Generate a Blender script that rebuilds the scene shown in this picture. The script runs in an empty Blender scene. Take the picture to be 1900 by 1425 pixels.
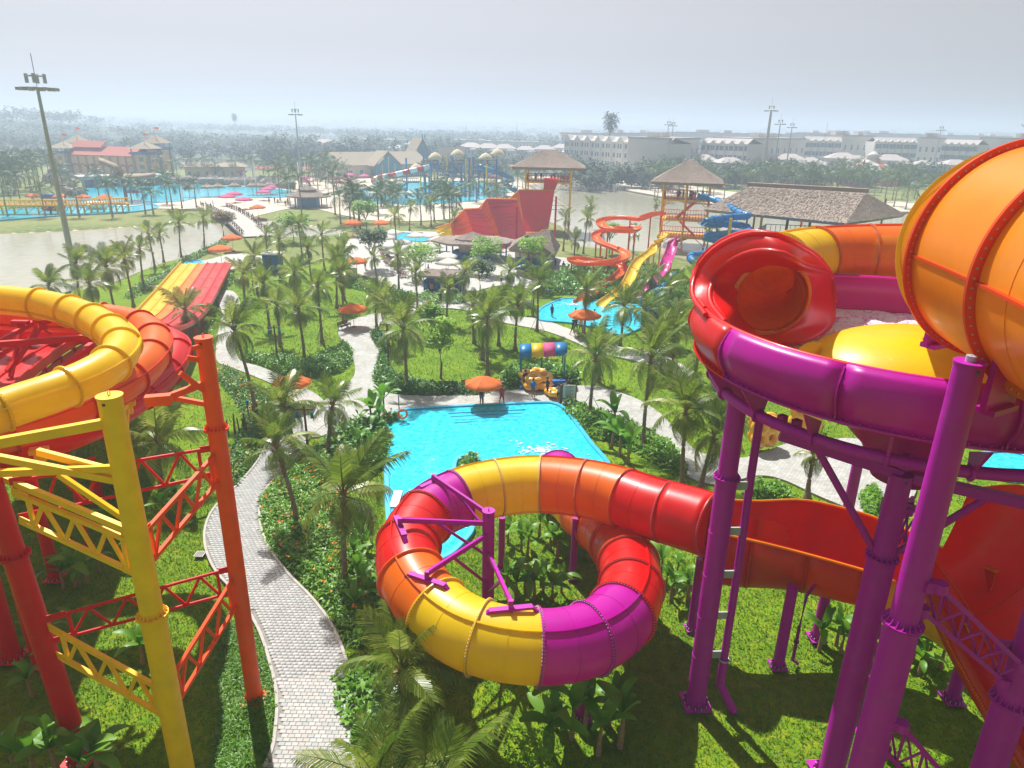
import bpy, bmesh, math, random
import numpy as np
from mathutils import Vector, Matrix
random.seed(7); rng = np.random.default_rng(11)
scn = bpy.context.scene
COL = scn.collection
rad = math.radians
# ---------------------------------------------------------------- camera
CAM_H = 21.0; F_PX = 1290.0; PITCH = rad(20.3); ROLL = rad(1.07)
_F = np.array([0, math.cos(PITCH), -math.sin(PITCH)])
_U0 = np.array([0, math.sin(PITCH), math.cos(PITCH)]); _R0 = np.array([1., 0, 0])
_R = _R0 * math.cos(ROLL) + _U0 * math.sin(ROLL); _U = _U0 * math.cos(ROLL) - _R0 * math.sin(ROLL)
_C = np.array([0, 0, CAM_H])
cd = bpy.data.cameras.new('camera'); cam = bpy.data.objects.new('camera', cd); COL.objects.link(cam)
cd.sensor_width = 36.0; cd.sensor_fit = 'HORIZONTAL'; cd.lens = 36.0 * F_PX / 1900.0
cd.clip_start = 0.1; cd.clip_end = 20000
m = Matrix(((_R[0], _U[0], -_F[0], 0), (_R[1], _U[1], -_F[1], 0), (_R[2], _U[2], -_F[2], CAM_H), (0, 0, 0, 1)))
cam.matrix_world = m
scn.camera = cam
# ---------------------------------------------------------------- light
SUN_EL = rad(55); SUN_AZ = math.atan2(-0.42, 0.9)      # measured from +Y towards +X
w = bpy.data.worlds.new('World'); scn.world = w; w.use_nodes = True
nt = w.node_tree; nt.nodes.clear()
out = nt.nodes.new('ShaderNodeOutputWorld'); bg = nt.nodes.new('ShaderNodeBackground')
sky = nt.nodes.new('ShaderNodeTexSky'); sky.sky_type = 'NISHITA'; sky.sun_disc = False
sky.sun_elevation = SUN_EL; sky.sun_rotation = SUN_AZ
sky.air_density = 1.0; sky.dust_density = 1.6; sky.ozone_density = 1.0; sky.altitude = 0
hs = nt.nodes.new('ShaderNodeHueSaturation'); hs.inputs['Saturation'].default_value = 0.07; hs.inputs['Value'].default_value = 1.0
tint = nt.nodes.new('ShaderNodeMix'); tint.data_type = 'RGBA'; tint.blend_type = 'MULTIPLY'; tint.inputs[0].default_value = 1.0; tint.inputs[7].default_value = (1.0, .965, 1.02, 1)
nt.links.new(sky.outputs[0], hs.inputs['Color']); nt.links.new(hs.outputs[0], tint.inputs[6]); nt.links.new(tint.outputs[2], bg.inputs[0]); nt.links.new(bg.outputs[0], out.inputs[0])
bg.inputs[1].default_value = 0.056
sd = bpy.data.lights.new('sun', 'SUN'); sd.energy = 5.0; sd.angle = rad(0.6); sd.color = (1.0, 0.965, 0.91)
sun = bpy.data.objects.new('sun', sd); COL.objects.link(sun)
_to = Vector((math.sin(SUN_AZ) * math.cos(SUN_EL), math.cos(SUN_AZ) * math.cos(SUN_EL), math.sin(SUN_EL)))
sun.rotation_euler = _to.to_track_quat('Z', 'Y').to_euler(); sun.location = (0, 0, 80)
scn.view_settings.view_transform = 'Standard'; scn.view_settings.look = 'None'
scn.view_settings.exposure = 0.64; scn.view_settings.gamma = 1.0; scn.view_settings.use_curve_mapping = False
try:
    scn.cycles.volume_bounces = 1; scn.cycles.max_bounces = 8; scn.cycles.transparent_max_bounces = 8
    scn.cycles.sample_clamp_indirect = 6.0
except Exception: pass

# ---------------------------------------------------------------- pixel survey -> real ground position
def G(u, v, h=0.0):
    d = _F + _R * (u - 950) / F_PX - _U * (v - 712.5) / F_PX
    return Vector(_C + d * ((h - CAM_H) / d[2]))
def GZ(u, v, zc):
    d = _F + _R * (u - 950) / F_PX - _U * (v - 712.5) / F_PX
    return Vector(_C + d * zc)
def HT(base, v):
    lo, hi = -5., 80.
    for _ in range(40):
        mid = (lo + hi) / 2
        q = np.array([base[0], base[1], mid]) - _C
        vv = 712.5 - F_PX * (q @ _U) / (q @ _F)
        if vv > v: lo = mid
        else: hi = mid
    return lo
def GP(pts, h=0.0): return [G(p[0], p[1], h if len(p) < 3 else p[2]) for p in pts]

# ---------------------------------------------------------------- materials
M = {}
def mat(name, col, rough=0.6, var=0.12, vscale=3.0, bump=0.0, bscale=20.0, metal=0.0, coat=0.0, spec=0.5, col2=None, grime=0.0, wave=None, trans=0.0, sub=None):
    if name in M: return M[name]
    mt = bpy.data.materials.new(name); mt.use_nodes = True
    n = mt.node_tree.nodes; L = mt.node_tree.links; b = n['Principled BSDF']
    b.inputs['Roughness'].default_value = rough; b.inputs['Metallic'].default_value = metal
    b.inputs['Specular IOR Level'].default_value = spec
    if coat: b.inputs['Coat Weight'].default_value = coat; b.inputs['Coat Roughness'].default_value = 0.12
    tc = n.new('ShaderNodeTexCoord')
    nz = n.new('ShaderNodeTexNoise'); nz.inputs['Scale'].default_value = vscale; nz.inputs['Detail'].default_value = 5
    L.new(tc.outputs['Object'], nz.inputs['Vector'])
    rp = n.new('ShaderNodeValToRGB'); L.new(nz.outputs['Fac'], rp.inputs[0])
    c = np.array(col); c2 = np.array(col2) if col2 is not None else None
    lo = c * (1 - var) if c2 is None else c; hi = np.minimum(c * (1 + var), 1) if c2 is None else c2
    rp.color_ramp.elements[0].position = 0.3; rp.color_ramp.elements[0].color = (*lo, 1)
    rp.color_ramp.elements[1].position = 0.7; rp.color_ramp.elements[1].color = (*hi, 1)
    src = rp.outputs[0]
    if grime:
        g = n.new('ShaderNodeTexNoise'); g.inputs['Scale'].default_value = vscale * 0.35; g.inputs['Detail'].default_value = 9; g.inputs['Roughness'].default_value = 0.7
        L.new(tc.outputs['Object'], g.inputs['Vector'])
        r2 = n.new('ShaderNodeValToRGB'); r2.color_ramp.elements[0].position = 0.52; r2.color_ramp.elements[0].color = (0, 0, 0, 1)
        r2.color_ramp.elements[1].position = 0.75; r2.color_ramp.elements[1].color = (grime, grime, grime, 1)
        L.new(g.outputs['Fac'], r2.inputs[0])
        mx = n.new('ShaderNodeMix'); mx.data_type = 'RGBA'; mx.inputs[7].default_value = (*(c * 0.45 + np.array([.12, .1, .08])), 1)
        L.new(r2.outputs[0], mx.inputs[0]); L.new(src, mx.inputs[6]); src = mx.outputs[2]
        mr = n.new('ShaderNodeMapRange'); mr.inputs[3].default_value = rough; mr.inputs[4].default_value = min(rough + 0.25, 1)
        L.new(g.outputs['Fac'], mr.inputs[0]); L.new(mr.outputs[0], b.inputs['Roughness'])
    L.new(src, b.inputs['Base Color'])
    if bump:
        bn = n.new('ShaderNodeTexNoise'); bn.inputs['Scale'].default_value = bscale; bn.inputs['Detail'].default_value = 4
        L.new(tc.outputs['Object'], bn.inputs['Vector'])
        bp = n.new('ShaderNodeBump'); bp.inputs['Strength'].default_value = bump; bp.inputs['Distance'].default_value = 0.05
        L.new(bn.outputs['Fac'], bp.inputs['Height']); L.new(bp.outputs[0], b.inputs['Normal'])
    if trans:   # leaves let light through
        tr = n.new('ShaderNodeBsdfTranslucent'); L.new(src, tr.inputs[0])
        ms = n.new('ShaderNodeMixShader'); ms.inputs[0].default_value = trans
        L.new(b.outputs[0], ms.inputs[1]); L.new(tr.outputs[0], ms.inputs[2]); L.new(ms.outputs[0], n['Material Output'].inputs[0])
    M[name] = mt
    return mt
def rmat(name, cols, rough=0.6, trans=0.0, spec=0.4, vscale=1.5, iw=0.4, nw=0.25):
    """each object (or each loose piece) takes its own tone from a ramp"""
    mt = bpy.data.materials.new(name); mt.use_nodes = True
    n = mt.node_tree.nodes; L = mt.node_tree.links; b = n['Principled BSDF']
    b.inputs['Roughness'].default_value = rough; b.inputs['Specular IOR Level'].default_value = spec
    gi = n.new('ShaderNodeNewGeometry'); oi = n.new('ShaderNodeObjectInfo')
    tc = n.new('ShaderNodeTexCoord'); nz = n.new('ShaderNodeTexNoise'); nz.inputs['Scale'].default_value = vscale
    L.new(tc.outputs['Object'], nz.inputs['Vector'])
    a1 = n.new('ShaderNodeMath'); a1.operation = 'ADD'; L.new(gi.outputs['Random Per Island'], a1.inputs[0]); L.new(oi.outputs['Random'], a1.inputs[1])
    a2 = n.new('ShaderNodeMath'); a2.operation = 'MULTIPLY_ADD'; L.new(a1.outputs[0], a2.inputs[0]); a2.inputs[1].default_value = iw
    a3 = n.new('ShaderNodeMath'); a3.operation = 'MULTIPLY'; L.new(nz.outputs['Fac'], a3.inputs[0]); a3.inputs[1].default_value = nw
    L.new(a3.outputs[0], a2.inputs[2])
    rp = n.new('ShaderNodeValToRGB'); L.new(a2.outputs[0], rp.inputs[0])
    els = rp.color_ramp.elements
    for i, c in enumerate(cols):
        p = 0.1 + 0.85 * i / max(1, len(cols) - 1)
        e = els[i] if i < 2 else els.new(p)
        e.position = p; e.color = (*c, 1)
    L.new(rp.outputs[0], b.inputs['Base Color'])
    if trans:
        tr = n.new('ShaderNodeBsdfTranslucent'); L.new(rp.outputs[0], tr.inputs[0])
        ms = n.new('ShaderNodeMixShader'); ms.inputs[0].default_value = trans
        L.new(b.outputs[0], ms.inputs[1]); L.new(tr.outputs[0], ms.inputs[2]); L.new(ms.outputs[0], n['Material Output'].inputs[0])
    M[name] = mt
    return mt
def water_mat(name, col, rough=0.08, scale=3.0, strength=0.3, col2=None, stretch=(1, 1, 1), foam=0.0):
    mt = bpy.data.materials.new(name); mt.use_nodes = True
    n = mt.node_tree.nodes; L = mt.node_tree.links; b = n['Principled BSDF']
    b.inputs['Roughness'].default_value = rough; b.inputs['IOR'].default_value = 1.33
    tc = n.new('ShaderNodeTexCoord'); mp = n.new('ShaderNodeMapping'); mp.inputs['Scale'].default_value = stretch
    L.new(tc.outputs['Object'], mp.inputs[0])
    a = n.new('ShaderNodeTexNoise'); a.inputs['Scale'].default_value = scale; a.inputs['Detail'].default_value = 3; a.inputs['Distortion'].default_value = 1.2
    L.new(mp.outputs[0], a.inputs['Vector'])
    bp = n.new('ShaderNodeBump'); bp.inputs['Strength'].default_value = strength; bp.inputs['Distance'].default_value = 0.12
    L.new(a.outputs['Fac'], bp.inputs['Height']); L.new(bp.outputs[0], b.inputs['Normal'])
    v = n.new('ShaderNodeTexVoronoi'); v.feature = 'SMOOTH_F1'; v.inputs['Scale'].default_value = scale * 0.9
    L.new(mp.outputs[0], v.inputs['Vector'])
    rp = n.new('ShaderNodeValToRGB'); L.new(v.outputs[0], rp.inputs[0])
    rp.color_ramp.elements[0].color = (*col, 1); rp.color_ramp.elements[1].color = (*(col2 or col), 1)
    rp.color_ramp.elements[0].position = 0.15; rp.color_ramp.elements[1].position = 0.75
    L.new(rp.outputs[0], b.inputs['Base Color'])
    M[name] = mt
    return mt
PLASTIC = dict(rough=0.27, var=0.05, vscale=1.2, coat=0.22, grime=0.26, trans=0.36)
mat('red', (0.78, 0.004, 0.004), **PLASTIC); mat('crimson', (0.62, 0.002, 0.03), **PLASTIC)
mat('orange', (0.90, 0.185, 0.001), **PLASTIC); mat('deep_orange', (0.76, 0.07, 0.001), **PLASTIC)
mat('yellow', (0.93, 0.66, 0.001), **PLASTIC); mat('purple', (0.60, 0.0, 0.42), **PLASTIC)
mat('magenta', (0.74, 0.002, 0.34), **PLASTIC); mat('amber', (0.92, 0.31, 0.001), **PLASTIC)
mat('sky_blue_shell', (0.015, 0.28, 0.62), **PLASTIC); mat('coral', (0.75, 0.05, 0.035), **PLASTIC)
STEEL = dict(rough=0.38, var=0.06, vscale=2.0, grime=0.38, spec=0.35)
mat('purple_paint', (0.40, 0.0, 0.33), **STEEL); mat('yellow_paint', (0.95, 0.54, 0.001), **STEEL)
mat('orange_paint', (0.88, 0.085, 0.001), **STEEL); mat('red_paint', (0.62, 0.003, 0.006), **STEEL)
mat('blue_paint', (0.015, 0.12, 0.42), **STEEL); mat('teal_paint', (0.01, 0.19, 0.30), **STEEL)
mat('galvanised', (0.38, 0.40, 0.42), rough=0.5, metal=0.3, var=0.1); mat('dark_metal', (0.06, 0.06, 0.065), rough=0.5)
mat('white_paint', (0.78, 0.78, 0.76), rough=0.5, var=0.05); mat('cream_wall', (0.62, 0.54, 0.36), rough=0.8)
mat('ochre_wall', (0.74, 0.50, 0.25), rough=0.85, grime=0.4, vscale=1.0); mat('terracotta', (0.46, 0.12, 0.08), rough=0.85, var=0.25)
mat('rock', (0.27, 0.24, 0.20), rough=0.9, var=0.4, vscale=1.2, bump=1.0, bscale=2.0)
mat('thatch', (0.24, 0.185, 0.15), rough=0.95, col2=(0.40, 0.32, 0.27), vscale=7.0, bump=1.0, bscale=16.0)
mat('thatch_far', (0.30, 0.24, 0.16), rough=0.95, col2=(0.42, 0.35, 0.25), vscale=2.0, bump=0.5, bscale=6.0)
mat('wood', (0.16, 0.09, 0.05), rough=0.8, var=0.3, vscale=8.0); mat('bark', (0.17, 0.125, 0.09), rough=0.95, col2=(0.32, 0.25, 0.19), vscale=6.0, bump=0.8, bscale=18)
mat('coir', (0.22, 0.13, 0.06), rough=0.95, col2=(0.36, 0.25, 0.12), vscale=12)
mat('canvas_orange', (0.90, 0.20, 0.03), rough=0.8, trans=0.35, var=0.06); mat('canvas_white', (0.78, 0.76, 0.70), rough=0.8, trans=0.25, var=0.04)
mat('canvas_pink', (0.72, 0.12, 0.32), rough=0.8, trans=0.3)
mat('glass_dark', (0.05, 0.08, 0.11), rough=0.15, spec=0.8); mat('window_blue', (0.10, 0.17, 0.24), rough=0.2)
mat('town_white', (0.66, 0.65, 0.61), rough=0.8, var=0.05, vscale=0.1); mat('town_roof', (0.42, 0.38, 0.36), rough=0.8)
mat('concrete', (0.42, 0.40, 0.37), rough=0.85, var=0.12); mat('sand', (0.56, 0.49, 0.38), rough=0.95, var=0.12, vscale=0.3, bump=0.3, bscale=5)
mat('pool_shell', (0.03, 0.42, 0.66), rough=0.35, var=0.06); mat('foam', (0.9, 0.93, 0.95), rough=0.6)
mat('inflatable', (0.88, 0.42, 0.01), rough=0.3, coat=0.4, var=0.05)
mat('skin', (0.42, 0.24, 0.16), rough=0.6, var=0.05); mat('hair', (0.02, 0.015, 0.012), rough=0.6)
for nm, c in dict(cloth_black=(.02,.02,.025), cloth_blue=(.03,.12,.4), cloth_red=(.5,.02,.03), cloth_white=(.7,.7,.7), cloth_teal=(.03,.3,.35), cloth_grey=(.12,.12,.14), cloth_navy=(.02,.03,.1)).items():
    mat(nm, c, rough=0.85)
rmat('leaf_palm', [(.065, .13, .016), (.14, .23, .022), (.27, .34, .045), (.52, .50, .16)], rough=0.36, trans=0.42, spec=0.8)
rmat('leaf_palm_dry', [(.16, .11, .05), (.28, .20, .09), (.36, .28, .12)], rough=0.7, trans=0.25)
rmat('leaf_banana', [(.07, .20, .015), (.13, .32, .02), (.24, .44, .04)], rough=0.45, trans=0.4, spec=0.5)
rmat('leaf_hedge', [(.045, .14, .012), (.085, .24, .018), (.16, .36, .025), (.28, .48, .04)], rough=0.42, trans=0.35)
rmat('leaf_lime', [(.13, .32, .01), (.26, .48, .015), (.42, .56, .03)], rough=0.5, trans=0.4)
rmat('leaf_tree', [(.03, .08, .02), (.05, .12, .03), (.09, .18, .04)], rough=0.6, trans=0.25)
rmat('leaf_far', [(.035, .07, .04), (.05, .095, .05), (.075, .125, .06)], rough=0.8, trans=0.15)
rmat('grass_blade', [(.045, .125, .004), (.09, .205, .006), (.16, .29, .008), (.30, .33, .04)], rough=0.55, trans=0.35, vscale=.33, iw=.22, nw=.75)
rmat('leaf_palm_far', [(.04, .09, .03), (.07, .14, .04), (.12, .20, .06)], rough=0.5, trans=0.2)
rmat('petal', [(.8, .22, .01), (.85, .40, .02), (.8, .12, .02)], rough=0.6, trans=0.3)
rmat('paver', [(.30, .31, .32), (.40, .40, .39), (.36, .38, .37), (.47, .47, .46), (.42, .40, .37), (.54, .54, .53)], rough=0.85)
rmat('straw', [(.17, .13, .105), (.30, .24, .20), (.44, .36, .31), (.52, .45, .40)], rough=0.95)
rmat('crowd_cloth', [(.03, .03, .04), (.3, .03, .03), (.05, .1, .3), (.6, .6, .6), (.4, .2, .05)], rough=0.8)

# ---------------------------------------------------------------- objects
def empty(name, loc, label=None, cat=None, group=None, rz=0):
    o = bpy.data.objects.new(name, None); COL.objects.link(o); o.location = loc; o.rotation_euler = (0, 0, rz)
    o.empty_display_size = 0.3
    if label: o['label'] = label
    if cat: o['category'] = cat
    if group: o['group'] = group
    return o
def tag(o, label, cat, group=None):
    o['label'] = label; o['category'] = cat
    if group: o['group'] = group
    return o
def mobj(name, me, parent=None, loc=None):
    o = bpy.data.objects.new(name, me); COL.objects.link(o)
    if parent is not None: o.parent = parent
    if loc is not None: o.location = loc
    return o
def copy_tree(o, parent=None):
    c = o.copy(); COL.objects.link(c); c.parent = parent
    for ch in list(o.children): copy_tree(ch, c)
    return c
def np_mesh(name, verts, faces, mats, fmat=None, smooth=False):
    """faces: (n,k) int array of one k"""
    me = bpy.data.meshes.new(name); verts = np.asarray(verts, np.float32); faces = np.asarray(faces, np.int32)
    nf, k = faces.shape
    me.vertices.add(len(verts)); me.vertices.foreach_set('co', verts.ravel())
    me.loops.add(nf * k); me.loops.foreach_set('vertex_index', faces.ravel())
    me.polygons.add(nf); me.polygons.foreach_set('loop_start', np.arange(0, nf * k, k, dtype=np.int32))
    try: me.polygons.foreach_set('loop_total', np.full(nf, k, np.int32))
    except Exception: pass
    for m_ in (mats if isinstance(mats, (list, tuple)) else [mats]): me.materials.append(M[m_])
    if fmat is not None: me.polygons.foreach_set('material_index', np.asarray(fmat, np.int32))
    if smooth: me.polygons.foreach_set('use_smooth', np.ones(nf, bool))
    me.update(calc_edges=True); me.validate()
    return me
class MB:
    def __init__(s): s.v = []; s.f = []; s.fm = []; s.sm = []; s.cm = 0
    def add(s, vs, fs, smooth=False):
        b = len(s.v); s.v += [tuple(v) for v in vs]
        for f in fs: s.f.append(tuple(b + i for i in f)); s.fm.append(s.cm); s.sm.append(smooth)
        return s
    def box(s, c, d, rz=0.0, up=None):
        x, y, z = d[0] / 2, d[1] / 2, d[2] / 2; cs, sn = math.cos(rz), math.sin(rz)
        vs = [(c[0] + i * x * cs - j * y * sn, c[1] + i * x * sn + j * y * cs, c[2] + k * z) for i in (-1, 1) for j in (-1, 1) for k in (-1, 1)]
        return s.add(vs, [(0, 1, 3, 2), (4, 6, 7, 5), (0, 4, 5, 1), (2, 3, 7, 6), (0, 2, 6, 4), (1, 5, 7, 3)])
    def bar(s, a, b, w, h=None):
        h = h or w; a = Vector(a); b = Vector(b); d = (b - a)
        if d.length < 1e-6: return s
        d.normalize(); sd_ = d.cross(Vector((0, 0, 1)))
        if sd_.length < 1e-3: sd_ = Vector((1, 0, 0))
        sd_.normalize(); u = sd_.cross(d)
        vs = []
        for p in (a, b):
            for i, j in ((-1, -1), (1, -1), (1, 1), (-1, 1)): vs.append(p + sd_ * (i * w / 2) + u * (j * h / 2))
        return s.add(vs, [(3, 2, 1, 0), (4, 5, 6, 7), (0, 1, 5, 4), (1, 2, 6, 5), (2, 3, 7, 6), (3, 0, 4, 7)])
    def tube(s, pts, r, n=10, cap=True, smooth=True):
        pts = [Vector(p) for p in pts]; rs = r if isinstance(r, (list, tuple)) else [r] * len(pts)
        fr = frames(pts); rings = []
        vs = []
        for p, (t, a, b), rr in zip(pts, fr, rs):
            for k in range(n):
                an = 2 * math.pi * k / n; vs.append(p + (a * math.cos(an) + b * math.sin(an)) * rr)
        fs = []
        for i in range(len(pts) - 1):
            for k in range(n):
                k2 = (k + 1) % n; fs.append((i * n + k, i * n + k2, (i + 1) * n + k2, (i + 1) * n + k))
        s.add(vs, fs, smooth)
        if cap:
            s.add(vs[:n], [tuple(range(n))[::-1]]); s.add(vs[-n:], [tuple(range(n))])
        return s
    def cyl(s, c, r, h, n=16, r2=None): return s.tube([c, (c[0], c[1], c[2] + h)], [r, r2 if r2 is not None else r], n)
    def torus(s, c, ax, R, r, n=24, m_=8):
        ax = Vector(ax).normalized(); a = ax.orthogonal().normalized(); b = ax.cross(a); c = Vector(c); vs = []; fs = []
        for i in range(n):
            t = 2 * math.pi * i / n; dr = a * math.cos(t) + b * math.sin(t)
            for k in range(m_):
                q = 2 * math.pi * k / m_; vs.append(c + dr * (R + r * math.cos(q)) + ax * (r * math.sin(q)))
        for i in range(n):
            for k in range(m_): fs.append((i * m_ + k, ((i + 1) % n) * m_ + k, ((i + 1) % n) * m_ + (k + 1) % m_, i * m_ + (k + 1) % m_))
        return s.add(vs, fs, True)
    def grid(s, rows, smooth=True, close=False):
        n = len(rows[0]); vs = [p for r in rows for p in r]; fs = []
        for i in range(len(rows) - 1):
            for k in range(n - (0 if close else 1)):
                k2 = (k + 1) % n; fs.append((i * n + k, i * n + k2, (i + 1) * n + k2, (i + 1) * n + k))
        return s.add(vs, fs, smooth)
    def mesh(s, name, mats, origin=None):
        me = bpy.data.meshes.new(name)
        v = s.v if origin is None else [(p[0] - origin[0], p[1] - origin[1], p[2] - origin[2]) for p in s.v]
        me.from_pydata(v, [], s.f)
        for m_ in (mats if isinstance(mats, (list, tuple)) else [mats]): me.materials.append(M[m_])
        me.polygons.foreach_set('material_index', s.fm); me.polygons.foreach_set('use_smooth', s.sm)
        me.update()
        return me
    def build(s, name, mats, parent=None, solid=0.0, bevel=0.0, kind=None, label=None):
        org = parent_world(parent) if parent is not None else None
        o = mobj(name, s.mesh(name, mats, org), parent)
        if solid: md = o.modifiers.new('solid', 'SOLIDIFY'); md.thickness = abs(solid); md.offset = 1 if solid > 0 else -1
        if bevel: md = o.modifiers.new('bev', 'BEVEL'); md.width = bevel; md.segments = 2; md.limit_method = 'ANGLE'
        if kind: o['kind'] = kind
        if label: o['label'] = label
        return o
def parent_world(p):
    v = Vector((0, 0, 0))
    while p is not None: v += p.location; p = p.parent
    return v
def frames(pts):
    out_ = []; n = len(pts)
    for i in range(n):
        t = (pts[min(i + 1, n - 1)] - pts[max(i - 1, 0)]); t.normalize()
        side = t.cross(Vector((0, 0, 1)))
        if side.length < 0.05: side = out_[-1][1].copy() if out_ else Vector((1, 0, 0))
        side.normalize(); up = side.cross(t); out_.append((t, side, up))
    return out_
def spline(P, n):
    """Catmull-Rom through P resampled to n evenly spaced points"""
    P = [Vector(p) for p in P]; Q = [P[0] * 2 - P[1]] + P + [P[-1] * 2 - P[-2]]; fine = []
    for i in range(1, len(Q) - 2):
        for k in range(24):
            t = k / 24; p0, p1, p2, p3 = Q[i - 1:i + 3]
            fine.append(0.5 * ((2 * p1) + (p2 - p0) * t + (2 * p0 - 5 * p1 + 4 * p2 - p3) * t * t + (3 * p1 - p0 - 3 * p2 + p3) * t ** 3))
    fine.append(P[-1]); L = [0.0]
    for a, b in zip(fine, fine[1:]): L.append(L[-1] + (b - a).length)
    out_ = []; j = 0
    for i in range(n):
        d = L[-1] * i / (n - 1)
        while j < len(L) - 2 and L[j + 1] < d: j += 1
        t = (d - L[j]) / max(L[j + 1] - L[j], 1e-9); out_.append(fine[j].lerp(fine[j + 1], min(max(t, 0), 1)))
    return out_
def struct(o): o['kind'] = 'structure'; return o
# ---------------------------------------------------------------- ground, lakes, banks, paths
def poly_np(pts): return np.array([(p[0], p[1]) for p in pts])
def inside(px, py, poly):
    r = np.zeros(px.shape, bool); n = len(poly); j = n - 1
    for i in range(n):
        xi, yi = poly[i]; xj, yj = poly[j]
        c = ((yi > py) != (yj > py)); 
        with np.errstate(divide='ignore', invalid='ignore'): xx = (xj - xi) * (py - yi) / (yj - yi + 1e-12) + xi
        r ^= c & (px < xx); j = i
    return r
def dist_poly(px, py, poly):
    d = np.full(px.shape, 1e9); n = len(poly)
    for i in range(n):
        a = poly[i]; b = poly[(i + 1) % n]; ab = b - a; L2 = max(ab @ ab, 1e-9)
        t = np.clip(((px - a[0]) * ab[0] + (py - a[1]) * ab[1]) / L2, 0, 1)
        d = np.minimum(d, np.hypot(px - a[0] - t * ab[0], py - a[1] - t * ab[1]))
    return d
def smooth_poly(pts, n=None, close=True):
    P = [Vector((p[0], p[1], 0)) for p in pts]
    if close: P = P[-2:] + P + P[:3]
    out_ = []
    for i in range(1 if not close else 2, len(P) - (1 if not close else 3)):
        p0, p1, p2 = P[i - 1], P[i], P[i + 1]; p3 = P[min(i + 2, len(P) - 1)]
        for k in range(6):
            t = k / 6; out_.append(0.5 * ((2 * p1) + (p2 - p0) * t + (2 * p0 - 5 * p1 + 4 * p2 - p3) * t * t + (3 * p1 - p0 - 3 * p2 + p3) * t ** 3))
    return out_
LAKE_L = poly_np(smooth_poly(GP([(-260, 446), (0, 434), (120, 429), (250, 421), (340, 417), (400, 414), (450, 410), (520, 412), (600, 424), (640, 432), (560, 440), (470, 440), (416, 436), (414, 446), (390, 462), (340, 478), (290, 492), (236, 514), (190, 530), (100, 545), (0, 560), (-260, 600)], -0.5)))
LAKE_R = poly_np(smooth_poly(GP([(915, 350), (985, 342), (1060, 336), (1120, 338), (1170, 346), (1215, 360), (1270, 372), (1360, 380), (1500, 390), (1700, 392), (1950, 398), (2100, 420), (1900, 470), (1600, 470), (1400, 500), (1330, 500), (1250, 476), (1180, 466), (1100, 460), (1065, 452), (1040, 420), (960, 392), (925, 366)], -0.5)))
def hnoise(x, y, s, seed):
    return np.sin(x / s + seed) * np.cos(y / s * 1.13 + seed * 2.1) + 0.5 * np.sin(x / s * 2.3 + seed * 3 + y / s * 1.7) + 0.25 * np.cos(x / s * 4.9 - y / s * 4.1 + seed)
def axis(lo, hi, step, far_lo, far_hi):
    a = list(np.arange(lo, hi + step / 2, step)); s = step; x = a[-1]
    while x < far_hi: s *= 1.25; x += s; a.append(x)
    s = step; x = a[0]; pre = []
    while x > far_lo: s *= 1.25; x -= s; pre.append(x)
    return np.array(pre[::-1] + a)
gx = axis(-175, 200, 1.3, -7000, 7000); gy = axis(0, 330, 1.3, -300, 12000)
X, Y = np.meshgrid(gx, gy)
def land_h(X, Y):
    h = 0.05 * hnoise(X, Y, 9, 1.3) - 0.09
    far = np.clip((Y - 650) / 1500, 0, 1)
    h = h + far * (8 + 10 * hnoise(X, Y, 420, 2.2)) * (Y > 650) + np.clip((Y - 2500) / 4000, 0, 1) * 45
    hill = 18 * np.exp(-(((X + 560) / 170) ** 2 + ((Y - 800) / 120) ** 2)); h += hill
    return h
Z = land_h(X, Y)
for lk in (LAKE_L, LAKE_R):
    ins = inside(X, Y, lk); d = dist_poly(X, Y, lk)
    Z = np.where(ins, -0.5 - np.clip(d * 0.5, 0, 1.5), np.where((d < 2.2) & (Y < 500), np.minimum(Z, -0.5 + 0.5 * d / 2.2), Z))
ny_, nx_ = X.shape
idx = np.arange(nx_ * ny_).reshape(ny_, nx_)
fc = np.stack([idx[:-1, :-1], idx[:-1, 1:], idx[1:, 1:], idx[1:, :-1]], -1).reshape(-1, 4)
cxm = (X[:-1, :-1] + X[1:, 1:]) / 2; cym = (Y[:-1, :-1] + Y[1:, 1:]) / 2
zone = np.zeros(cxm.shape, int)
zone[(cym > 112) | (cxm < -75)] = 1            # drier turf beyond the lawns
zone[(cym > 330)] = 2
near_l = dist_poly(cxm, cym, LAKE_L) < 9; zone[near_l & (cym > 120) & ~inside(cxm, cym, LAKE_L)] = 1
dR = dist_poly(cxm, cym, LAKE_R); zone[(dR < 26) & ~inside(cxm, cym, LAKE_R) & (cym > 200)] = 3
zone[inside(cxm, cym, LAKE_L) | inside(cxm, cym, LAKE_R)] = 3
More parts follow.
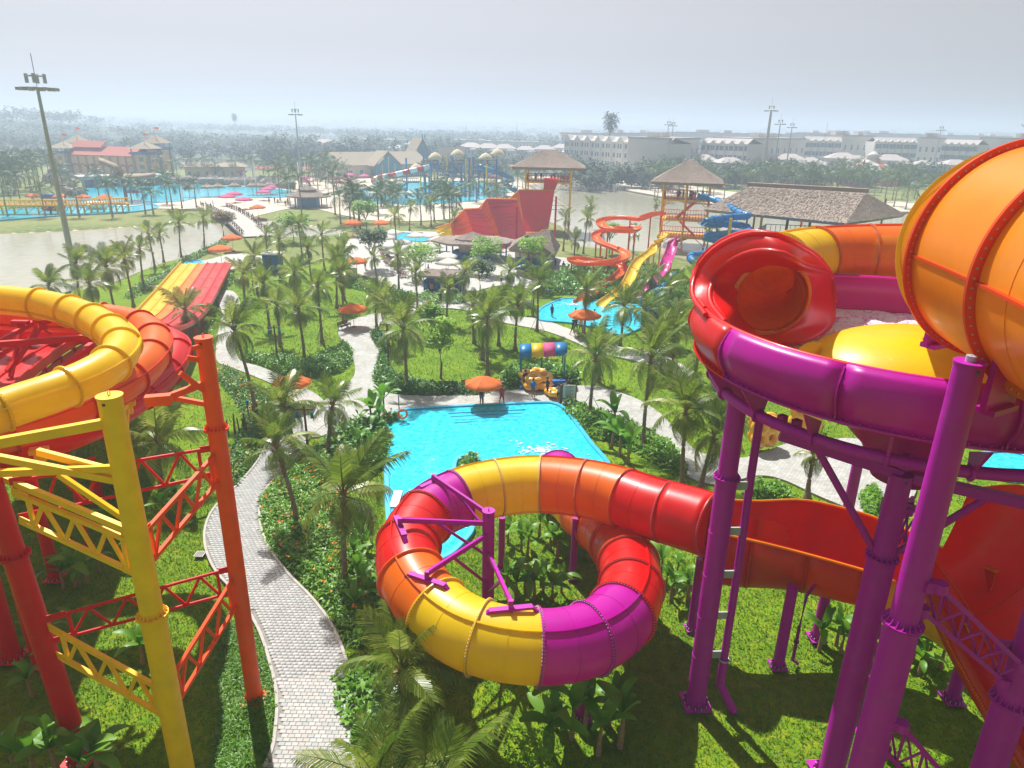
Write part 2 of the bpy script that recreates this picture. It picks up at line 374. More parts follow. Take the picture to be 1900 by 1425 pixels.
def ground_mat(name, c1, c2, c3, s1, s2, bump=0.6, bs=9.0):
    mt = bpy.data.materials.new(name); mt.use_nodes = True; n = mt.node_tree.nodes; L = mt.node_tree.links; b = n['Principled BSDF']
    b.inputs['Roughness'].default_value = 0.9; b.inputs['Specular IOR Level'].default_value = 0.15
    tc = n.new('ShaderNodeTexCoord'); a = n.new('ShaderNodeTexNoise'); a.inputs['Scale'].default_value = s1; a.inputs['Detail'].default_value = 6; L.new(tc.outputs['Object'], a.inputs['Vector'])
    c = n.new('ShaderNodeTexNoise'); c.inputs['Scale'].default_value = s2; c.inputs['Detail'].default_value = 5; L.new(tc.outputs['Object'], c.inputs['Vector'])
    r1 = n.new('ShaderNodeValToRGB'); r1.color_ramp.elements[0].position = .35; r1.color_ramp.elements[1].position = .65
    r1.color_ramp.elements[0].color = (*c1, 1); r1.color_ramp.elements[1].color = (*c2, 1); L.new(a.outputs['Fac'], r1.inputs[0])
    mx = n.new('ShaderNodeMix'); mx.data_type = 'RGBA'; mx.inputs[7].default_value = (*c3, 1); L.new(r1.outputs[0], mx.inputs[6])
    mr = n.new('ShaderNodeMapRange'); mr.inputs[1].default_value = .45; mr.inputs[2].default_value = .7; mr.inputs[4].default_value = .75; L.new(c.outputs['Fac'], mr.inputs[0]); L.new(mr.outputs[0], mx.inputs[0])
    L.new(mx.outputs[2], b.inputs['Base Color'])
    d = n.new('ShaderNodeTexNoise'); d.inputs['Scale'].default_value = bs; d.inputs['Detail'].default_value = 6; L.new(tc.outputs['Object'], d.inputs['Vector'])
    bp = n.new('ShaderNodeBump'); bp.inputs['Strength'].default_value = bump; bp.inputs['Distance'].default_value = 0.15; L.new(d.outputs['Fac'], bp.inputs['Height']); L.new(bp.outputs[0], b.inputs['Normal'])
    M[name] = mt
ground_mat('lawn', (.08, .18, .004), (.15, .27, .006), (.25, .29, .012), 0.35, 2.5)
ground_mat('turf_dry', (.12, .18, .035), (.22, .25, .07), (.30, .26, .13), 0.06, 0.8)
ground_mat('far_land', (.05, .085, .045), (.09, .12, .06), (.20, .18, .13), 0.006, 0.02, bump=0.2)
g_me = np_mesh('ground', np.stack([X, Y, Z], -1).reshape(-1, 3), fc, ['lawn', 'turf_dry', 'far_land', 'sand'], zone.ravel(), smooth=True)
struct(mobj('ground', g_me))

def sheet(name, pts, z, material, kind='structure', h=0.0, label=None):
    """flat polygon with optional skirt of thickness h"""
    bm = bmesh.new(); vs = [bm.verts.new((p[0], p[1], z)) for p in pts]; f = bm.faces.new(vs)
    if f.normal.z < 0: f.normal_flip()
    bm.normal_update()
    if f.normal.z < 0: bmesh.ops.reverse_faces(bm, faces=[f])
    if h:
        r = bmesh.ops.extrude_face_region(bm, geom=[f]); 
        for v in [e for e in r['geom'] if isinstance(e, bmesh.types.BMVert)]: v.co.z += 0
        for v in vs: v.co.z -= h
    bmesh.ops.triangulate(bm, faces=[q for q in bm.faces if len(q.verts) > 4])
    me = bpy.data.meshes.new(name); bm.to_mesh(me); bm.free(); me.materials.append(M[material])
    o = mobj(name, me)
    if kind: o['kind'] = kind
    return o
water_mat('lake_water', (.42, .39, .28), rough=0.12, scale=0.8, strength=0.10, col2=(.34, .33, .25))
water_mat('pool_water', (.004, .46, .66), rough=0.04, scale=3.2, strength=0.9, col2=(.06, .68, .82))
water_mat('pool_water_far', (.01, .46, .64), rough=0.1, scale=0.8, strength=0.3, col2=(.05, .60, .74))
sheet('lake_water', [Vector(p) for p in [( *q, 0) for q in LAKE_L]], -0.5, 'lake_water')
sheet('lake_water', [Vector(p) for p in [( *q, 0) for q in LAKE_R]], -0.5, 'lake_water')

# paths: outlines surveyed on the ground
mat('path_joint', (0.25, 0.245, 0.225), rough=0.95, var=0.2, vscale=4)
mat('path_far', (0.43, 0.42, 0.395), rough=0.9, var=0.10, vscale=1.5)
def brick_mat(name):
    mt = bpy.data.materials.new(name); mt.use_nodes = True; n = mt.node_tree.nodes; L = mt.node_tree.links; b = n['Principled BSDF']
    b.inputs['Roughness'].default_value = 0.85
    tc = n.new('ShaderNodeTexCoord'); br = n.new('ShaderNodeTexBrick'); br.inputs['Scale'].default_value = 1.0
    br.inputs['Brick Width'].default_value = 0.26; br.inputs['Row Height'].default_value = 0.19; br.inputs['Mortar Size'].default_value = 0.012
    br.inputs['Color1'].default_value = (.50, .50, .49, 1); br.inputs['Color2'].default_value = (.36, .37, .33, 1); br.inputs['Mortar'].default_value = (.24, .23, .2, 1); br.inputs['Bias'].default_value = -0.15
    L.new(tc.outputs['Object'], br.inputs['Vector'])
    nz = n.new('ShaderNodeTexNoise'); nz.inputs['Scale'].default_value = 0.6; nz.inputs['Detail'].default_value = 7; L.new(tc.outputs['Object'], nz.inputs['Vector'])
    mx = n.new('ShaderNodeMix'); mx.data_type = 'RGBA'; mx.blend_type = 'MULTIPLY'; mx.inputs[0].default_value = 0.6
    rp = n.new('ShaderNodeValToRGB'); rp.color_ramp.elements[0].position = .3; rp.color_ramp.elements[0].color = (.68, .66, .62, 1); rp.color_ramp.elements[1].position = .65
    L.new(nz.outputs['Fac'], rp.inputs[0]); L.new(br.outputs[0], mx.inputs[6]); L.new(rp.outputs[0], mx.inputs[7]); L.new(mx.outputs[2], b.inputs['Base Color']); M[name] = mt
brick_mat('paver_sheet')
PATH_NEAR_PX = [(492, 1470), (508, 1380), (514, 1300), (502, 1235), (478, 1165), (440, 1105), (400, 1060), (381, 1015), (382, 975), (400, 940), (436, 905), (466, 872), (484, 846), (500, 812), (520, 780), (560, 758), (600, 744), (640, 770), (600, 790), (575, 812), (556, 840), (535, 866), (505, 893), (486, 925), (482, 965), (496, 1010), (532, 1062), (580, 1112), (618, 1165), (645, 1235), (660, 1320), (668, 1400), (672, 1470)]
path_near = smooth_poly(GP(PATH_NEAR_PX))
sheet('path', path_near, 0.045, 'path_joint', h=0.16)
P1 = smooth_poly(GP([(560, 770), (600, 745), (636, 720), (658, 695), (655, 665), (640, 640), (628, 620), (632, 605), (650, 595), (672, 588), (700, 582), (716, 588), (700, 610), (690, 628), (704, 655), (697, 680), (692, 705), (708, 724), (740, 733), (820, 735), (905, 728), (1000, 722), (1060, 720), (1070, 738), (1050, 752), (1000, 754), (900, 758), (800, 764), (752, 768), (700, 775), (660, 788), (620, 800), (585, 812), (555, 800)]))
sheet('plaza', P1, 0.049, 'paver_sheet', h=0.16)
P2 = smooth_poly(GP([(1060, 720), (1085, 716), (1120, 720), (1180, 740), (1225, 768), (1262, 808), (1300, 840), (1380, 850), (1480, 820), (1620, 820), (1700, 900), (1640, 960), (1540, 930), (1450, 890), (1400, 884), (1330, 900), (1270, 880), (1240, 835), (1200, 800), (1150, 778), (1110, 764), (1066, 740)]))
sheet('path', P2, 0.053, 'paver_sheet', h=0.16)
P3 = smooth_poly(GP([(398, 545), (430, 540), (445, 560), (440, 600), (436, 640), (446, 668), (480, 680), (520, 696), (560, 716), (600, 744), (560, 752), (510, 716), (470, 698), (430, 682), (402, 668), (404, 620), (412, 580)]))
sheet('path', P3, 0.041, 'paver_sheet', h=0.16)
P4 = smooth_poly(GP([(716, 588), (740, 570), (770, 552), (800, 545), (850, 546), (900, 560), (930, 584), (1000, 592), (1060, 612), (1130, 640), (1220, 655), (1300, 700), (1280, 712), (1200, 676), (1110, 654), (1060, 632), (1010, 614), (940, 600), (900, 590), (860, 575), (800, 572), (760, 585), (730, 600), (700, 600)]))
sheet('path', P4, 0.037, 'path_far', h=0.16)
P5 = smooth_poly(GP([(640, 470), (650, 500), (700, 520), (760, 545), (850, 548), (930, 530), (1020, 540), (1040, 520), (1100, 500), (1060, 480), (960, 470), (900, 440), (800, 430), (700, 430), (650, 440)]))
sheet('plaza', P5, 0.033, 'path_far', h=0.16)
P6 = smooth_poly(GP([(320, 505), (335, 492), (385, 482), (440, 470), (500, 480), (470, 495), (430, 500), (400, 505), (352, 508)]))
sheet('path', P6, 0.029, 'path_far', h=0.16)
P7 = smooth_poly(GP([(440, 412), (480, 400), (560, 385), (640, 400), (700, 410), (820, 408), (930, 392), (985, 372), (975, 345), (880, 330), (760, 330), (700, 330), (600, 330), (500, 335), (400, 345), (300, 348), (200, 350), (130, 355), (120, 372), (240, 385), (330, 388), (400, 392)]))
sheet('beach', P7, 0.06, 'sand', h=0.25)
P8 = smooth_poly(GP([(1160, 350), (1230, 345), (1360, 356), (1500, 372), (1700, 380), (1960, 388), (1960, 400), (1700, 393), (1500, 391), (1360, 381), (1270, 372), (1215, 362)]))
sheet('beach', P8, 0.04, 'sand', h=0.3)
sheet('road', [G(30, 238.5), G(48, 237.5), G(140, 268), G(175, 288), G(120, 286)], 0.3, 'concrete', h=0.4)

# ---- individual pavers on the near path
def clip_pavers():
    poly = poly_np(path_near); mn = poly.min(0); mx = poly.max(0); out_ = []
    s = 0.24; row = 0; y = mn[1]
    while y < min(mx[1], 46):
        x = mn[0] - (row % 2) * s / 2
        while x < mx[0]: out_.append((x + s / 2, y + s * .375)); x += s
        y += s * .75; row += 1
    a = np.array(out_); e = inside(a[:, 0], a[:, 1], poly) & (dist_poly(a[:, 0], a[:, 1], poly) > 0.16)
    return a[e]
pv = clip_pavers(); pv = pv[np.argsort(np.hypot(pv[:, 0], pv[:, 1]))]
pv = pv[pv[:, 1] > 17.8]
def paver_mesh():
    mb = MB(); a, b, h, c = 0.114, 0.084, 0.03, 0.008
    lo = [(-a, -b, 0), (a, -b, 0), (a, b, 0), (-a, b, 0)]; mi = [(x, y, h - c) for x, y, _ in lo]; up = [(x * .95, y * .92, h) for x, y, _ in lo]
    mb.grid([lo, mi, up], smooth=False, close=True); mb.add(up, [(0, 1, 2, 3)]); return mb.mesh('paver', 'paver')
pave_me = paver_mesh(); surf = [o for o in COL.objects if o.name == 'path'][0]
for i, (x, y) in enumerate(pv[:290]):
    o = mobj('paver', pave_me, surf, (x, y, 0.047 + random.uniform(-.004, .004))); o.rotation_euler = (random.gauss(0, .012), random.gauss(0, .012), random.gauss(0, .012))
rest = pv[290:]
base = np.array([(-.114, -.084, 0), (.114, -.084, 0), (.114, .084, 0), (-.114, .084, 0), (-.108, -.078, .03), (.108, -.078, .03), (.108, .078, .03), (-.108, .078, .03)])
fcs = np.array([(4, 5, 6, 7), (0, 1, 5, 4), (1, 2, 6, 5), (2, 3, 7, 6), (3, 0, 4, 7)])
off = np.stack([rest[:, 0], rest[:, 1], 0.047 + rng.uniform(-.004, .004, len(rest))], -1)
vv = (base[None] + off[:, None]).reshape(-1, 3); ff = (fcs[None] + (np.arange(len(rest)) * 8)[:, None, None]).reshape(-1, 4)
o = mobj('paver_field', np_mesh('paver_field', vv, ff, 'paver'), surf); o['kind'] = 'stuff'
# kerb along the path edge
kb = MB(); pp = path_near
for i in range(len(pp)):
    a = pp[i]; b = pp[(i + 1) % len(pp)]
    if 15 < a.y < 50: kb.bar((a.x, a.y, 0.035), (b.x, b.y, 0.035), 0.12, 0.10)
o = kb.build('kerb', 'concrete', surf)

# drain grating beside the path
dg = empty('drain_grate', G(371, 1029, 0.0), 'small dark metal drain grate set in the lawn beside the pale paved path', 'drain')
mb = MB(); c = G(371, 1029); mb.box((c.x, c.y, .03), (.5, .5, .05)); mb.build('frame', 'concrete', dg)
for k in range(5):
    mb = MB(); mb.box((c.x - .16 + k * .08, c.y, .062), (.03, .38, .02)); mb.build('bar', 'dark_metal', dg)
# ---------------------------------------------------------------- tube slides
def ring_at(mb, p, t, s, u, R, w, th, a0=0, a1=2 * math.pi, n=32):
    """flange: a flat collar of radial width w and thickness th"""
    rows = []
    for (rr, dz) in ((R - .02, -th), (R + w, -th), (R + w, th), (R - .02, th)):
        rows.append([p + (s * math.cos(a0 + (a1 - a0) * k / n) + u * math.sin(a0 + (a1 - a0) * k / n)) * rr + t * dz for k in range(n + 1)])
    mb.grid([rows[0], rows[1]], smooth=False); mb.grid([rows[1], rows[2]], smooth=True); mb.grid([rows[2], rows[3]], smooth=False)
def bolts_at(mb, p, t, s, u, R, n=40, sz=0.035, off=0.03):
    for k in range(n):
        a = 2 * math.pi * k / n; c = p + (s * math.cos(a) + u * math.sin(a)) * R
        for sg in (-1, 1): mb.bar(c + t * (sg * off), c + t * (sg * (off + sz * .8)), sz, sz)
def tube_slide(root, ctrl, R, colours, n_sec, flange_w=0.10, th=0.025, sub=7, wave=0.0, seam=True, bolts=40, flange_col=None, nseg=28, Rs=None, midrib=False, radial=None, seam_ang=0.0):
    pts = spline(ctrl, n_sec * sub + 1); fr = frames(pts)
    for i in range(n_sec):
        mb = MB(); rows = []
        for k in range(i * sub, (i + 1) * sub + 1):
            t, s, u = fr[k]; rr = R if Rs is None else np.interp(k / (n_sec * sub), [0, 1], Rs) if len(Rs) == 2 else np.interp(k / (n_sec * sub), np.linspace(0, 1, len(Rs)), Rs)
            rows.append([pts[k] + (s * math.cos(2 * math.pi * q / nseg) + u * math.sin(2 * math.pi * q / nseg)) * rr for q in range(nseg)])
        mb.grid(rows, smooth=True, close=True)
        col = colours[i % len(colours)]
        sec = mb.build('tube_section', col, root, solid=-0.05 if i in (0, n_sec - 1) else 0)
        if seam:   # longitudinal joint lips on both sides
            for sg in (0, 1):
                lp = MB(); aa = seam_ang + sg * math.pi
                rowA = []; 
                for dr, dz in ((-.01, -.03), (.09, -.03), (.09, .03), (-.01, .03)):
                    row = []
                    for k in range(i * sub, (i + 1) * sub + 1):
                        t, s, u = fr[k]; rr = R if Rs is None else np.interp(k / (n_sec * sub), np.linspace(0, 1, len(Rs)), Rs)
                        rad_ = s * math.cos(aa) + u * math.sin(aa); tan_ = u * math.cos(aa) - s * math.sin(aa)
                        row.append(pts[k] + rad_ * (rr + dr) + tan_ * dz)
                    rowA.append(row)
                lp.grid(rowA, smooth=False); lp.build('joint_lip', flange_col or col, sec)
        if midrib:
            k = i * sub + sub // 2; t, s, u = fr[k]; rr = R if Rs is None else np.interp(k / (n_sec * sub), np.linspace(0, 1, len(Rs)), Rs)
            mr_ = MB(); ring_at(mr_, pts[k], t, s, u, rr, .012, .015, n=nseg); mr_.build('mould_line', col, sec)
    for i in range(n_sec + 1):
        k = min(i * sub, n_sec * sub); t, s, u = fr[k]; rr = R if Rs is None else np.interp(k / (n_sec * sub), np.linspace(0, 1, len(Rs)), Rs)
        col = colours[min(i, n_sec - 1) % len(colours)]
        mb = MB(); ring_at(mb, pts[k], t, s, u, rr, flange_w, th, n=nseg + 8); fo = mb.build('flange', flange_col or col, root)
        if bolts:
            mb = MB(); bolts_at(mb, pts[k], t, s, u, rr + flange_w * .55, bolts, sz=0.035, off=th); bo = mb.build('bolts', 'galvanised' if bolts > 60 else (flange_col or col), fo); bo['kind'] = 'stuff'
    return pts, fr
mat('mouth_shade_orange', (0.85, 0.26, 0.02), rough=0.35, var=0.08, trans=.3)  # orange imitates the yellow tube's inside as it looks in shade
# --- left: three stacked tubes
def loc0(p, z=0): return (p[0], p[1], z)
L1 = [(-170, 640, 14.2), (-90, 575, 14.15), (-20, 557, 14.05), (40, 560, 13.95), (100, 569, 13.85), (160, 588, 13.75), (210, 618, 13.65), (226, 646, 13.55), (205, 676, 13.45), (160, 703, 13.35), (100, 728, 13.25), (40, 748, 13.15), (-40, 774, 13.05), (-140, 800, 12.95)]
L2 = [(-170, 690, 12.7), (-90, 605, 12.65), (-20, 585, 12.6), (60, 588, 12.5), (140, 590, 12.4), (205, 592, 12.3), (262, 606, 12.2), (288, 636, 12.1), (277, 668, 12.0), (244, 700, 11.9), (190, 731, 11.8), (115, 764, 11.7), (40, 790, 11.6), (-40, 812, 11.5), (-140, 840, 11.4)]
L3 = [(-170, 740, 11.4), (-90, 640, 11.3), (-20, 616, 11.2), (60, 616, 11.1), (150, 616, 11.0), (225, 618, 10.9), (290, 622, 10.8), (326, 640, 10.7), (322, 672, 10.6), (286, 712, 10.5), (230, 754, 10.4), (160, 792, 10.3), (70, 822, 10.2), (-20, 846, 10.1), (-140, 880, 10.0)]
for nm, L_, col, fl, lab in (('yellow', L1, 'yellow', 'yellow', 'glossy yellow closed tube slide, uppermost of the three stacked curling tubes'),
                         ('orange', L2, 'orange', 'deep_orange', 'glossy orange closed tube slide curling between the yellow and the red tube'),
                         ('red', L3, 'red', 'red', 'glossy red closed tube slide, lowest of the three stacked curling tubes')):
    P = GP(L_); r0 = empty('tube_slide', loc0(P[7]), lab, 'water slide')
    tube_slide(r0, P, {'yellow': .60, 'orange': .68, 'red': .62}[nm], [col], 13, flange_w=0.09, bolts=36, flange_col=fl, sub=6, seam_ang=-0.35)
# --- left: lattice of columns and trusses
def column(mb_root, base, top_z, r0, r1=None, colr='purple_paint', flange_z=(), lean=(0, 0), eye=True, plate=True, gus=12, name='column_shaft', top_ring=True):
    r1 = r1 or r0; b = Vector((base[0], base[1], 0.0)); tpt = Vector((base[0] + lean[0], base[1] + lean[1], top_z))
    zs = [0.15] + sorted(flange_z) + [top_z]; 
    for i in range(len(zs) - 1):
        mb = MB(); za, zb = zs[i], zs[i + 1]; fa, fb = za / top_z, zb / top_z
        ra = r0 + (r1 - r0) * fa; rb = ra if len(zs) > 2 else r1
        if i == len(zs) - 2: rb = r1
        if len(zs) > 2 and i > 0: ra = r0 + (r1 - r0) * .7
        mb.tube([b.lerp(tpt, fa), b.lerp(tpt, fb)], [ra, rb], 28, cap=True); mb.build('shaft', colr, mb_root)
    for z in flange_z:
        p = b.lerp(tpt, z / top_z); rr = r0 + (r1 - r0) * .5; mb = MB()
        mb.cyl((p.x, p.y, p.z - .04), rr + .12, .035, 28); mb.cyl((p.x, p.y, p.z + .005), rr + .12, .035, 28)
        for k in range(18):
            a = 2 * math.pi * k / 18; d = Vector((math.cos(a), math.sin(a), 0))
            mb.add([p + d * rr + Vector((0, 0, .04)), p + d * (rr + .11) + Vector((0, 0, .04)), p + d * rr + Vector((0, 0, .2)),
                    p + d * rr * 1.0 + Vector((-d.y * .02, d.x * .02, .04)), p + d * (rr + .11) + Vector((-d.y * .02, d.x * .02, .04)), p + d * rr + Vector((-d.y * .02, d.x * .02, .2))],
                   [(0, 1, 2), (5, 4, 3), (0, 3, 4, 1), (1, 4, 5, 2), (0, 2, 5, 3)])
            mb.cyl((p.x + d.x * (rr + .07), p.y + d.y * (rr + .07), p.z - .075), .018, .15, 6)
        mb.build('flange_joint', colr, mb_root)
    if plate:
        mb = MB(); s = r0 * 2.9; rz = random.uniform(-.1, .1); mb.box((b.x, b.y, .09), (s, s, .05), rz); pl = mb.build('base_plate', colr, mb_root, bevel=.006)
        g = MB()
        for k in range(gus):
            a = 2 * math.pi * k / gus; d = Vector((math.cos(a), math.sin(a), 0)); n_ = Vector((-d.y, d.x, 0)) * .01
            lo_, hi_ = b + d * r0 * .98, b + d * r0 * 1.4
            q = [lo_ + Vector((0, 0, .11)), hi_ + Vector((0, 0, .11)), hi_ + Vector((0, 0, .17)), lo_ + Vector((0, 0, .42))]
            g.add([x - n_ for x in q] + [x + n_ for x in q], [(3, 2, 1, 0), (4, 5, 6, 7), (0, 1, 5, 4), (1, 2, 6, 5), (2, 3, 7, 6), (3, 0, 4, 7)])
        g.build('gusset', colr, pl)
        bl = MB()
        for k in range(gus):
            a = 2 * math.pi * (k + .5) / gus; bl.cyl((b.x + math.cos(a) * r0 * 1.3, b.y + math.sin(a) * r0 * 1.3, .1), .028, .12, 6)
        bl.build('anchor_bolt', 'galvanised' if colr != 'orange_paint' else colr, pl)
    if eye:
        mb = MB(); mb.cyl((tpt.x, tpt.y, tpt.z), r1 + .025, .03, 28); mb.torus((tpt.x, tpt.y, tpt.z + .09), (1, 0, 0), .06, .014, 14, 6); mb.build('cap', colr, mb_root)
        mb = MB(); mb.cyl((tpt.x, tpt.y - r1 - .004, tpt.z - .16), .04, .06, 10); mb.build('vent_hole', 'dark_metal', mb_root)
def truss(root, a, b, ztb, r=0.06, colr='purple_paint', n=3, rc=0.35, square=True, colr2=None):
    a = Vector((a[0], a[1], 0)); b = Vector((b[0], b[1], 0)); d = (b - a).normalized(); a2 = a + d * rc; b2 = b - d * rc
    la_ = (b - a).length
    def L(p, z): f = (Vector((p.x, p.y, 0)) - a).length / la_; return Vector((p.x, p.y, z[0] + (z[1] - z[0]) * f))
    z_top, z_bot = ztb
    for z in (z_top, z_bot):
        mb = MB(); (mb.bar(L(a2, z), L(b2, z), r * 2, r * 2) if square else mb.tube([L(a2, z), L(b2, z)], r, 12)); mb.build('chord', colr, root)
        for p, q in ((a, a2), (b, b2)):
            pl = MB(); pl.bar(L(p, z), L(p.lerp(q, 1.0) + (q - p).normalized() * .25, z), .035, r * 4.2); pl.build('end_plate', colr, root)
    i1 = a2.lerp(b2, .06); i2 = a2.lerp(b2, .94)
    for p in (i1, i2):
        mb = MB(); mb.bar(L(p, z_bot), L(p, z_top), r * 1.5); mb.build('strut', colr, root)
    for k in range(n):
        p = i1.lerp(i2, k / n); q = i1.lerp(i2, (k + .5) / n); s = i1.lerp(i2, (k + 1) / n)
        mb = MB(); mb.bar(L(p, z_bot if k % 2 == 0 else z_bot), L(q, z_top), r * 1.4); mb.build('brace', colr2 or colr, root)
        mb = MB(); mb.bar(L(q, z_top), L(s, z_bot), r * 1.4); mb.build('brace', colr2 or colr, root)
    return
cR = G(152, 1408); cY = G(346, 1462); cO = G(473, 1300); 
hY = HT(cY, 735); hO = HT(cO, 627)
fr_l = empty('slide_support_frame', loc0(cR), 'triangular lattice frame of yellow, red and orange columns under the three curling tubes', 'support frame')
column(fr_l, cY, hY, .36, .31, 'yellow_paint', (HT(cY, 1140),), gus=14)
column(fr_l, cO, hO, .29, .26, 'orange_paint', (HT(cO, 795),), gus=14)
column(fr_l, cR, HT(cR, 865), .34, .32, 'red_paint', (HT(cR, 1030),), eye=False, lean=(-.6, 0))
zYA, zYB = HT(cY, 1015), HT(cY, 1078); zYC, zYD = HT(cY, 1288), HT(cY, 1340)
for (a, b, q, r_, cl_, n_, sq) in ((cR, cY, ((912, 1010), (964, 1072)), .07, 'yellow_paint', 3, True), (cR, cO, ((894, 829), (960, 877)), .055, 'red_paint', 4, False), (cY, cO, ((1002, 835), (1059, 883)), .06, 'orange_paint', 3, True),
                         (cR, cY, ((1162, 1285), (1212, 1337)), .07, 'yellow_paint', 3, True), (cR, cO, ((1149, 1052), (1190, 1096)), .055, 'red_paint', 4, False), (cY, cO, ((1274, 1063), (1322, 1111)), .06, 'orange_paint', 3, True)):
    truss(fr_l, a, b, [(HT(a, va), HT(b, vb)) for va, vb in q], r_, cl_, n_, square=sq, rc=.32)
# arms that carry the tubes
def arm(root, p, q, w=.16, h=None, colr='yellow_paint', name='arm'):
    mb = MB(); mb.bar(p, q, w, h or w); return mb.build(name, colr, root, bevel=.01)
yv = lambda v: Vector((cY.x, cY.y, HT(cY, v))); ov = lambda v: Vector((cO.x, cO.y, HT(cO, v))); rv = lambda v: Vector((cR.x, cR.y, HT(cR, v)))
arm(fr_l, yv(782), G(-60, 832, yv(782).z - .1), .2, .26); arm(fr_l, yv(868), G(-60, 880, yv(868).z - .2), .16, .2)
arm(fr_l, yv(895), G(-60, 838, yv(895).z + 1.0), .16, .2); arm(fr_l, yv(990), G(-40, 868, yv(990).z + 1.2), .16, .2); arm(fr_l, yv(975), G(108, 880, yv(900).z + .2), .13, .16)
arm(fr_l, yv(880), G(70, 838, yv(868).z + .3), .15, .2); arm(fr_l, yv(880), G(236, 752, 11.0), .14, .18); arm(fr_l, yv(782), G(236, 752, 11.0), .12, .16)
mb = MB(); pS = G(236, 748, 11.0); mb.box(pS, (.55, .3, .18), .4); mb.box(pS + Vector((0, 0, -.25)), (.3, .3, .3), .4); mb.build('saddle_bracket', 'yellow_paint', fr_l)
mb = MB(); pS = G(72, 836, 10.6); mb.box(pS, (.55, .3, .18), .4); mb.box(pS + Vector((0, 0, -.25)), (.3, .3, .3), .4); mb.build('saddle_bracket', 'yellow_paint', fr_l)
arm(fr_l, ov(708), G(292, 744, ov(720).z + .1), .15, .2, 'orange_paint'); arm(fr_l, ov(752), G(310, 736, ov(752).z + .1), .12, .16, 'orange_paint')
arm(fr_l, ov(735), G(334, 692, ov(700).z + .4), .13, .16, 'orange_paint'); arm(fr_l, ov(670), G(347, 664, ov(668).z + .2), .13, .16, 'orange_paint'); arm(fr_l, ov(640), G(358, 646, ov(640).z + .1), .1, .13, 'orange_paint')
mb = MB(); mb.box(G(294, 742, ov(700).z), (.7, .28, .3), .3); mb.build('saddle_bracket', 'orange_paint', fr_l)
# red bracing inside the curl
for a, b, w_ in (((190, 624, 12.6), (-20, 640, 12.7), .2), ((170, 640, 12.2), (0, 775, 11.6), .2), ((66, 596, 12.8), (-30, 650, 12.4), .16), ((80, 598, 12.7), (14, 690, 11.2), .18), ((40, 600, 12.8), (20, 700, 11), .14), ((30, 640, 12.4), (-30, 672, 12.2), .14)):
    arm(fr_l, G(*a), G(*b), w_, w_ * 1.2, 'red_paint')
for q in ((38, 598, 12.95), (78, 596, 12.9)):
    mb = MB(); p = G(*q); mb.box(p, (.7, .2, .16)); mb.box(p + Vector((0, 0, -.2)), (.22, .2, .3)); mb.build('saddle_bracket', 'red_paint', fr_l)
for (u, v, vt, r_, colr, lb) in ((24, 1222, 905, .33, 'red_paint', 'dark red column at the left edge, standing on a square plate left of the lattice frame'), (103, 1076, 812, .27, 'red_paint', 'red column with square foot behind the lattice frame, beside young banana plants'),
                             (186, 932, 850, .24, 'red_paint', 'short red column farthest back under the curling tubes'), (46, 925, 812, .22, 'yellow_paint', 'slim yellow column far back at the left edge under the tubes')):
    p = G(u, v); r0 = empty('support_column', p, lb, 'column'); column(r0, p, HT(p, vt), r_, r_, colr, (), eye=False, gus=12)
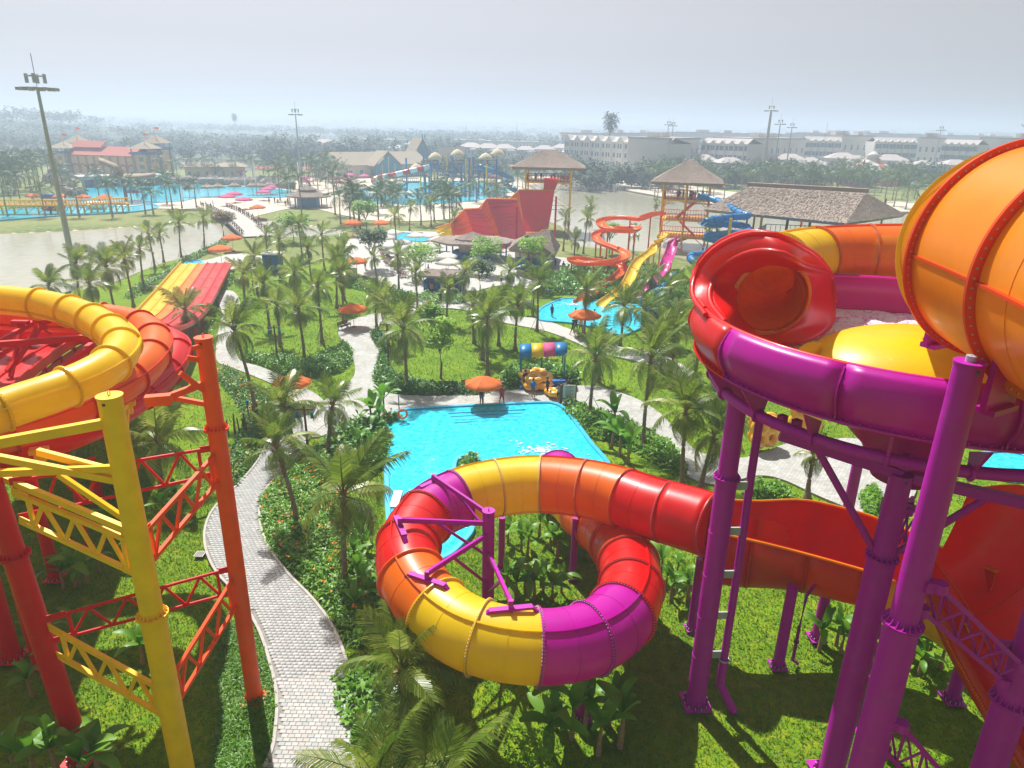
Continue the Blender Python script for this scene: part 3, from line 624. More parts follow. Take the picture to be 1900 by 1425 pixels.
# --- racer slide with six lanes
def racer():
    P0 = G(432, 496, .6); s_end = 100; dirv = Vector((.28, -.96, 0)).normalized(); left = Vector((-dirv.y, dirv.x, 0)) * -1
    if left.x > 0: left = -left
    root = empty('racer_slide', loc0(P0), 'wide mat racer slide with yellow, orange and pink lanes running down to the lake side', 'water slide')
    ss = [-2, 0, 15, 30, 40, 50, 60, 70, 76, 82, 88, 95, 104]; zz = [.5, .55, .6, .8, 2.0, 4.0, 7.0, 9.6, 10.4, 10.5, 10.3, 10.5, 12.5]
    S = np.arange(-2, 100, 1.0); ZZ = np.interp(S, ss, zz); ZZ = np.convolve(np.pad(ZZ, 3, 'edge'), np.ones(7) / 7, 'valid')
    cols = ['yellow', 'yellow', 'amber', 'coral', 'coral', 'red']; w_ = 1.22
    for ln in range(6):
        mb = MB(); rows = []
        for s_, z_ in zip(S, ZZ):
            o_ = P0 + dirv * s_ + left * (w_ * (5 - ln)); row = []
            for q in range(9):
                f = q / 8; dip = .16 * math.sin(math.pi * f) ** .6
                row.append(o_ + left * (w_ * f) + Vector((0, 0, z_ - dip)))
            rows.append(row)
        mb.grid(rows); mb.build('lane', cols[ln], root, solid=-.06)
    for ln in range(7):
        mb = MB()
        for a in range(len(S) - 1):
            o1 = P0 + dirv * S[a] + left * (w_ * (6 - ln)); o2 = P0 + dirv * S[a + 1] + left * (w_ * (6 - ln)); hh = .42 if ln in (0, 6) else .16
            mb.bar(o1 + Vector((0, 0, ZZ[a] + hh / 2 - .1)), o2 + Vector((0, 0, ZZ[a + 1] + hh / 2 - .1)), .09, hh)
        mb.build('lane_divider' if 0 < ln < 6 else 'side_wall', cols[min(ln, 5)], root)
    for ln in range(6):     # cross joints
        mb = MB()
        for s_ in range(4, 98, 6):
            o_ = P0 + dirv * s_ + left * (w_ * (5 - ln)); z_ = np.interp(s_, S, ZZ)
            mb.bar(o_ + left * .05 + Vector((0, 0, z_ - .13)), o_ + left * (w_ - .05) + Vector((0, 0, z_ - .13)), .03, .03)
        mb.build('lane_joint', cols[ln], root)
    for s_ in range(36, 96, 8):
        z_ = float(np.interp(s_, S, ZZ)) - .3
        for off in (.6, 6.4):
            p = P0 + dirv * s_ + left * off; mb = MB(); mb.tube([(p.x, p.y, 0), (p.x, p.y, z_)], .11, 12); mb.build('post', 'red_paint', root)
        p = P0 + dirv * s_; mb = MB(); mb.bar(p + Vector((0, 0, z_)), p + left * 7.3 + Vector((0, 0, z_)), .14, .2); mb.build('cross_beam', 'red_paint', root)
    mb = MB()
    for s_ in range(66, 96):   # deep flank below the red lane where it crests
        z1 = float(np.interp(s_, S, ZZ)); z2 = float(np.interp(s_ + 1, S, ZZ)); a = P0 + dirv * s_; b = P0 + dirv * (s_ + 1)
        mb.bar(a + Vector((0, 0, z1 - .55)), b + Vector((0, 0, z2 - .55)), .08, .7)
        if s_ % 2 == 0: mb.bar(a + Vector((0, 0, z1 - .9)), a + Vector((0, 0, z1 - .1)), .2, .12)
    mb.build('flank_panel', 'crimson', root)
racer()
# --- centre loop
CL = [(1318, 974, 5.75), (1280, 962, 5.7), (1210, 942, 5.6), (1140, 918, 5.5), (1065, 903, 5.4), (990, 898, 5.3), (915, 906, 5.2), (850, 924, 5.1), (795, 955, 5.0), (762, 1000, 4.9), (758, 1050, 4.8), (778, 1096, 4.65), (815, 1138, 4.5), (865, 1172, 4.4), (925, 1191, 4.3), (990, 1199, 4.2), (1050, 1196, 4.1), (1105, 1179, 4.0), (1146, 1149, 3.9), (1168, 1108, 3.75), (1170, 1066, 3.55), (1157, 1025, 3.3), (1130, 992, 3.0), (1098, 962, 2.7), (1066, 935, 2.4), (1045, 905, 2.1), (1035, 875, 1.75)]
P = GP(CL)
lp = empty('loop_tube_slide', (G(940, 1040, 0).x, G(940, 1100, 0).y, 0), 'closed tube slide in yellow, orange, red and purple bands looping above the lawn', 'water slide')
# 24 sections from right end of the upper run
cs = ['red', 'red', 'orange', 'orange', 'yellow', 'yellow', 'purple', 'red', 'red', 'orange', 'yellow', 'yellow', 'purple', 'purple', 'red', 'red', 'deep_orange', 'orange', 'orange', 'yellow', 'yellow', 'purple']
tube_slide(lp, P, 1.26, cs, len(cs), flange_w=.11, bolts=72, sub=6, midrib=True, nseg=40, seam_ang=rad(62))
# inside column with hanging arms
def st_col(u, v, vt, r_, lab, colr='purple_paint', top=False, flz=(), lean=(0, 0), ztop=None):
    p = G(u, v); r0 = empty('support_column', p, lab, 'column'); zt = ztop or HT(p, vt); column(r0, p, zt, r_, r_ * .92, colr, flz, eye=top, lean=lean); return r0, p, zt
rc, pc, zc_ = st_col(905, 1175, 948, .27, 'purple column rising inside the tube loop with hanging arms over the tube', top=True)
top = lambda dz: Vector((pc.x, pc.y, zc_ - dz))
for tgt, d1, d2 in (((804, 884, 6.5), .15, 1.0), ((742, 965, 6.5), .6, 2.2), ((792, 1064, 6.1), 1.1, 3.6), ((948, 1118, 5.9), 2.0, 4.0)):
    q = G(*tgt); arm(rc, top(d1), q, .12, .2, 'purple_paint'); arm(rc, top(d2), top(d1).lerp(q, .62), .09, .11, 'purple_paint', 'strut')
    dd = (q - top(0)); dd.z = 0; dd.normalize(); sd_ = Vector((-dd.y, dd.x, 0))
    mb = MB(); mb.bar(q - sd_ * .75 + Vector((0, 0, -.25)), q + sd_ * .75 + Vector((0, 0, -.25)), .22, .1); mb.bar(q + Vector((0, 0, -.35)), q + Vector((0, 0, .1)), .16, .16)
    for sg in (-1, 1): mb.bar(q + sd_ * (.75 * sg) + Vector((0, 0, -.27)), q + sd_ * (1.15 * sg) + Vector((0, 0, -.75)), .16, .1)
    mb.build('hanger_bracket', 'purple_paint', rc)
st_col(930, 1058, 960, .17, 'slim purple column behind the loop, left of the two under the far side'); st_col(1062, 1074, 962, .17, 'slim purple column behind the loop, right of the two under the far side')
st_col(1080, 1330, 1262, .24, 'short purple column below the front of the loop, among banana plants'); st_col(1283, 1168, 1036, .20, 'purple column below the red run of the loop slide, left of the tall pipe-clad column')
# --- open trough beyond the loop
def arc3(a, b, c, n=14, pw=1.0):
    """cross-section from near rim a through bottom b to far rim c"""
    out_ = []
    for k in range(n + 1):
        t = math.pi * k / n; f = (1 - math.cos(t)) / 2; base_ = a.lerp(c, f); mid = a.lerp(c, .5)
        out_.append(base_ + (b - mid) * (math.sin(t) ** pw))
    return out_
def trough():
    root = empty('open_trough_slide', loc0(G(1500, 1100)), 'open half-pipe slide of red, orange and yellow panels between loop and big red wall', 'water slide')
    e = P[0]; 
    st = [((1316, 986, 5.6), (1318, 925, 6.7), 2.2), ((1400, 1004, 5.5), (1400, 930, 6.6), 2.15), ((1480, 1024, 5.3), (1490, 928, 6.4), 2.0), ((1560, 1046, 5.2), (1570, 944, 6.2), 1.9), ((1620, 1064, 5.1), (1640, 966, 6.0), 1.8), ((1690, 1092, 5.0), (1710, 996, 5.9), 1.7), ((1740, 1118, 5.1), (1775, 1030, 6.2), 1.7), ((1800, 1165, 5.4), (1850, 1060, 7.0), 1.6)]
    st = [(a, c, d * 1.45) for a, c, d in st]; A = spline([G(*s[0]) for s in st], 25); C = spline([G(*s[1]) for s in st], 25); dp = np.interp(np.linspace(0, 1, 25), np.linspace(0, 1, len(st)), [s[2] for s in st])
    rows = [arc3(a, a.lerp(c, .5) + Vector((0, 0, -d)), c, 16, .8) for a, c, d in zip(A, C, dp)]
    for (i0, i1, col) in ((0, 4, 'red'), (4, 9, 'deep_orange'), (9, 14, 'deep_orange'), (14, 24, 'yellow')):
        mb = MB(); mb.grid(rows[i0:i1 + 1]); mb.build('trough_panel', [col], root, solid=-.05)
    lin = [[p + (A[i].lerp(C[i], .5) + Vector((0, 0, .5)) - p).normalized() * .09 for p in r] for i, r in enumerate(rows)]; mb = MB(); mb.grid(lin); mb.build('inner_lining', 'red', root)
    for i in (0, 4, 9, 14, 19):
        mb = MB(); mb.tube([p for p in rows[i]], .045, 6); mb.build('panel_flange', 'deep_orange', root)
    for R_ in (A, C):
        mb = MB(); mb.tube(R_, .06, 8); mb.build('rim', 'amber', root)
trough()
rc2, p2, z2 = st_col(1443, 1238, 1088, .23, 'purple column under the open trough with a thin drain pipe on its right side')
mb = MB(); b0 = p2 + Vector((.62, .1, 0)); mb.tube([p2 + Vector((.9, .2, .05)), b0 + Vector((0, 0, .3)), b0 + Vector((0, 0, 1.6)), b0 + Vector((0.05, 0, z2 - .5)), b0 + Vector((.5, .3, z2 - .1)), b0 + Vector((1.5, .6, z2 - .6)), b0 + Vector((1.9, .9, z2 + .2))], .07, 12); dpz = mb.build('drain_pipe', 'purple_paint', rc2)
mb = MB(); mb.torus(b0 + Vector((0, 0, 1.9)), (1, 0, 0), .12, .02, 16, 6); mb.cyl(b0 + Vector((0, 0, 1.2)), .11, .1, 14); mb.build('valve', 'dark_metal', dpz)
st_col(1515, 1186, 1100, .24, 'purple column on a square plate behind the open trough, beside a small banana plant'); st_col(1690, 1195, 1130, .22, 'purple column behind the trough, half hidden left of the red wall'); st_col(1766, 1300, 1195, .26, 'purple column on a pale square plate under the left edge of the red wall')
st_col(1838, 1420, 1290, .27, 'dark purple column at the bottom right corner under the red wall'); st_col(1565, 985, 850, .30, 'purple column in shade behind the bowl, standing by the paved path')
# --- big red wall
def wall():
    root = empty('red_wall_slide', loc0(G(1860, 1400)), 'steep curved red slide wall with orange bolted edge at the right side', 'water slide')
    la = [(1722, 1010, 7.4), (1728, 1075, 6.3), (1752, 1145, 5.5), (1800, 1238, 5.0), (1862, 1342, 4.5), (1930, 1450, 4.2)]
    ra = [(1800, 905, 9.6), (1900, 900, 9.8), (1990, 940, 9.6), (2060, 1040, 8.8), (2130, 1200, 8.0), (2180, 1400, 7.5)]
    A = spline([G(*q) for q in la], 24); C = spline([G(*q) for q in ra], 24); rows = []
    for a, c in zip(A, C):
        row = []
        for k in range(15):
            f = k / 14; row.append(a.lerp(c, f) + Vector((0, 0, -1.5 * math.sin(math.pi * f) ** .9)))
        rows.append(row)
    for i0, i1 in ((0, 7), (7, 15), (15, 23)):
        mb = MB(); mb.grid(rows[i0:i1 + 1]); mb.build('wall_panel', 'red', root)
    for i in (7, 15):
        mb = MB(); mb.tube(rows[i], .025, 6); mb.build('panel_seam', 'deep_orange', root)
    mb = MB(); mb.tube([r[4] + Vector((0, 0, .05)) for r in rows], .03, 6); mb.build('panel_seam', 'orange', root)
    # bolted outer flange
    mb = MB(); fr1 = frames(A)
    mb.grid([[a + Vector((-.02, 0, .05)) for a in A], [a + Vector((-.10, -.05, -.55)) for a in A]]); fl = mb.build('edge_flange', 'deep_orange', root, solid=-.05)
    mb = MB(); mb.tube(A, .07, 8); mb.build('edge_roll', 'deep_orange', root)
    mb = MB()
    for a in spline([G(*q) for q in la], 90): mb.bar(a + Vector((-.12, -.1, -.25)), a + Vector((-.18, -.16, -.25)), .04)
    b_ = mb.build('bolts', 'amber', fl); b_['kind'] = 'stuff'
wall()
# --- bowl
BC = Vector((12.3, 20.6, 15.5)); BR = 6.35
def bowl():
    root = empty('bowl_slide', (BC.x, BC.y, 0), 'giant open bowl slide with purple outside, magenta and red inside and foaming water', 'water slide')
    def rimz(a):   # a: angle from +x ; rim climbs over the left entry
        d = math.atan2(math.sin(a - rad(158)), math.cos(a - rad(158))); d2 = math.atan2(math.sin(a - rad(124)), math.cos(a - rad(124))); return 15.78  - 1.5 * math.exp(-(d2 / .36) ** 4)
    segs = [(-100, -60, 'purple'), (-60, -20, 'purple'), (-20, 20, 'purple'), (20, 60, 'magenta'), (60, 100, 'magenta'), (100, 132, 'red'), (132, 164, 'red'), (164, 196, 'red'), (196, 228, 'purple'), (228, 260, 'purple')]
    for a0, a1, col in segs:
        colin = {'purple': 'magenta', 'magenta': 'magenta', 'red': 'red'}[col] if not (196 <= a0 < 228) else 'red'
        rows = []; n = 9
        for k in range(n):
            a = rad(a0 + (a1 - a0) * k / (n - 1)); d = Vector((math.cos(a), math.sin(a), 0)); rz = rimz(a); row = []
            for q in range(9):     # wall
                f = q / 8; zz_ = rz + (14.35 - rz) * f; rr = BR + .28 * math.sin(math.pi * min(f * 1.15, 1)) - .0 * f
                row.append(Vector((BC.x, BC.y, 0)) + d * rr + Vector((0, 0, zz_)))
            for q in range(1, 8):  # floor curves in
                f = q / 7; row.append(Vector((BC.x, BC.y, 0)) + d * (BR - f * 2.7) + Vector((0, 0, 14.35 - .75 * math.sin(f * math.pi / 2))))
            rows.append(row)
        mb = MB(); n2 = len(rows[0]); mb.grid(rows); o_ = mb.build('bowl_panel', [col, colin], root)
        md = o_.modifiers.new('s', 'SOLIDIFY'); md.thickness = .07; md.offset = 1; md.material_offset = 0
        inner = MB(); inner.grid([[p + (Vector((BC.x, BC.y, p.z)) - p).normalized() * .09 + Vector((0, 0, .05)) for p in r[:]] for r in rows]); inner.build('inner_lining', colin if col != 'red' else 'red', root)
        # vertical flange outside
        fl = MB(); r = rows[0]; fl.grid([[p for p in r], [p + (p - Vector((BC.x, BC.y, p.z))).normalized() * .13 + Vector((0, 0, -.03)) for p in r]], smooth=False); fl.build('rib_flange', col, o_, solid=.04)
        fl = MB(); fl.grid([[r_[8] + (r_[8] - Vector((BC.x, BC.y, r_[8].z))).normalized() * w_ + Vector((0, 0, z_)) for r_ in rows] for w_, z_ in ((0, .03), (.16, .03), (.16, -.03), (0, -.03))], smooth=False); sf = fl.build('seam_flange', col, o_)
        bl = MB()
        for k in range(16):
            a = rad(a0 + (a1 - a0) * (k + .5) / 16); p = Vector((BC.x, BC.y, 0)) + Vector((math.cos(a), math.sin(a), 0)) * (BR + .1); bl.bar(p + Vector((0, 0, 14.38)), p + Vector((0, 0, 14.44)), .04)
        b_ = bl.build('bolts', col, sf); b_['kind'] = 'stuff'
        rm = MB(); rm.tube([r_[0] for r_ in rows], .075, 8, cap=False); rm.build('rim', colin, o_)
    # deep cone under the floor
    rows = []
    for q, (rr, z_) in enumerate(((3.8, 13.6), (2.9, 13.1), (1.9, 12.5), (1.2, 11.8), (.9, 10.9))):
        rows.append([Vector((BC.x + math.cos(a) * rr, BC.y + math.sin(a) * rr - q * .25, z_)) for a in np.linspace(0, 2 * math.pi, 33)])
    mb = MB(); mb.grid(rows); mb.build('drop_funnel', 'purple', root, solid=.05)
    rows = []
    pth = spline([Vector((BC.x, BC.y - 1.0, 10.2)), Vector((BC.x + .6, BC.y - 1.5, 9.0)), Vector((BC.x + 1.6, BC.y - 1.8, 8.6)), Vector((BC.x + 3.2, BC.y - 2, 9.0))], 9)
    # water inside
    n = 96; rows = []
    for rr in np.linspace(2.3, 6.1, 16):
        rows.append([Vector((BC.x + math.cos(a) * rr, BC.y + math.sin(a) * rr, 14.02 + max(0, rr - 4.5) * .32 + .07 * math.sin(a * 17 + rr * 5) * math.cos(rr * 9) + random.uniform(-.03, .03))) for a in np.linspace(0, 2 * math.pi, n, endpoint=False)])
    mb = MB(); mb.grid(rows, close=True); wt = mb.build('bowl_water', 'bowl_water', root)
    # yellow island and fin
    cI = Vector((12.7, 19.3, 13.85)); rows = []
    for q in range(13):
        t = q / 12 * math.pi / 2; hh = math.sin(t); rr = math.cos(t) ** .65 if q < 12 else 0.001
        rows.append([cI + Vector((math.cos(a) * 4.2 * rr, math.sin(a) * 3.1 * rr, 1.75 * hh - .06 * math.cos(a) * rr * 4)) for a in np.linspace(0, 2 * math.pi, 40, endpoint=False)])
    mb = MB(); mb.grid(rows, close=True); mb.build('centre_island', 'yellow', root)
    mb = MB(); rows = []
    for q in range(9):
        t = q / 8; rows.append([Vector((7.3 + 1.45 * t + .25 * math.sin(k / 6 * math.pi), 18.6 + 1.3 * t - .5 * t * t + (k / 6 - .5) * .45, 14.0 + 1.35 * math.sin(math.pi * (.12 + .5 * t)) * math.sin(math.pi * (k / 6)) ** .4)) for k in range(7)])
    mb.grid(rows); mb.build('island_fin', 'yellow', root, solid=.05)
    # ring beam and fins beneath
    mb = MB(); rr = BR - .6; mb.tube([Vector((BC.x + math.cos(a) * rr, BC.y + math.sin(a) * rr, 13.42)) for a in np.linspace(0, 2 * math.pi, 61)], .16, 12); rb = mb.build('ring_beam', 'purple_paint', root)
    for k in range(20):
        a = 2 * math.pi * (k + .3) / 20; d = Vector((math.cos(a), math.sin(a), 0)); n_ = Vector((-d.y, d.x, 0)) * .04; c = Vector((BC.x, BC.y, 0)); mb = MB()
        q = [c + d * (rr - .15) + Vector((0, 0, 13.47)), c + d * (rr + .15) + Vector((0, 0, 13.47)), c + d * (BR + .15) + Vector((0, 0, 14.3)), c + d * (rr - .25) + Vector((0, 0, 13.85))]
        mb.add([x - n_ for x in q] + [x + n_ for x in q], [(3, 2, 1, 0), (4, 5, 6, 7), (0, 1, 5, 4), (1, 2, 6, 5), (2, 3, 7, 6), (3, 0, 4, 7)]); mb.build('support_fin', 'purple', rb)
        mb = MB(); mb.torus(c + d * (rr) + Vector((0, 0, 13.42)), (-d.y, d.x, 0), .19, .05, 14, 6); mb.build('pipe_clamp', 'purple_paint', rb)
    return root
def foam_mat():
    mt = bpy.data.materials.new('bowl_water'); mt.use_nodes = True; n = mt.node_tree.nodes; L = mt.node_tree.links; b = n['Principled BSDF']; b.inputs['Roughness'].default_value = .15
    tc = n.new('ShaderNodeTexCoord'); nz = n.new('ShaderNodeTexNoise'); nz.inputs['Scale'].default_value = 3.6; nz.inputs['Detail'].default_value = 9; nz.inputs['Roughness'].default_value = .72; nz.inputs['Distortion'].default_value = 1.5
    L.new(tc.outputs['Object'], nz.inputs['Vector']); rp = n.new('ShaderNodeValToRGB'); rp.color_ramp.elements[0].position = .37; rp.color_ramp.elements[0].color = (.80, .06, .55, 1); rp.color_ramp.elements[1].position = .51; rp.color_ramp.elements[1].color = (.85, .80, .86, 1)
    L.new(nz.outputs['Fac'], rp.inputs[0]); L.new(rp.outputs[0], b.inputs['Base Color'])
    bp = n.new('ShaderNodeBump'); bp.inputs['Strength'].default_value = .8; bp.inputs['Distance'].default_value = .1; L.new(nz.outputs['Fac'], bp.inputs['Height']); L.new(bp.outputs[0], b.inputs['Normal']); M['bowl_water'] = mt
foam_mat(); bowl()
# entry tube that winds round the bowl
et = empty('entry_tube_slide', (13.5, 28.5, 0), 'red, yellow and orange tube feeding the bowl, its dark round mouth open towards the bowl', 'water slide')
EP = [Vector((8.5, 22.6, 15.85)), Vector((8.6, 23.8, 15.95)), Vector((9.2, 25.5, 16.05)), Vector((10.8, 27.3, 16.2)), Vector((13.1, 28.5, 16.25)), Vector((15.8, 28.2, 16.4)), Vector((18.0, 26.6, 16.6)), Vector((19.2, 24.0, 16.9))]
tube_slide(et, EP, 1.18, ['amber', 'yellow', 'yellow', 'orange', 'orange', 'orange', 'amber'], 7, flange_w=.12, bolts=70, sub=8, midrib=True, nseg=40, seam_ang=rad(100))
mb = MB(); mb.tube(spline(EP[:6], 40), 1.12, 40, cap=False); mb.build('inner_lining', 'mouth_shade_orange', et)  # added inner tube: blocks light through the shell, shaded mouth tone in its colour
def mouth():
    """red flared surround that joins the tube mouth to the bowl wall and rim"""
    outer = [(1345, 598, 15.75), (1318, 560, 15.9), (1322, 520, 16.4), (1352, 487, 17.1), (1400, 467, 17.6), (1450, 470, 17.7), (1488, 490, 17.3), (1540, 511, 16.1), (1548, 560, 15.2), (1543, 606, 14.3), (1490, 636, 14.2), (1410, 642, 14.2), (1352, 632, 14.7)]
    Q = GP(outer); Q = spline(Q + [Q[0]], 53)[:-1]; c = EP[0]; t = (EP[0] - EP[1]).normalized(); s_ = t.cross(Vector((0, 0, 1))).normalized(); u_ = s_.cross(t)
    def ang(p): d = p - c; return math.atan2(d.dot(u_), d.dot(s_))
    rows = []; rims = []
    un = np.unwrap([ang(q) for q in Q]); dr_ = 1 if un[-1] > un[0] else -1; n_q = len(Q); base_a = float(np.mean([un[k] - dr_ * 2 * math.pi * k / n_q for k in range(n_q)])); inner = [c + (s_ * math.cos(base_a + dr_ * 2 * math.pi * k / n_q) + u_ * math.sin(base_a + dr_ * 2 * math.pi * k / n_q)) * 1.15 for k in range(n_q)]
    for k in range(9):
        f = k / 8; e = f ** 1.15; rows.append([a.lerp(b, e) - t * (.16 * math.sin(math.pi * f)) + (a - c).normalized() * (-.10 * math.sin(math.pi * f)) for a, b in zip(inner, Q)])
    mb = MB(); mb.grid(rows, close=True); o = mb.build('mouth_surround', 'red', et, solid=.05)
    hood = spline(GP(outer[0:9]), 40); mb = MB(); mb.tube(hood, .10, 10); mb.build('hood_rim', 'red', et)
    # outer hood shells that wrap the first bend
    rows = []
    for k in range(15):
        f = k / 14; row = []
        for hi_, h in enumerate(hood):
            wt = min(1, (39 - hi_) / 20) ** .7; d = h - c; d = (d - t * d.dot(t)); row.append(h - t * (.1 + 2.0 * wt) * f + d.normalized() * (.58 * wt * math.sin(math.pi * min(f * 1.1, 1)) ** .7 - .25 * f) + Vector((0, 0, -.1 * f)))
        rows.append(row)
    for k0, k1 in ((0, 4), (4, 9), (9, 14)):
        mb = MB(); mb.grid(rows[k0:k1 + 1]); mb.build('hood_shell', 'red', et); mb = MB(); mb.tube([p + (p - c).normalized() * .03 for p in rows[k1]], .085, 8); mb.build('hood_flange', 'red', et)
mouth()
# giant orange tube at the upper right
gt = empty('giant_tube', (11, 14, 0), 'giant bulging orange tube with dark bolted ribs at the upper right edge', 'water slide')
C1 = GZ(1888, 470, 16.0); C2 = GZ(2086, 530, 13.1); C3 = GZ(2330, 620, 10.4); C4 = GZ(2640, 740, 8.2)
tube_slide(gt, [C1, C2, C3, C4], 2.3, ['amber', 'amber', 'amber'], 3, flange_w=.20, th=.04, bolts=84, sub=9, flange_col='deep_orange', nseg=80, Rs=[2.34, 2.5, 2.5, 2.4], seam_ang=rad(178), midrib=True)
tube_slide(gt, [C1 + (C1 - C2).normalized() * .12, GZ(1842, 462, 18.5), GZ(1800, 456, 21.5)], 2.2, ['yellow', 'yellow'], 2, flange_w=.08, th=.04, bolts=0, sub=6, nseg=64, Rs=[2.34, 2.15, 1.5], seam=False)
# ---------------------------------------------------------------- right-hand columns and lattice
p = G(1290, 1306); r0 = empty('support_column', p, 'tall purple column with a thin pipe strapped alongside, at the left of the bowl', 'column')
zt = HT(p, 690); column(r0, p, zt, .36, .31, 'purple_paint', (HT(p, 885),), eye=False)
pb = G(1330, 1312) + Vector((.05, .15, 0)); pipe = [pb + Vector((.55, -.35, .0)), pb + Vector((.3, -.2, .45)), pb + Vector((.0, 0, 1.0)), Vector((pb.x + .0, pb.y, 2.2)), Vector((pb.x + .02, pb.y + .05, 6)), Vector((pb.x + .0, pb.y + .1, 10)), Vector((pb.x + .0, pb.y + .1, 12.2))]
mb = MB(); mb.tube(pipe[:4], .16, 16); mb.tube(pipe[3:], .14, 16); pp_ = mb.build('water_pipe', 'purple_paint', r0)
for z in (2.4, 4.2, 6.0, 7.8, 9.6): 
    mb = MB(); mb.bar((p.x, p.y, z), (pb.x + .12, pb.y + .05, z), .07, .3); mb.build('pipe_clamp', 'galvanised', r0)
    mb = MB(); mb.torus((p.x, p.y, z), (0, 0, 1), .36, .012, 28, 5); mb.build('strap', 'purple_paint', r0)
mb = MB(); mb.torus(pipe[3], (0, 0, 1), .19, .04, 18, 6); mb.torus(Vector(pipe[3]) + Vector((.2, -.1, .1)), (1, 0, 0), .1, .02, 14, 5); mb.build('valve', 'galvanised', pp_)
mb = MB(); q = Vector((p.x, p.y, zt)); mb.box(q + Vector((0, 0, .1)), (.9, .35, .12), .4); mb.box(q + Vector((0, 0, .3)), (.3, .3, .4), .4); mb.build('saddle_bracket', 'purple_paint', r0)

def gp_col(base_uv, vt=None, r=.5, r1=.37, flz=(), lab='', top=False, ztop=None, base_h=0):
    b = G(*base_uv); z = ztop or HT(b, vt); root = empty('support_column', b, lab, 'column'); column(root, b, z, r, r1, 'purple_paint', flz, eye=top); return root, b, z
bF = Vector((9.12, 13.2, 0)); bR = Vector((12.6, 13.6, 0))
def gp2(b, z, r, r1, flz, lab, top): root = empty('support_column', b, lab, 'column'); column(root, b, z, r, r1, 'purple_paint', flz, eye=top); return root
zF = 16.75; rF = gp2(bF, zF, .38, .28, (HT(bF, 1155),), 'tallest purple column in front of the bowl, carrying the giant orange tube', True)
rB, bB, zB = gp_col((1540, 1440), 880, .41, .31, (HT(G(1540, 1440), 1032),), 'purple column just left of the tallest one, carrying the bowl ring beam', True)
rM, bM, zM = gp_col((1612, 1370), 905, .28, .26, (), 'dark purple column in shade right behind the tallest column')
rR = gp2(bR, 12.2, .38, .34, (HT(bR, 1300),), 'purple column at the bottom right corner joined by lattice bracing to the tallest column', False)
mb = MB(); q = Vector((bF.x, bF.y, zF)); mb.cyl(q + Vector((0, 0, .03)), .10, .12, 14); mb.build('bearing_pin', 'galvanised', rF)
def lattice(root, a, b, z1a, z1b, z2a, z2b, w, n=4, r=.055, colr='purple_paint'):
    """box lattice of three chords, a -> b"""
    d = (b - a); d.z = 0; d.normalize(); s = Vector((-d.y, d.x, 0)) * w
    c1 = (Vector((a.x, a.y, z1a)) + d * .4, Vector((b.x, b.y, z1b)) - d * .4); c2 = (Vector((a.x, a.y, z2a)) + d * .4, Vector((b.x, b.y, z2b)) - d * .4)
    chords = [(c1[0] + s, c1[1] + s), (c1[0] - s, c1[1] - s), c2]
    for p_, q_ in chords:
        mb = MB(); mb.bar(p_, q_, r * 2, r * 2.3); mb.build('chord', colr, root)
        for e_, o_ in ((p_, -d), (q_, d)):
            mb = MB(); mb.cyl(e_ + Vector((0, 0, -.12)), .16, .24, 14); mb.bar(e_, e_ + o_ * .35, .1, .26); mb.build('end_plate', colr, root)
    for ci, cj in ((0, 2), (1, 2), (0, 1)):
        for k in range(n):
            p_ = chords[ci][0].lerp(chords[ci][1], (k + .15) / n); q_ = chords[cj][0].lerp(chords[cj][1], (k + .65) / n)
            mb = MB(); mb.bar(p_, q_, r * 1.1); mb.build('brace', colr, root)
            p2_ = chords[ci][0].lerp(chords[ci][1], min((k + 1.15) / n, 1)); mb = MB(); mb.bar(q_, p2_, r * 1.1); mb.build('brace', colr, root)
lf = empty('lattice_bracing', loc0(bF), 'purple tubular lattice braces running from the tallest column down to the right corner', 'bracing')
lattice(lf, bF, bR, HT(bF, 1075), HT(bR, 1215), HT(bF, 1135), HT(bR, 1262), .32, 4, .045)
lattice(lf, bF, bR, HT(bF, 1330), HT(bR, 1480), HT(bF, 1395), HT(bR, 1530), .32, 4, .045)
lg = empty('lattice_bracing', loc0(bB), 'short purple lattice braces between the tallest column and the two beside it', 'bracing')
lattice(lg, bB + Vector((.1, .2, 0)), bM + Vector((.2, .6, 0)), HT(bB, 955), HT(bB, 1000), HT(bB, 1035), HT(bB, 1080), .3, 2, .05)
lattice(lg, bB + Vector((.1, .2, 0)), bM + Vector((.2, .6, 0)), HT(bB, 1215), HT(bB, 1255), HT(bB, 1290), HT(bB, 1330), .3, 2, .05)
# beams under the bowl
bb = empty('bowl_beam', (9.0, 17.5, 0), 'long purple box beams and diagonal struts holding up the bowl from below', 'beam')
z_ = 11.55
q0 = G(1447, 806, 12.5); 
q1 = Vector((bB.x, bB.y, zB)); q2 = q1 + (q1 - q0) * 1.35; q2.z = 11.3
for a, b, w_ in ((q0, q1, .26), (q1 + (q1 - q0).normalized() * .3, q2, .26)):
    mb = MB(); mb.bar(a, b, w_, w_ * 1.2); mb.build('box_beam', 'purple_paint', bb, bevel=.01)
for a, b in ((q0.lerp(q1, .3), Vector((bB.x, bB.y, zB - 3.0))), (q1.lerp(q2, .5), Vector((bB.x, bB.y, zB - 3.0)))):
    mb = MB(); mb.tube([a, b], .11, 14); mb.build('strut', 'purple_paint', bb)
for a in (q0, q0.lerp(q1, .12), q1):
    mb = MB(); mb.box(a + Vector((0, 0, .3)), (.5, .5, .08), .5); mb.box(a + Vector((0, 0, .45)), (.22, .22, .35), .5); mb.build('saddle_bracket', 'purple_paint', bb)
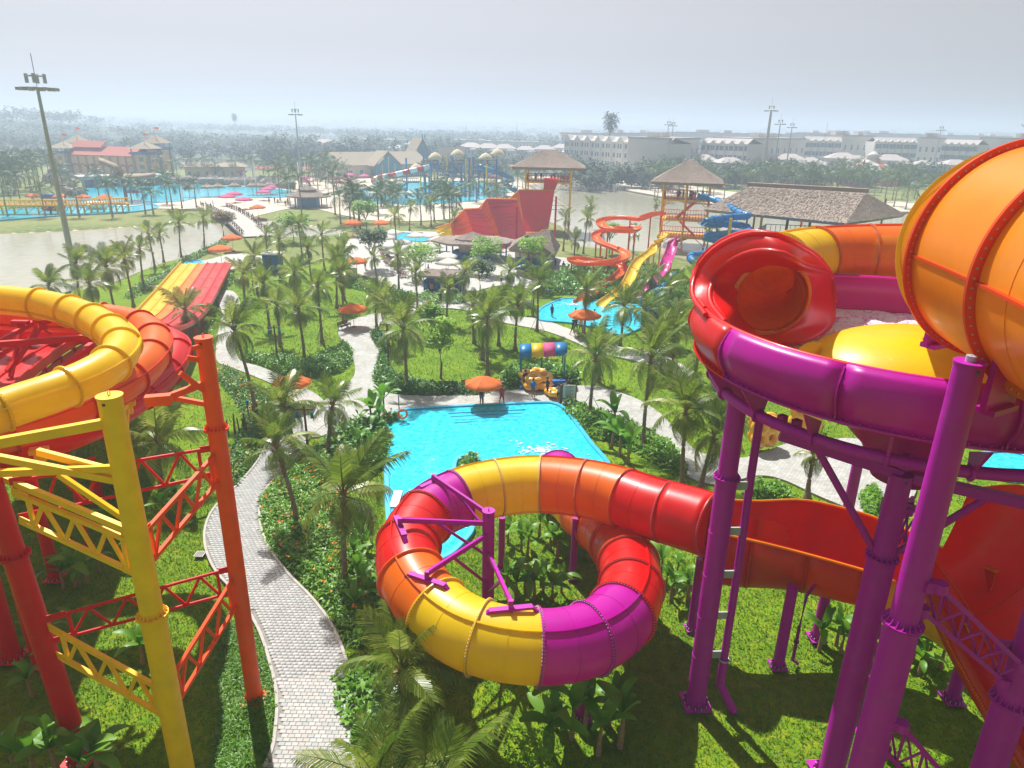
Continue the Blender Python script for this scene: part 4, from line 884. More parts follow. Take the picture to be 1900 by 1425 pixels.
# plates that cradle the giant tube
for (u, v, zc, w_, h_) in ((1752, 612, 17.5, 1.4, .7), (1868, 690, 14.2, 1.1, 1.6)):
    c = GZ(u, v, zc); mb = MB(); mb.box(c, (w_, .12, h_), .5); mb.box(c + Vector((0, 0, -h_ / 2)), (w_ * .8, .4, .12), .5)
    mb.build('cradle_plate', 'purple', gt)
# ---------------------------------------------------------------- pools
def pool(name, outline_px, label, rim_w=.32, rim_h=.22, water='pool_water', smooth=True, depth=.10):
    pts = smooth_poly(GP(outline_px)) if smooth else GP(outline_px)
    c = sum(pts, Vector()) / len(pts); root = empty(name, (c.x, c.y, 0), label, 'pool')
    n = len(pts); nor = []
    area = sum(pts[i].x * pts[(i + 1) % n].y - pts[(i + 1) % n].x * pts[i].y for i in range(n)); sg = 1 if area > 0 else -1
    for i in range(n):
        t = (pts[(i + 1) % n] - pts[i - 1]).normalized(); nor.append(Vector((t.y, -t.x, 0)) * sg)
    rows = [[p + d * a + Vector((0, 0, z)) for p, d in zip(pts, nor)] for a, z in ((rim_w, -.2), (rim_w, rim_h - .03), (rim_w - .03, rim_h), (.03, rim_h), (0, rim_h - .03), (0, -.1))]
    mb = MB(); mb.grid(rows, smooth=False, close=True); mb.build('pool_rim', 'pool_shell', root)
    bm = bmesh.new(); vs = [bm.verts.new((p.x - c.x, p.y - c.y, depth)) for p in pts]; f = bm.faces.new(vs); bm.normal_update()
    if f.normal.z < 0: bmesh.ops.reverse_faces(bm, faces=[f])
    bmesh.ops.triangulate(bm, faces=bm.faces[:]); me = bpy.data.meshes.new('pool_water'); bm.to_mesh(me); bm.free(); me.materials.append(M[water]); mobj('pool_water', me, root)
    return root, pts
POOL = [(721, 800), (723, 786), (733, 772), (750, 765), (800, 761), (870, 757), (940, 754), (1005, 751), (1028, 753), (1045, 762), (1060, 780), (1090, 822), (1125, 868), (1090, 880), (1000, 880), (920, 880), (895, 868), (880, 852), (862, 847), (846, 852), (838, 868), (842, 905), (862, 960), (870, 985), (852, 1010), (826, 1032), (790, 1040), (735, 1000), (726, 960), (722, 880)]
pr_, ppts = pool('splash_pool', POOL, 'bright blue splash pool with a low blue rim in front of the paved plaza')
for k in range(4):       # entry steps
    a = G(832 + k * 4, 769 + k * 6); b = G(975 - k * 4, 762 + k * 6); mb = MB(); mb.bar((a.x, a.y, .03 + .09 - k * .02), (b.x, b.y, .03 + .09 - k * .02), .16, .08); mb.build('step', 'pool_shell', pr_)
mb = MB(); a = G(715, 848); mb.box((a.x, a.y, .12), (.5, .25, .2)); mb.build('rim_outlet', 'pool_shell', pr_)
mb = MB(); a = G(735, 930); mb.box((a.x, a.y, .14), (.5, 1.9, .12)); mb.build('white_pad', 'white_paint', pr_)
# churned foam where the loop slide lands
def foam_patch(root, c, rx, ry, n, z=.14):
    mb = MB()
    for k in range(n):
        r_ = abs(rng.normal(0, .5)); a = rng.uniform(0, 6.28); x = c.x + math.cos(a) * r_ * rx; y = c.y + math.sin(a) * r_ * ry; s = rng.uniform(.02, .08); q = rng.uniform(0, 3)
        mb.add([(x - s * 2, y - s * q * .2, z), (x + s, y - s, z + .02), (x + s * 2, y + s * .5, z), (x - s * .3, y + s, z + .03)], [(0, 1, 2, 3)])
    o_ = mb.build('foam', 'foam', root); o_['kind'] = 'stuff'; return o_
foam_patch(pr_, G(1005, 838), 2.2, 1.3, 150)
POOL2 = [(1000, 590), (1002, 578), (1016, 568), (1040, 558), (1060, 556), (1110, 560), (1160, 566), (1212, 574), (1222, 580), (1212, 594), (1180, 612), (1150, 622), (1110, 610), (1060, 600), (1010, 596)]
pr2, _ = pool('catch_pool', POOL2, 'small blue catch pool where the orange and yellow slides end', rim_w=.3, rim_h=.2)
foam_patch(pr2, G(1060, 566), 1.8, .9, 120)
pr3, _ = pool('toddler_pool', [(708, 436), (715, 432), (760, 434), (800, 438), (812, 444), (790, 449), (740, 446), (715, 442)], 'tiny far pool with blue edge left of the white parasols')
pr4, _ = pool('wave_pool', [(120, 372), (150, 352), (200, 342), (290, 341), (400, 345), (500, 350), (545, 358), (540, 366), (440, 368), (380, 367), (330, 374), (240, 380), (160, 381)], 'big far wave pool of turquoise water before the castle facade', rim_w=.4, water='pool_water_far')
pr5, _ = pool('activity_pool', [(655, 362), (690, 348), (760, 340), (850, 338), (920, 344), (945, 352), (925, 364), (870, 374), (780, 380), (700, 378), (660, 372)], 'far turquoise pool around the blue climbing and slide structure', rim_w=.4, water='pool_water_far')
pr6, _ = pool('lazy_pool', [(-60, 398), (60, 388), (180, 384), (240, 384), (280, 380), (290, 386), (240, 394), (120, 400), (-60, 412)], 'narrow far pool on the left behind the yellow railings', rim_w=.4, water='pool_water_far')
pr7, _ = pool('landing_pool', [(345, 492), (352, 486), (372, 486), (370, 496), (352, 500)], 'small blue landing basin at the far end of the lane slide')
pr8, _ = pool('side_pool', [(1820, 850), (1860, 842), (1900, 850), (1920, 880), (1880, 890), (1830, 878)], 'small blue pool glimpsed beneath the bowl at the right')
# ---------------------------------------------------------------- palms
def frond_mesh(name, L=2.6, droop=.9, lift=.5, nl=34, leaf=.68, hang=.35, seed=0, material='leaf_palm', fold=.5):
    """one feather leaf: curved rib along +X with folded, drooping leaflets (built as real strips)"""
    rr = random.Random(seed); V = []; F = []
    def rib(t):
        return Vector((L * (t - .12 * t * t * droop), 0, L * (lift * t - droop * .75 * t * t)))
    n = 9; rows = []
    for i in range(n + 1):
        t = i / n; p = rib(t); w_ = .035 * (1 - t * .85); rows.append((p, w_))
    for i, (p, w_) in enumerate(rows):
        V += [p + Vector((0, w_, 0)), p + Vector((0, -w_, 0)), p + Vector((0, 0, w_))]
    for i in range(n):
        a, b = i * 3, i * 3 + 3; F += [(a, b, b + 2, a + 2), (a + 2, b + 2, b + 1, a + 1), (a + 1, b + 1, b, a)]
    for side in (-1, 1):
        for i in range(nl):
            t = .14 + .86 * (i + rr.random() * .5) / nl; p = rib(t); q = rib(min(t + .02, 1.02)); tan = (q - p).normalized() if (q - p).length > 1e-6 else Vector((1, 0, 0))
            ll = leaf * (.45 + .9 * math.sin(math.pi * min(t * .9 + .12, 1)) ** .8) * rr.uniform(.85, 1.15)
            out = (Vector((0, side, 0)) * (1 - .25 * t) + tan * (.5 + .6 * t) + Vector((0, 0, fold * .5 * (1 - t) - .1))).normalized()
            w_ = .017 + .009 * math.sin(math.pi * t) + (.02 if nl < 15 else 0); u = tan * w_
            m1 = p + out * ll * .5 + Vector((0, 0, -hang * ll * .15)); e = p + out * ll * .9 + Vector((0, 0, -hang * ll * rr.uniform(.6, 1.3)))
            b = len(V); V += [p - u, p + u, m1 + u * 1.1, m1 - u * 1.1, e + u * .1]; F += [(b, b + 1, b + 2, b + 3), (b + 3, b + 2, b + 4)]
    me = bpy.data.meshes.new(name); me.from_pydata([tuple(v) for v in V], [], F); me.materials.append(M[material]); me.update(); return me
FR = [frond_mesh('frond', 2.5, .45, .75, seed=1, hang=.5), frond_mesh('frond', 2.7, .85, .62, seed=2, hang=.7), frond_mesh('frond', 2.8, 1.25, .55, seed=3, hang=.9), frond_mesh('frond', 2.2, .25, .6, seed=4, hang=.4, fold=1.0)]
FR_DRY = frond_mesh('dry_frond', 2.0, 1.6, .2, seed=5, hang=1.3, material='leaf_palm_dry', nl=20)
FR_LOW = [frond_mesh('frond', 2.6, .6, .7, seed=6, nl=11, leaf=.75, hang=.5), frond_mesh('frond', 2.8, 1.15, .55, seed=7, nl=11, leaf=.75, hang=.9)]
for me_ in FR_LOW:
    for v in me_.vertices: pass
TR_CACHE = {}
def trunk_mesh(h, bend, r=.14, seg=14, name='trunk'):
    """ringed tapering trunk rising from the origin; bend = sideways offset at the top"""
    key = (round(h, 1), round(bend, 1), r)
    if key in TR_CACHE: return TR_CACHE[key]
    mb = MB(); pts = []; rs = []
    n = int(h * (5 if r > .1 else 2)) + 3
    for i in range(n + 1):
        t = i / n; pts.append(Vector((bend * t ** 1.6, .06 * math.sin(t * 5), h * t))); flare = 1 + .9 * math.exp(-t * h / .3)
        rs.append(r * flare * (1 - .42 * t) * (1.09 if i % 2 else .95))
    mb.tube(pts, rs, 9 if seg > 8 else 6)
    me = mb.mesh('trunk', 'bark'); TR_CACHE[key] = me; return me
def crownshaft_mesh():
    mb = MB(); rr = random.Random(3)
    for k in range(26):      # old leaf bases and fibre
        a = rr.uniform(0, 6.28); z = rr.uniform(-.75, .05); o_ = Vector((math.cos(a), math.sin(a), 0)); mb.bar(o_ * .07 + Vector((0, 0, z)), o_ * rr.uniform(.16, .34) + Vector((0, 0, z + rr.uniform(.05, .35))), .07, .04)
    return mb.mesh('leaf_bases', 'coir')
LB = crownshaft_mesh()
def stakes_mesh():
    mb = MB()
    for k in range(3):
        a = 2 * math.pi * k / 3 + .3; mb.tube([(math.cos(a) * 1.0, math.sin(a) * 1.0, 0), (math.cos(a) * .12, math.sin(a) * .12, 1.55)], .022, 5)
        b = 2 * math.pi * (k + 1) / 3 + .3; mb.tube([(math.cos(a) * .8, math.sin(a) * .8, .3), (math.cos(b) * .8, math.sin(b) * .8, .3)], .018, 5)
    return mb.mesh('support_stake', 'wood')
STK = stakes_mesh()
def palm(base, h, label, crown=1.0, bend=0.0, rz=None, n=19, dry=1, stakes=False, group=None, low=False, wind=.35, r=.15, z0=0.0, upright=.5):
    rz = random.uniform(0, 6.28) if rz is None else rz
    root = empty('palm_tree', (base[0], base[1], z0), label, 'palm tree', group, rz=rz); th = h; root.rotation_euler = (random.gauss(0, .035), random.gauss(0, .035), rz); upright = random.uniform(.2, .9); zs_ = random.uniform(.85, 1.15)
    mobj('trunk', trunk_mesh(round(h, 1), bend, r if h < 8 else r * 1.15, 14 if not low else 6), root)
    topp = Vector((bend, .06 * math.sin(5), th))
    if not low: mobj('leaf_bases', LB, root, topp).scale = (1.1,) * 3
    g = 2.399963; wdir = .8 - rz      # wind combs the crown to one side
    for k in range(n):
        t = k / max(1, n - 1); a = k * g + random.uniform(-.2, .2); a += wind * math.sin(wdir - a)
        el = rad(78) * (1 - t) ** (1.0 if upright > .4 else 1.6) - rad(28) * t
        bank = FR_LOW if low else FR
        me = (bank[0] if t < .5 else bank[1]) if low else (FR[3] if t < .12 else FR[0] if t < .42 else FR[1] if t < .75 else FR[2])
        o = mobj('frond', me, root, topp + Vector((0, 0, -.25 * t)))
        o.rotation_euler = (random.uniform(-.45, .45), -el + rad(22), a); s = crown * zs_ * random.uniform(.75, 1.12) * (.8 + .35 * math.sin(math.pi * min(t + .25, 1))); o.scale = (s, s, s)
    for k in range(dry if not low else 0):
        o = mobj('dry_frond', FR_DRY, root, topp + Vector((0, 0, -.5))); o.rotation_euler = (random.uniform(-.3, .3), rad(38), random.uniform(0, 6.28)); o.scale = (crown * .8,) * 3
    if stakes: mobj('support_stake', STK, root)
    return root
# near and middle palms: (u base, v base, v of crown centre, crown size, lean in m, label)
PALMS = [
 (552, 975, 815, 1.0, -.5, 'leaning coconut palm in the flower bed right of the near path bend', 1),
 (640, 1085, 900, 1.25, .3, 'large coconut palm with a broad feathery crown left of the splash pool', 1),
 (608, 850, 740, 1.05, .4, 'coconut palm with arching fronds above the path junction', 0),
 (545, 830, 745, 1.1, -.2, 'dense dark palm half covering the orange umbrella by the path', 0),
 (475, 775, 600, 1.15, -.9, 'tall slim palm leaning left over the canna hedge by the left path', 0),
 (350, 640, 570, .95, .3, 'windswept palm in front of the yellow lanes of the racer slide', 0),
 (565, 670, 565, 1.0, 0, 'palm on the left lawn in line with the lantern post', 1),
 (598, 635, 525, 1.0, .1, 'palm with stakes left of the umbrella and bench on the left lawn', 1),
 (637, 600, 500, 1.0, 0, 'palm right beside the umbrella with the bench', 1),
 (755, 718, 600, 1.3, -.1, 'big bright green coconut palm at the corner of the hedge by the plaza', 1),
 (720, 640, 555, 1.2, 0, 'palm with grey green crown behind the big bright one at the walk', 1),
 (905, 698, 580, 1.2, .1, 'tall coconut palm with a ragged trunk behind the orange umbrella at the plaza', 1),
 (895, 666, 590, 1.0, -.2, 'palm standing close behind the ragged one on the main lawn', 1),
 (880, 636, 560, .9, 0, 'slim palm at the back of the main lawn, left of the staked pair', 1),
 (956, 648, 555, 1.0, 0, 'dark upright palm with stakes in the middle of the main lawn', 1),
 (996, 614, 515, .95, 0, 'palm on the lawn edge before the small catch pool', 1),
 (1083, 620, 530, 1.0, 0, 'palm standing in front of the catch pool beside the orange umbrella', 0),
 (1094, 769, 655, 1.15, .1, 'palm with a round crown between the float stand and the paved path', 1),
 (1110, 706, 640, .9, 0, 'slender palm on the lawn behind the one by the float stand', 1),
 (1193, 828, 650, 1.3, .3, 'tall coconut palm with dry lower fronds beside the curved path', 1),
 (1265, 900, 745, 1.25, .1, 'palm rising just behind the red run of the loop slide', 0),
 (1300, 905, 790, 1.2, .1, 'wide palm with yellowing fronds left of the pipe-clad purple column', 0),
 (1245, 720, 600, 1.2, 0, 'palm in the thick group left of the bowl, lowest in the picture of that group', 0),
 (1290, 700, 560, 1.2, .1, 'palm pressed against the red shell of the bowl', 0),
 (1150, 640, 560, 1.1, 0, 'palm at the right-hand corner of the catch pool', 0),
 (1190, 660, 570, 1.1, 0, 'palm between the catch pool and the thick group by the bowl', 0),
 (1235, 600, 530, 1.1, .1, 'palm by the end of the small blue tube', 0),
 (1332, 735, 660, .9, 0, 'thin palm seen under the left flank of the bowl', 1),
 (1498, 923, 835, .75, .05, 'young palm on the paved path seen between the purple columns', 0),
 (1330, 560, 500, 1.1, 0, 'palm behind the bowl, right beside its red shell', 0),
 (300, 905, 810, 1.2, .3, 'palm with silvery fronds behind the yellow column', 0),
 (215, 895, 835, 1.15, .1, 'palm under the orange tube left of the yellow column', 0),
 (150, 860, 830, 1.0, 0, 'low palm far under the curling tubes on the left', 0),
 (150, 560, 485, 1.15, 0, 'palm right of the tall light mast base above the yellow tube', 0),
 (215, 580, 490, 1.15, 0, 'palm on the lake bank nearest the yellow tube', 0),
 (248, 568, 470, 1.1, .1, 'palm with yellowish crown on the lake bank', 0),
 (265, 530, 455, 1.0, .1, 'fourth palm from the front in the row along the lake bank', 1),
 (288, 500, 430, 1.0, 0, 'fifth palm from the front in the row along the lake bank', 1),
 (304, 487, 430, .95, -.1, 'sixth palm from the front in the row along the lake bank', 0),
 (337, 478, 408, 1.05, 0, 'palm with the fullest crown against the lake water', 1),
 (379, 462, 400, .95, 0, 'last palm of the lake bank row, nearest the bridge', 1),
 (100, 575, 525, 1.1, 0, 'palm left of the light mast base just above the yellow tube', 0),
 (180, 600, 520, 1.1, 0, 'bushy palm peeping over the rim of the yellow tube', 0),
 (455, 560, 505, 1.0, 0, 'palm at the right edge of the pink racer lane', 0),
 (478, 545, 470, 1.05, 0, 'palm in the cluster right of the racer slide, in front of the blue booth', 0),
 (500, 610, 520, 1.1, 0, 'palm leading the cluster at the top of the left lawn', 0),
 (520, 520, 440, 1.0, 0, 'palm behind the blue booth', 0),
 (498, 500, 430, 1.0, .1, 'palm between the blue booth and the bridge ramp', 0),
 (548, 575, 500, 1.05, 0, 'palm on the left lawn left of the white sign board', 0),
 (580, 540, 455, 1.0, 0, 'palm in the upper part of the left lawn, centre', 0),
 (625, 570, 480, 1.0, 0, 'palm left of the far orange umbrella by the sign board', 1),
 (602, 500, 430, .95, 0, 'palm at the far edge of the left lawn', 0),
 (560, 480, 410, .95, 0, 'palm on the bank between bridge and lawn', 0),
 (638, 555, 470, 1.1, 0, 'bright palm directly left of the white sign board', 0),
 (700, 540, 470, .9, 0, 'palm between the parasol terrace and the sign board', 0),
 (735, 470, 395, .9, 0, 'palm by the tiny far pool', 0),
 (800, 420, 375, .95, 0, 'palm left of the yellow end of the half-pipe slide', 0),
 (760, 428, 380, .9, 0, 'palm behind the tiny far pool', 0),
 (843, 450, 400, .9, 0, 'palm in front of the yellow half-pipe end', 0),
 (870, 445, 405, .9, 0, 'dark palm against the crimson half-pipe panels', 0),
 (925, 640, 560, .95, 0, 'palm between the staked pair on the main lawn', 0),
 (945, 560, 500, 1.0, 0, 'palm behind the main lawn, below the brown thatched hut', 0),
 (1000, 545, 490, 1.0, 0, 'palm left of the orange spiral slide run-out', 0),
 (980, 505, 450, .95, 0, 'palm beside the blue wall of the brown thatched hut', 0),
 (1065, 505, 440, .95, 0, 'palm close left of the lower orange spiral', 0),
 (1045, 465, 400, .95, 0, 'palm at the lake shore right of the half-pipe tower', 0),
 (1095, 420, 375, 1.05, 0, 'palm on the lake shore behind the orange spiral, left one', 0),
 (1082, 470, 400, .9, 0, 'palm on the lake shore behind the orange spiral, front one', 0),
 (1175, 470, 430, .9, 0, 'palm inside the bend of the orange spiral', 0),
 (1205, 560, 510, .9, 0, 'palm between the yellow and magenta slide feet', 0),
 (1215, 400, 375, .8, 0, 'palm at the left leg of the stair tower', 0),
 (1310, 470, 420, .9, 0, 'palm in front of the blue coils', 0),
 (860, 560, 500, 1.1, 0, 'palm over the right end of the blue bar counter', 0),
 (775, 575, 500, .9, 0, 'palm left of the blue bar counter', 0),
 (700, 612, 540, .95, 0, 'palm on the hedge corner right of the bench walk', 0),
 (830, 600, 530, .9, 0, 'palm just in front of the plaza on the far side of the main lawn', 0),
 (1225, 690, 610, 1.15, 0, 'palm on the lawn left of the thick group by the bowl', 0),
 (520, 640, 560, 1.0, .1, 'palm behind the lantern post on the left lawn', 0),
 (640, 520, 455, 1.0, 0, 'palm behind the far end of the left lawn, near the sign board', 0),
 (1290, 610, 520, 1.15, 0, 'tall palm behind the red shell at the left of the bowl', 0),
 (740, 540, 470, 1.0, 0, 'slim palm in the middle of the parasol terrace', 0),
]
for (u, v, vc, cs_, bd, lab, stk) in PALMS:
    b = G(u, v); h = min(max(HT(b, vc) , 1.6), 11); far = v < 560
    palm(b, h * .93, lab, crown=cs_ * .87, bend=bd * 1.0, rz=0.0 if bd else None, n=18 if not far else 13, dry=random.choice((1, 2, 4)) if not far else random.choice((0, 1)), stakes=bool(stk), low=False)
# closest palms, crowns nearly at the lens
for (u, v, z, zc_, lab, cs_) in ((735, 1240, 3.2, 0, 'large palm crown below the left end of the loop, nearest the camera of all', .98), (700, 1450, 1.6, 0, 'low palm at the bottom edge beside the path end', .9), (800, 1470, 1.2, 0, 'low palm at the bottom edge, right of the one beside the path', 1.0)):
    c = G(u, v, z); palm((c.x, c.y), z, lab, crown=cs_, n=22, dry=2)

# ---------------------------------------------------------------- leaf masses
def leaf_cards(pts, size, mat_, name, parent=None, up=.6, kind='stuff', size_var=.5, aspect=.42, bend=.35):
    """pts (n,3): one bent pointed blade (two quads) at each point"""
    n = len(pts); a = rng.uniform(0, 2 * np.pi, n); el = np.clip(rng.normal(up, .45, n), -.4, 1.5); s = size * (1 + rng.uniform(-size_var, size_var, n))
    d = np.stack([np.cos(a) * np.cos(el), np.sin(a) * np.cos(el), np.sin(el)], -1); sd_ = np.stack([-np.sin(a), np.cos(a), rng.uniform(-.3, .3, n)], -1)
    w_ = (s * aspect / 2)[:, None]; S = s[:, None]; drop = np.zeros((n, 3)); drop[:, 2] = 1
    p0 = pts; p1 = pts + d * S * .5; p2 = pts + d * S - drop * (S * bend)
    V = np.stack([p0 - sd_ * w_ * .35, p0 + sd_ * w_ * .35, p1 + sd_ * w_, p1 - sd_ * w_, p2 + sd_ * w_ * .15, p2 - sd_ * w_ * .15], 1).reshape(-1, 3)
    k = np.arange(n)[:, None] * 6; F = np.concatenate([k + np.array([[0, 1, 2, 3]]), k + np.array([[3, 2, 4, 5]])], 1).reshape(-1, 4)
    me = np_mesh(name, V, F, mat_); o = mobj(name, me, parent)
    if kind: o['kind'] = kind
    return o
def scatter(poly, n):
    mn = poly.min(0); mx = poly.max(0); out_ = np.zeros((0, 2))
    for _ in range(30):
        q = rng.uniform(mn, mx, (n * 2, 2)); q = q[inside(q[:, 0], q[:, 1], poly)]; out_ = np.concatenate([out_, q]); 
        if len(out_) >= n: break
    return out_[:n]
def bed(name, px, dens, size, label, h=.5, mat_='leaf_hedge', flowers=0, aspect=.42, up=.7, core=True, cat='hedge'):
    poly = poly_np(smooth_poly(GP(px))); A = abs(0.5 * np.sum(poly[:, 0] * np.roll(poly[:, 1], 1) - poly[:, 1] * np.roll(poly[:, 0], 1)))
    n = int(min(A * dens, 40000)); q = scatter(poly, n); edge = np.clip(dist_poly(q[:, 0], q[:, 1], poly) / .5, .25, 1)
    hh = h * edge * (1 + .35 * hnoise(q[:, 0], q[:, 1], .5, 2)) ; z = hh * rng.uniform(.25, 1, len(q)) ** .6
    o = leaf_cards(np.stack([q[:, 0], q[:, 1], np.maximum(z - size * .3, 0.0)], -1), size, mat_, name, up=up, aspect=aspect); o['label'] = label; o['category'] = cat
    if flowers:
        nf = int(A * flowers); f = scatter(poly, nf); z = h * (1.0 + rng.uniform(.05, .5, nf))
        P_ = np.repeat(np.stack([f[:, 0], f[:, 1], z], -1), 4, 0) + rng.normal(0, .025, (nf * 4, 3)); c = leaf_cards(P_, .12, 'petal', 'flower', up=.9, aspect=.8); c.parent = o
    return o
bed('flower_bed', [(482, 935), (490, 915), (510, 896), (530, 880), (556, 850), (600, 822), (650, 790), (700, 780), (735, 768), (745, 778), (722, 795), (700, 820), (660, 850), (640, 900), (650, 960), (690, 1050), (700, 1120), (690, 1180), (668, 1200), (645, 1190), (618, 1140), (570, 1085), (520, 1040), (492, 1000)], 260, .26, 'dense canna bed with orange flowers between the near path and the splash pool', h=.55, flowers=1.6, aspect=.3, cat='flower bed')
bed('flower_bed', [(405, 690), (425, 684), (470, 712), (520, 735), (548, 762), (520, 780), (495, 812), (478, 850), (455, 880), (430, 905), (424, 870), (436, 820), (450, 780), (436, 745), (410, 715)], 170, .28, 'canna bed with orange flowers left of the path, behind the orange column', h=.6, flowers=1.6, aspect=.3, cat='flower bed')
bed('groundcover_bed', [(402, 1160), (420, 1150), (470, 1165), (500, 1240), (512, 1310), (500, 1400), (490, 1470), (400, 1480), (395, 1400), (405, 1300)], 330, .22, 'strappy ground cover around the orange column foot beside the near path', h=.3, aspect=.16, cat='ground cover')
bed('hedge', [(452, 655), (480, 660), (520, 665), (560, 672), (600, 660), (640, 640), (655, 655), (645, 680), (610, 695), (560, 700), (520, 692), (480, 676), (445, 668)], 110, .28, 'low green hedge along the near edge of the left lawn', h=.8)
bed('hedge', [(690, 612), (706, 618), (720, 650), (730, 690), (760, 705), (850, 722), (900, 724), (900, 732), (800, 735), (735, 731), (700, 715), (692, 700), (700, 670), (704, 650), (690, 630)], 110, .3, 'low hedge around the left end of the main lawn', h=.7)
bed('hedge', [(1040, 755), (1062, 748), (1100, 762), (1150, 780), (1210, 806), (1255, 835), (1275, 875), (1250, 880), (1200, 850), (1140, 820), (1100, 812), (1070, 790), (1050, 770)], 110, .3, 'hedge between the splash pool and the curved path on its right', h=.7)
bed('hedge', [(1380, 905), (1400, 895), (1440, 905), (1480, 925), (1478, 942), (1420, 935), (1385, 925)], 200, .26, 'bright hedge beside the path, seen between the purple columns', h=.8)
bed('hedge', [(1598, 915), (1625, 905), (1640, 950), (1628, 975), (1600, 950)], 200, .26, 'hedge patch half hidden by the bowl columns', h=.8)
bed('hedge', [(600, 822), (650, 795), (700, 785), (722, 800), (718, 850), (690, 880), (640, 880), (610, 860)], 70, .5, 'broad leaved shrubs filling the corner left of the splash pool', h=1.0, aspect=.35, cat='shrubs')
bed('hedge', [(850, 866), (865, 854), (885, 858), (900, 872), (905, 900), (880, 920), (856, 900)], 120, .34, 'planting on the small spit of land cutting into the splash pool', h=.9, cat='shrubs')
bed('hedge', [(640, 530), (700, 545), (760, 560), (850, 565), (860, 555), (760, 548), (690, 528), (650, 518)], 60, .35, 'hedge between the left lawn and the parasol terrace', h=.8)
bed('hedge', [(395, 600), (405, 560), (425, 530), (440, 520), (430, 510), (405, 530), (385, 580), (380, 620)], 60, .35, 'hedge along the right flank of the racer slide', h=.8)
bed('hedge', [(235, 545), (300, 510), (345, 480), (400, 455), (410, 447), (425, 450), (390, 468), (340, 492), (300, 520), (250, 552)], 40, .4, 'reedy planting along the near lake bank', h=.7, cat='shrubs')
bed('hedge', [(930, 700), (960, 690), (1060, 692), (1075, 700), (1060, 714), (1000, 712), (940, 715)], 90, .4, 'shrubs behind the float stand', h=1.1, cat='shrubs')
bed('hedge', [(1000, 548), (1050, 545), (1100, 552), (1180, 560), (1260, 575), (1290, 560), (1260, 520), (1180, 500), (1100, 495), (1040, 510), (1010, 530)], 30, .55, 'lush planting under the orange, yellow and magenta slides', h=1.3, cat='shrubs')
bed('hedge', [(620, 1270), (660, 1240), (700, 1230), (720, 1290), (700, 1400), (670, 1460), (650, 1380)], 120, .34, 'mixed planting between the near path end and the loop', h=.5, cat='shrubs')

# ---------------------------------------------------------------- grass (blades near the camera)
path_np = poly_np(path_near); pool_np = poly_np(ppts)
def grass(px, n, size, name):
    poly = poly_np(GP(px)); q = scatter(poly, n); k = ~inside(q[:, 0], q[:, 1], path_np) & ~inside(q[:, 0], q[:, 1], pool_np)
    for pp in (P1, P2, P3, P4): k &= ~inside(q[:, 0], q[:, 1], poly_np(pp))
    k &= dist_poly(q[:, 0], q[:, 1], pool_np) > .4
    q = q[k]; z = .05 * hnoise(q[:, 0], q[:, 1], 9, 1.3) - .10
    o = leaf_cards(np.stack([q[:, 0], q[:, 1], z], -1), size, 'grass_blade', name, up=.75, aspect=.3, bend=.1); o['label'] = 'short lawn grass'; return o
grass([(-60, 1500), (1960, 1500), (1960, 1080), (1300, 940), (1000, 930), (600, 860), (330, 860), (-60, 900)], 190000, .13, 'grass')
grass([(250, 860), (600, 860), (1300, 940), (1960, 1080), (1960, 900), (1400, 620), (400, 520), (380, 700)], 90000, .17, 'grass')

# ---------------------------------------------------------------- banana plants
def banana_leaf(L=1.3, w=.34, seed=0, arch=.8):
    rr = random.Random(seed); V = []; F = []; n = 7
    for i in range(n + 1):
        t = i / n; x = L * t * (1 - .15 * t); z = L * (.75 * t - arch * t * t); ww = w * math.sin(math.pi * min(t * .86 + .1, 1)) ** .6 * (1 if t > .1 else .3)
        V += [(x, -ww / 2, z + ww * .18), (x, 0, z), (x, ww / 2, z + ww * .18)]
    for i in range(n):
        a = i * 3; b = a + 3; F += [(a, b, b + 1, a + 1), (a + 1, b + 1, b + 2, a + 2)]
    me = bpy.data.meshes.new('leaf'); me.from_pydata(V, [], F); me.materials.append(M['leaf_banana']); me.polygons.foreach_set('use_smooth', [True] * len(F)); me.update(); return me
BL = [banana_leaf(1.2, .36, 1, .55), banana_leaf(1.35, .38, 2, .8), banana_leaf(1.0, .3, 3, .3)]
mb = MB(); mb.tube([(0, 0, 0), (.02, 0, .5), (.03, .02, 1.0)], [.085, .065, .04], 8); BST = mb.mesh('stem', 'coir')
def banana(base, s, label, group):
    root = empty('banana_plant', (base[0], base[1], -.05), label, 'banana plant', group, rz=random.uniform(0, 6.28)); root.scale = (s, s, s)
    mobj('stem', BST, root)
    for k in range(random.choice((5, 6, 7))):
        o = mobj('leaf', BL[k % 3], root, (.03, .02, .95)); o.rotation_euler = (random.uniform(-.3, .3), -rad(58) + k * rad(14), k * 2.4 + random.uniform(-.4, .4)); q = random.uniform(.75, 1.1); o.scale = (q, q, q)
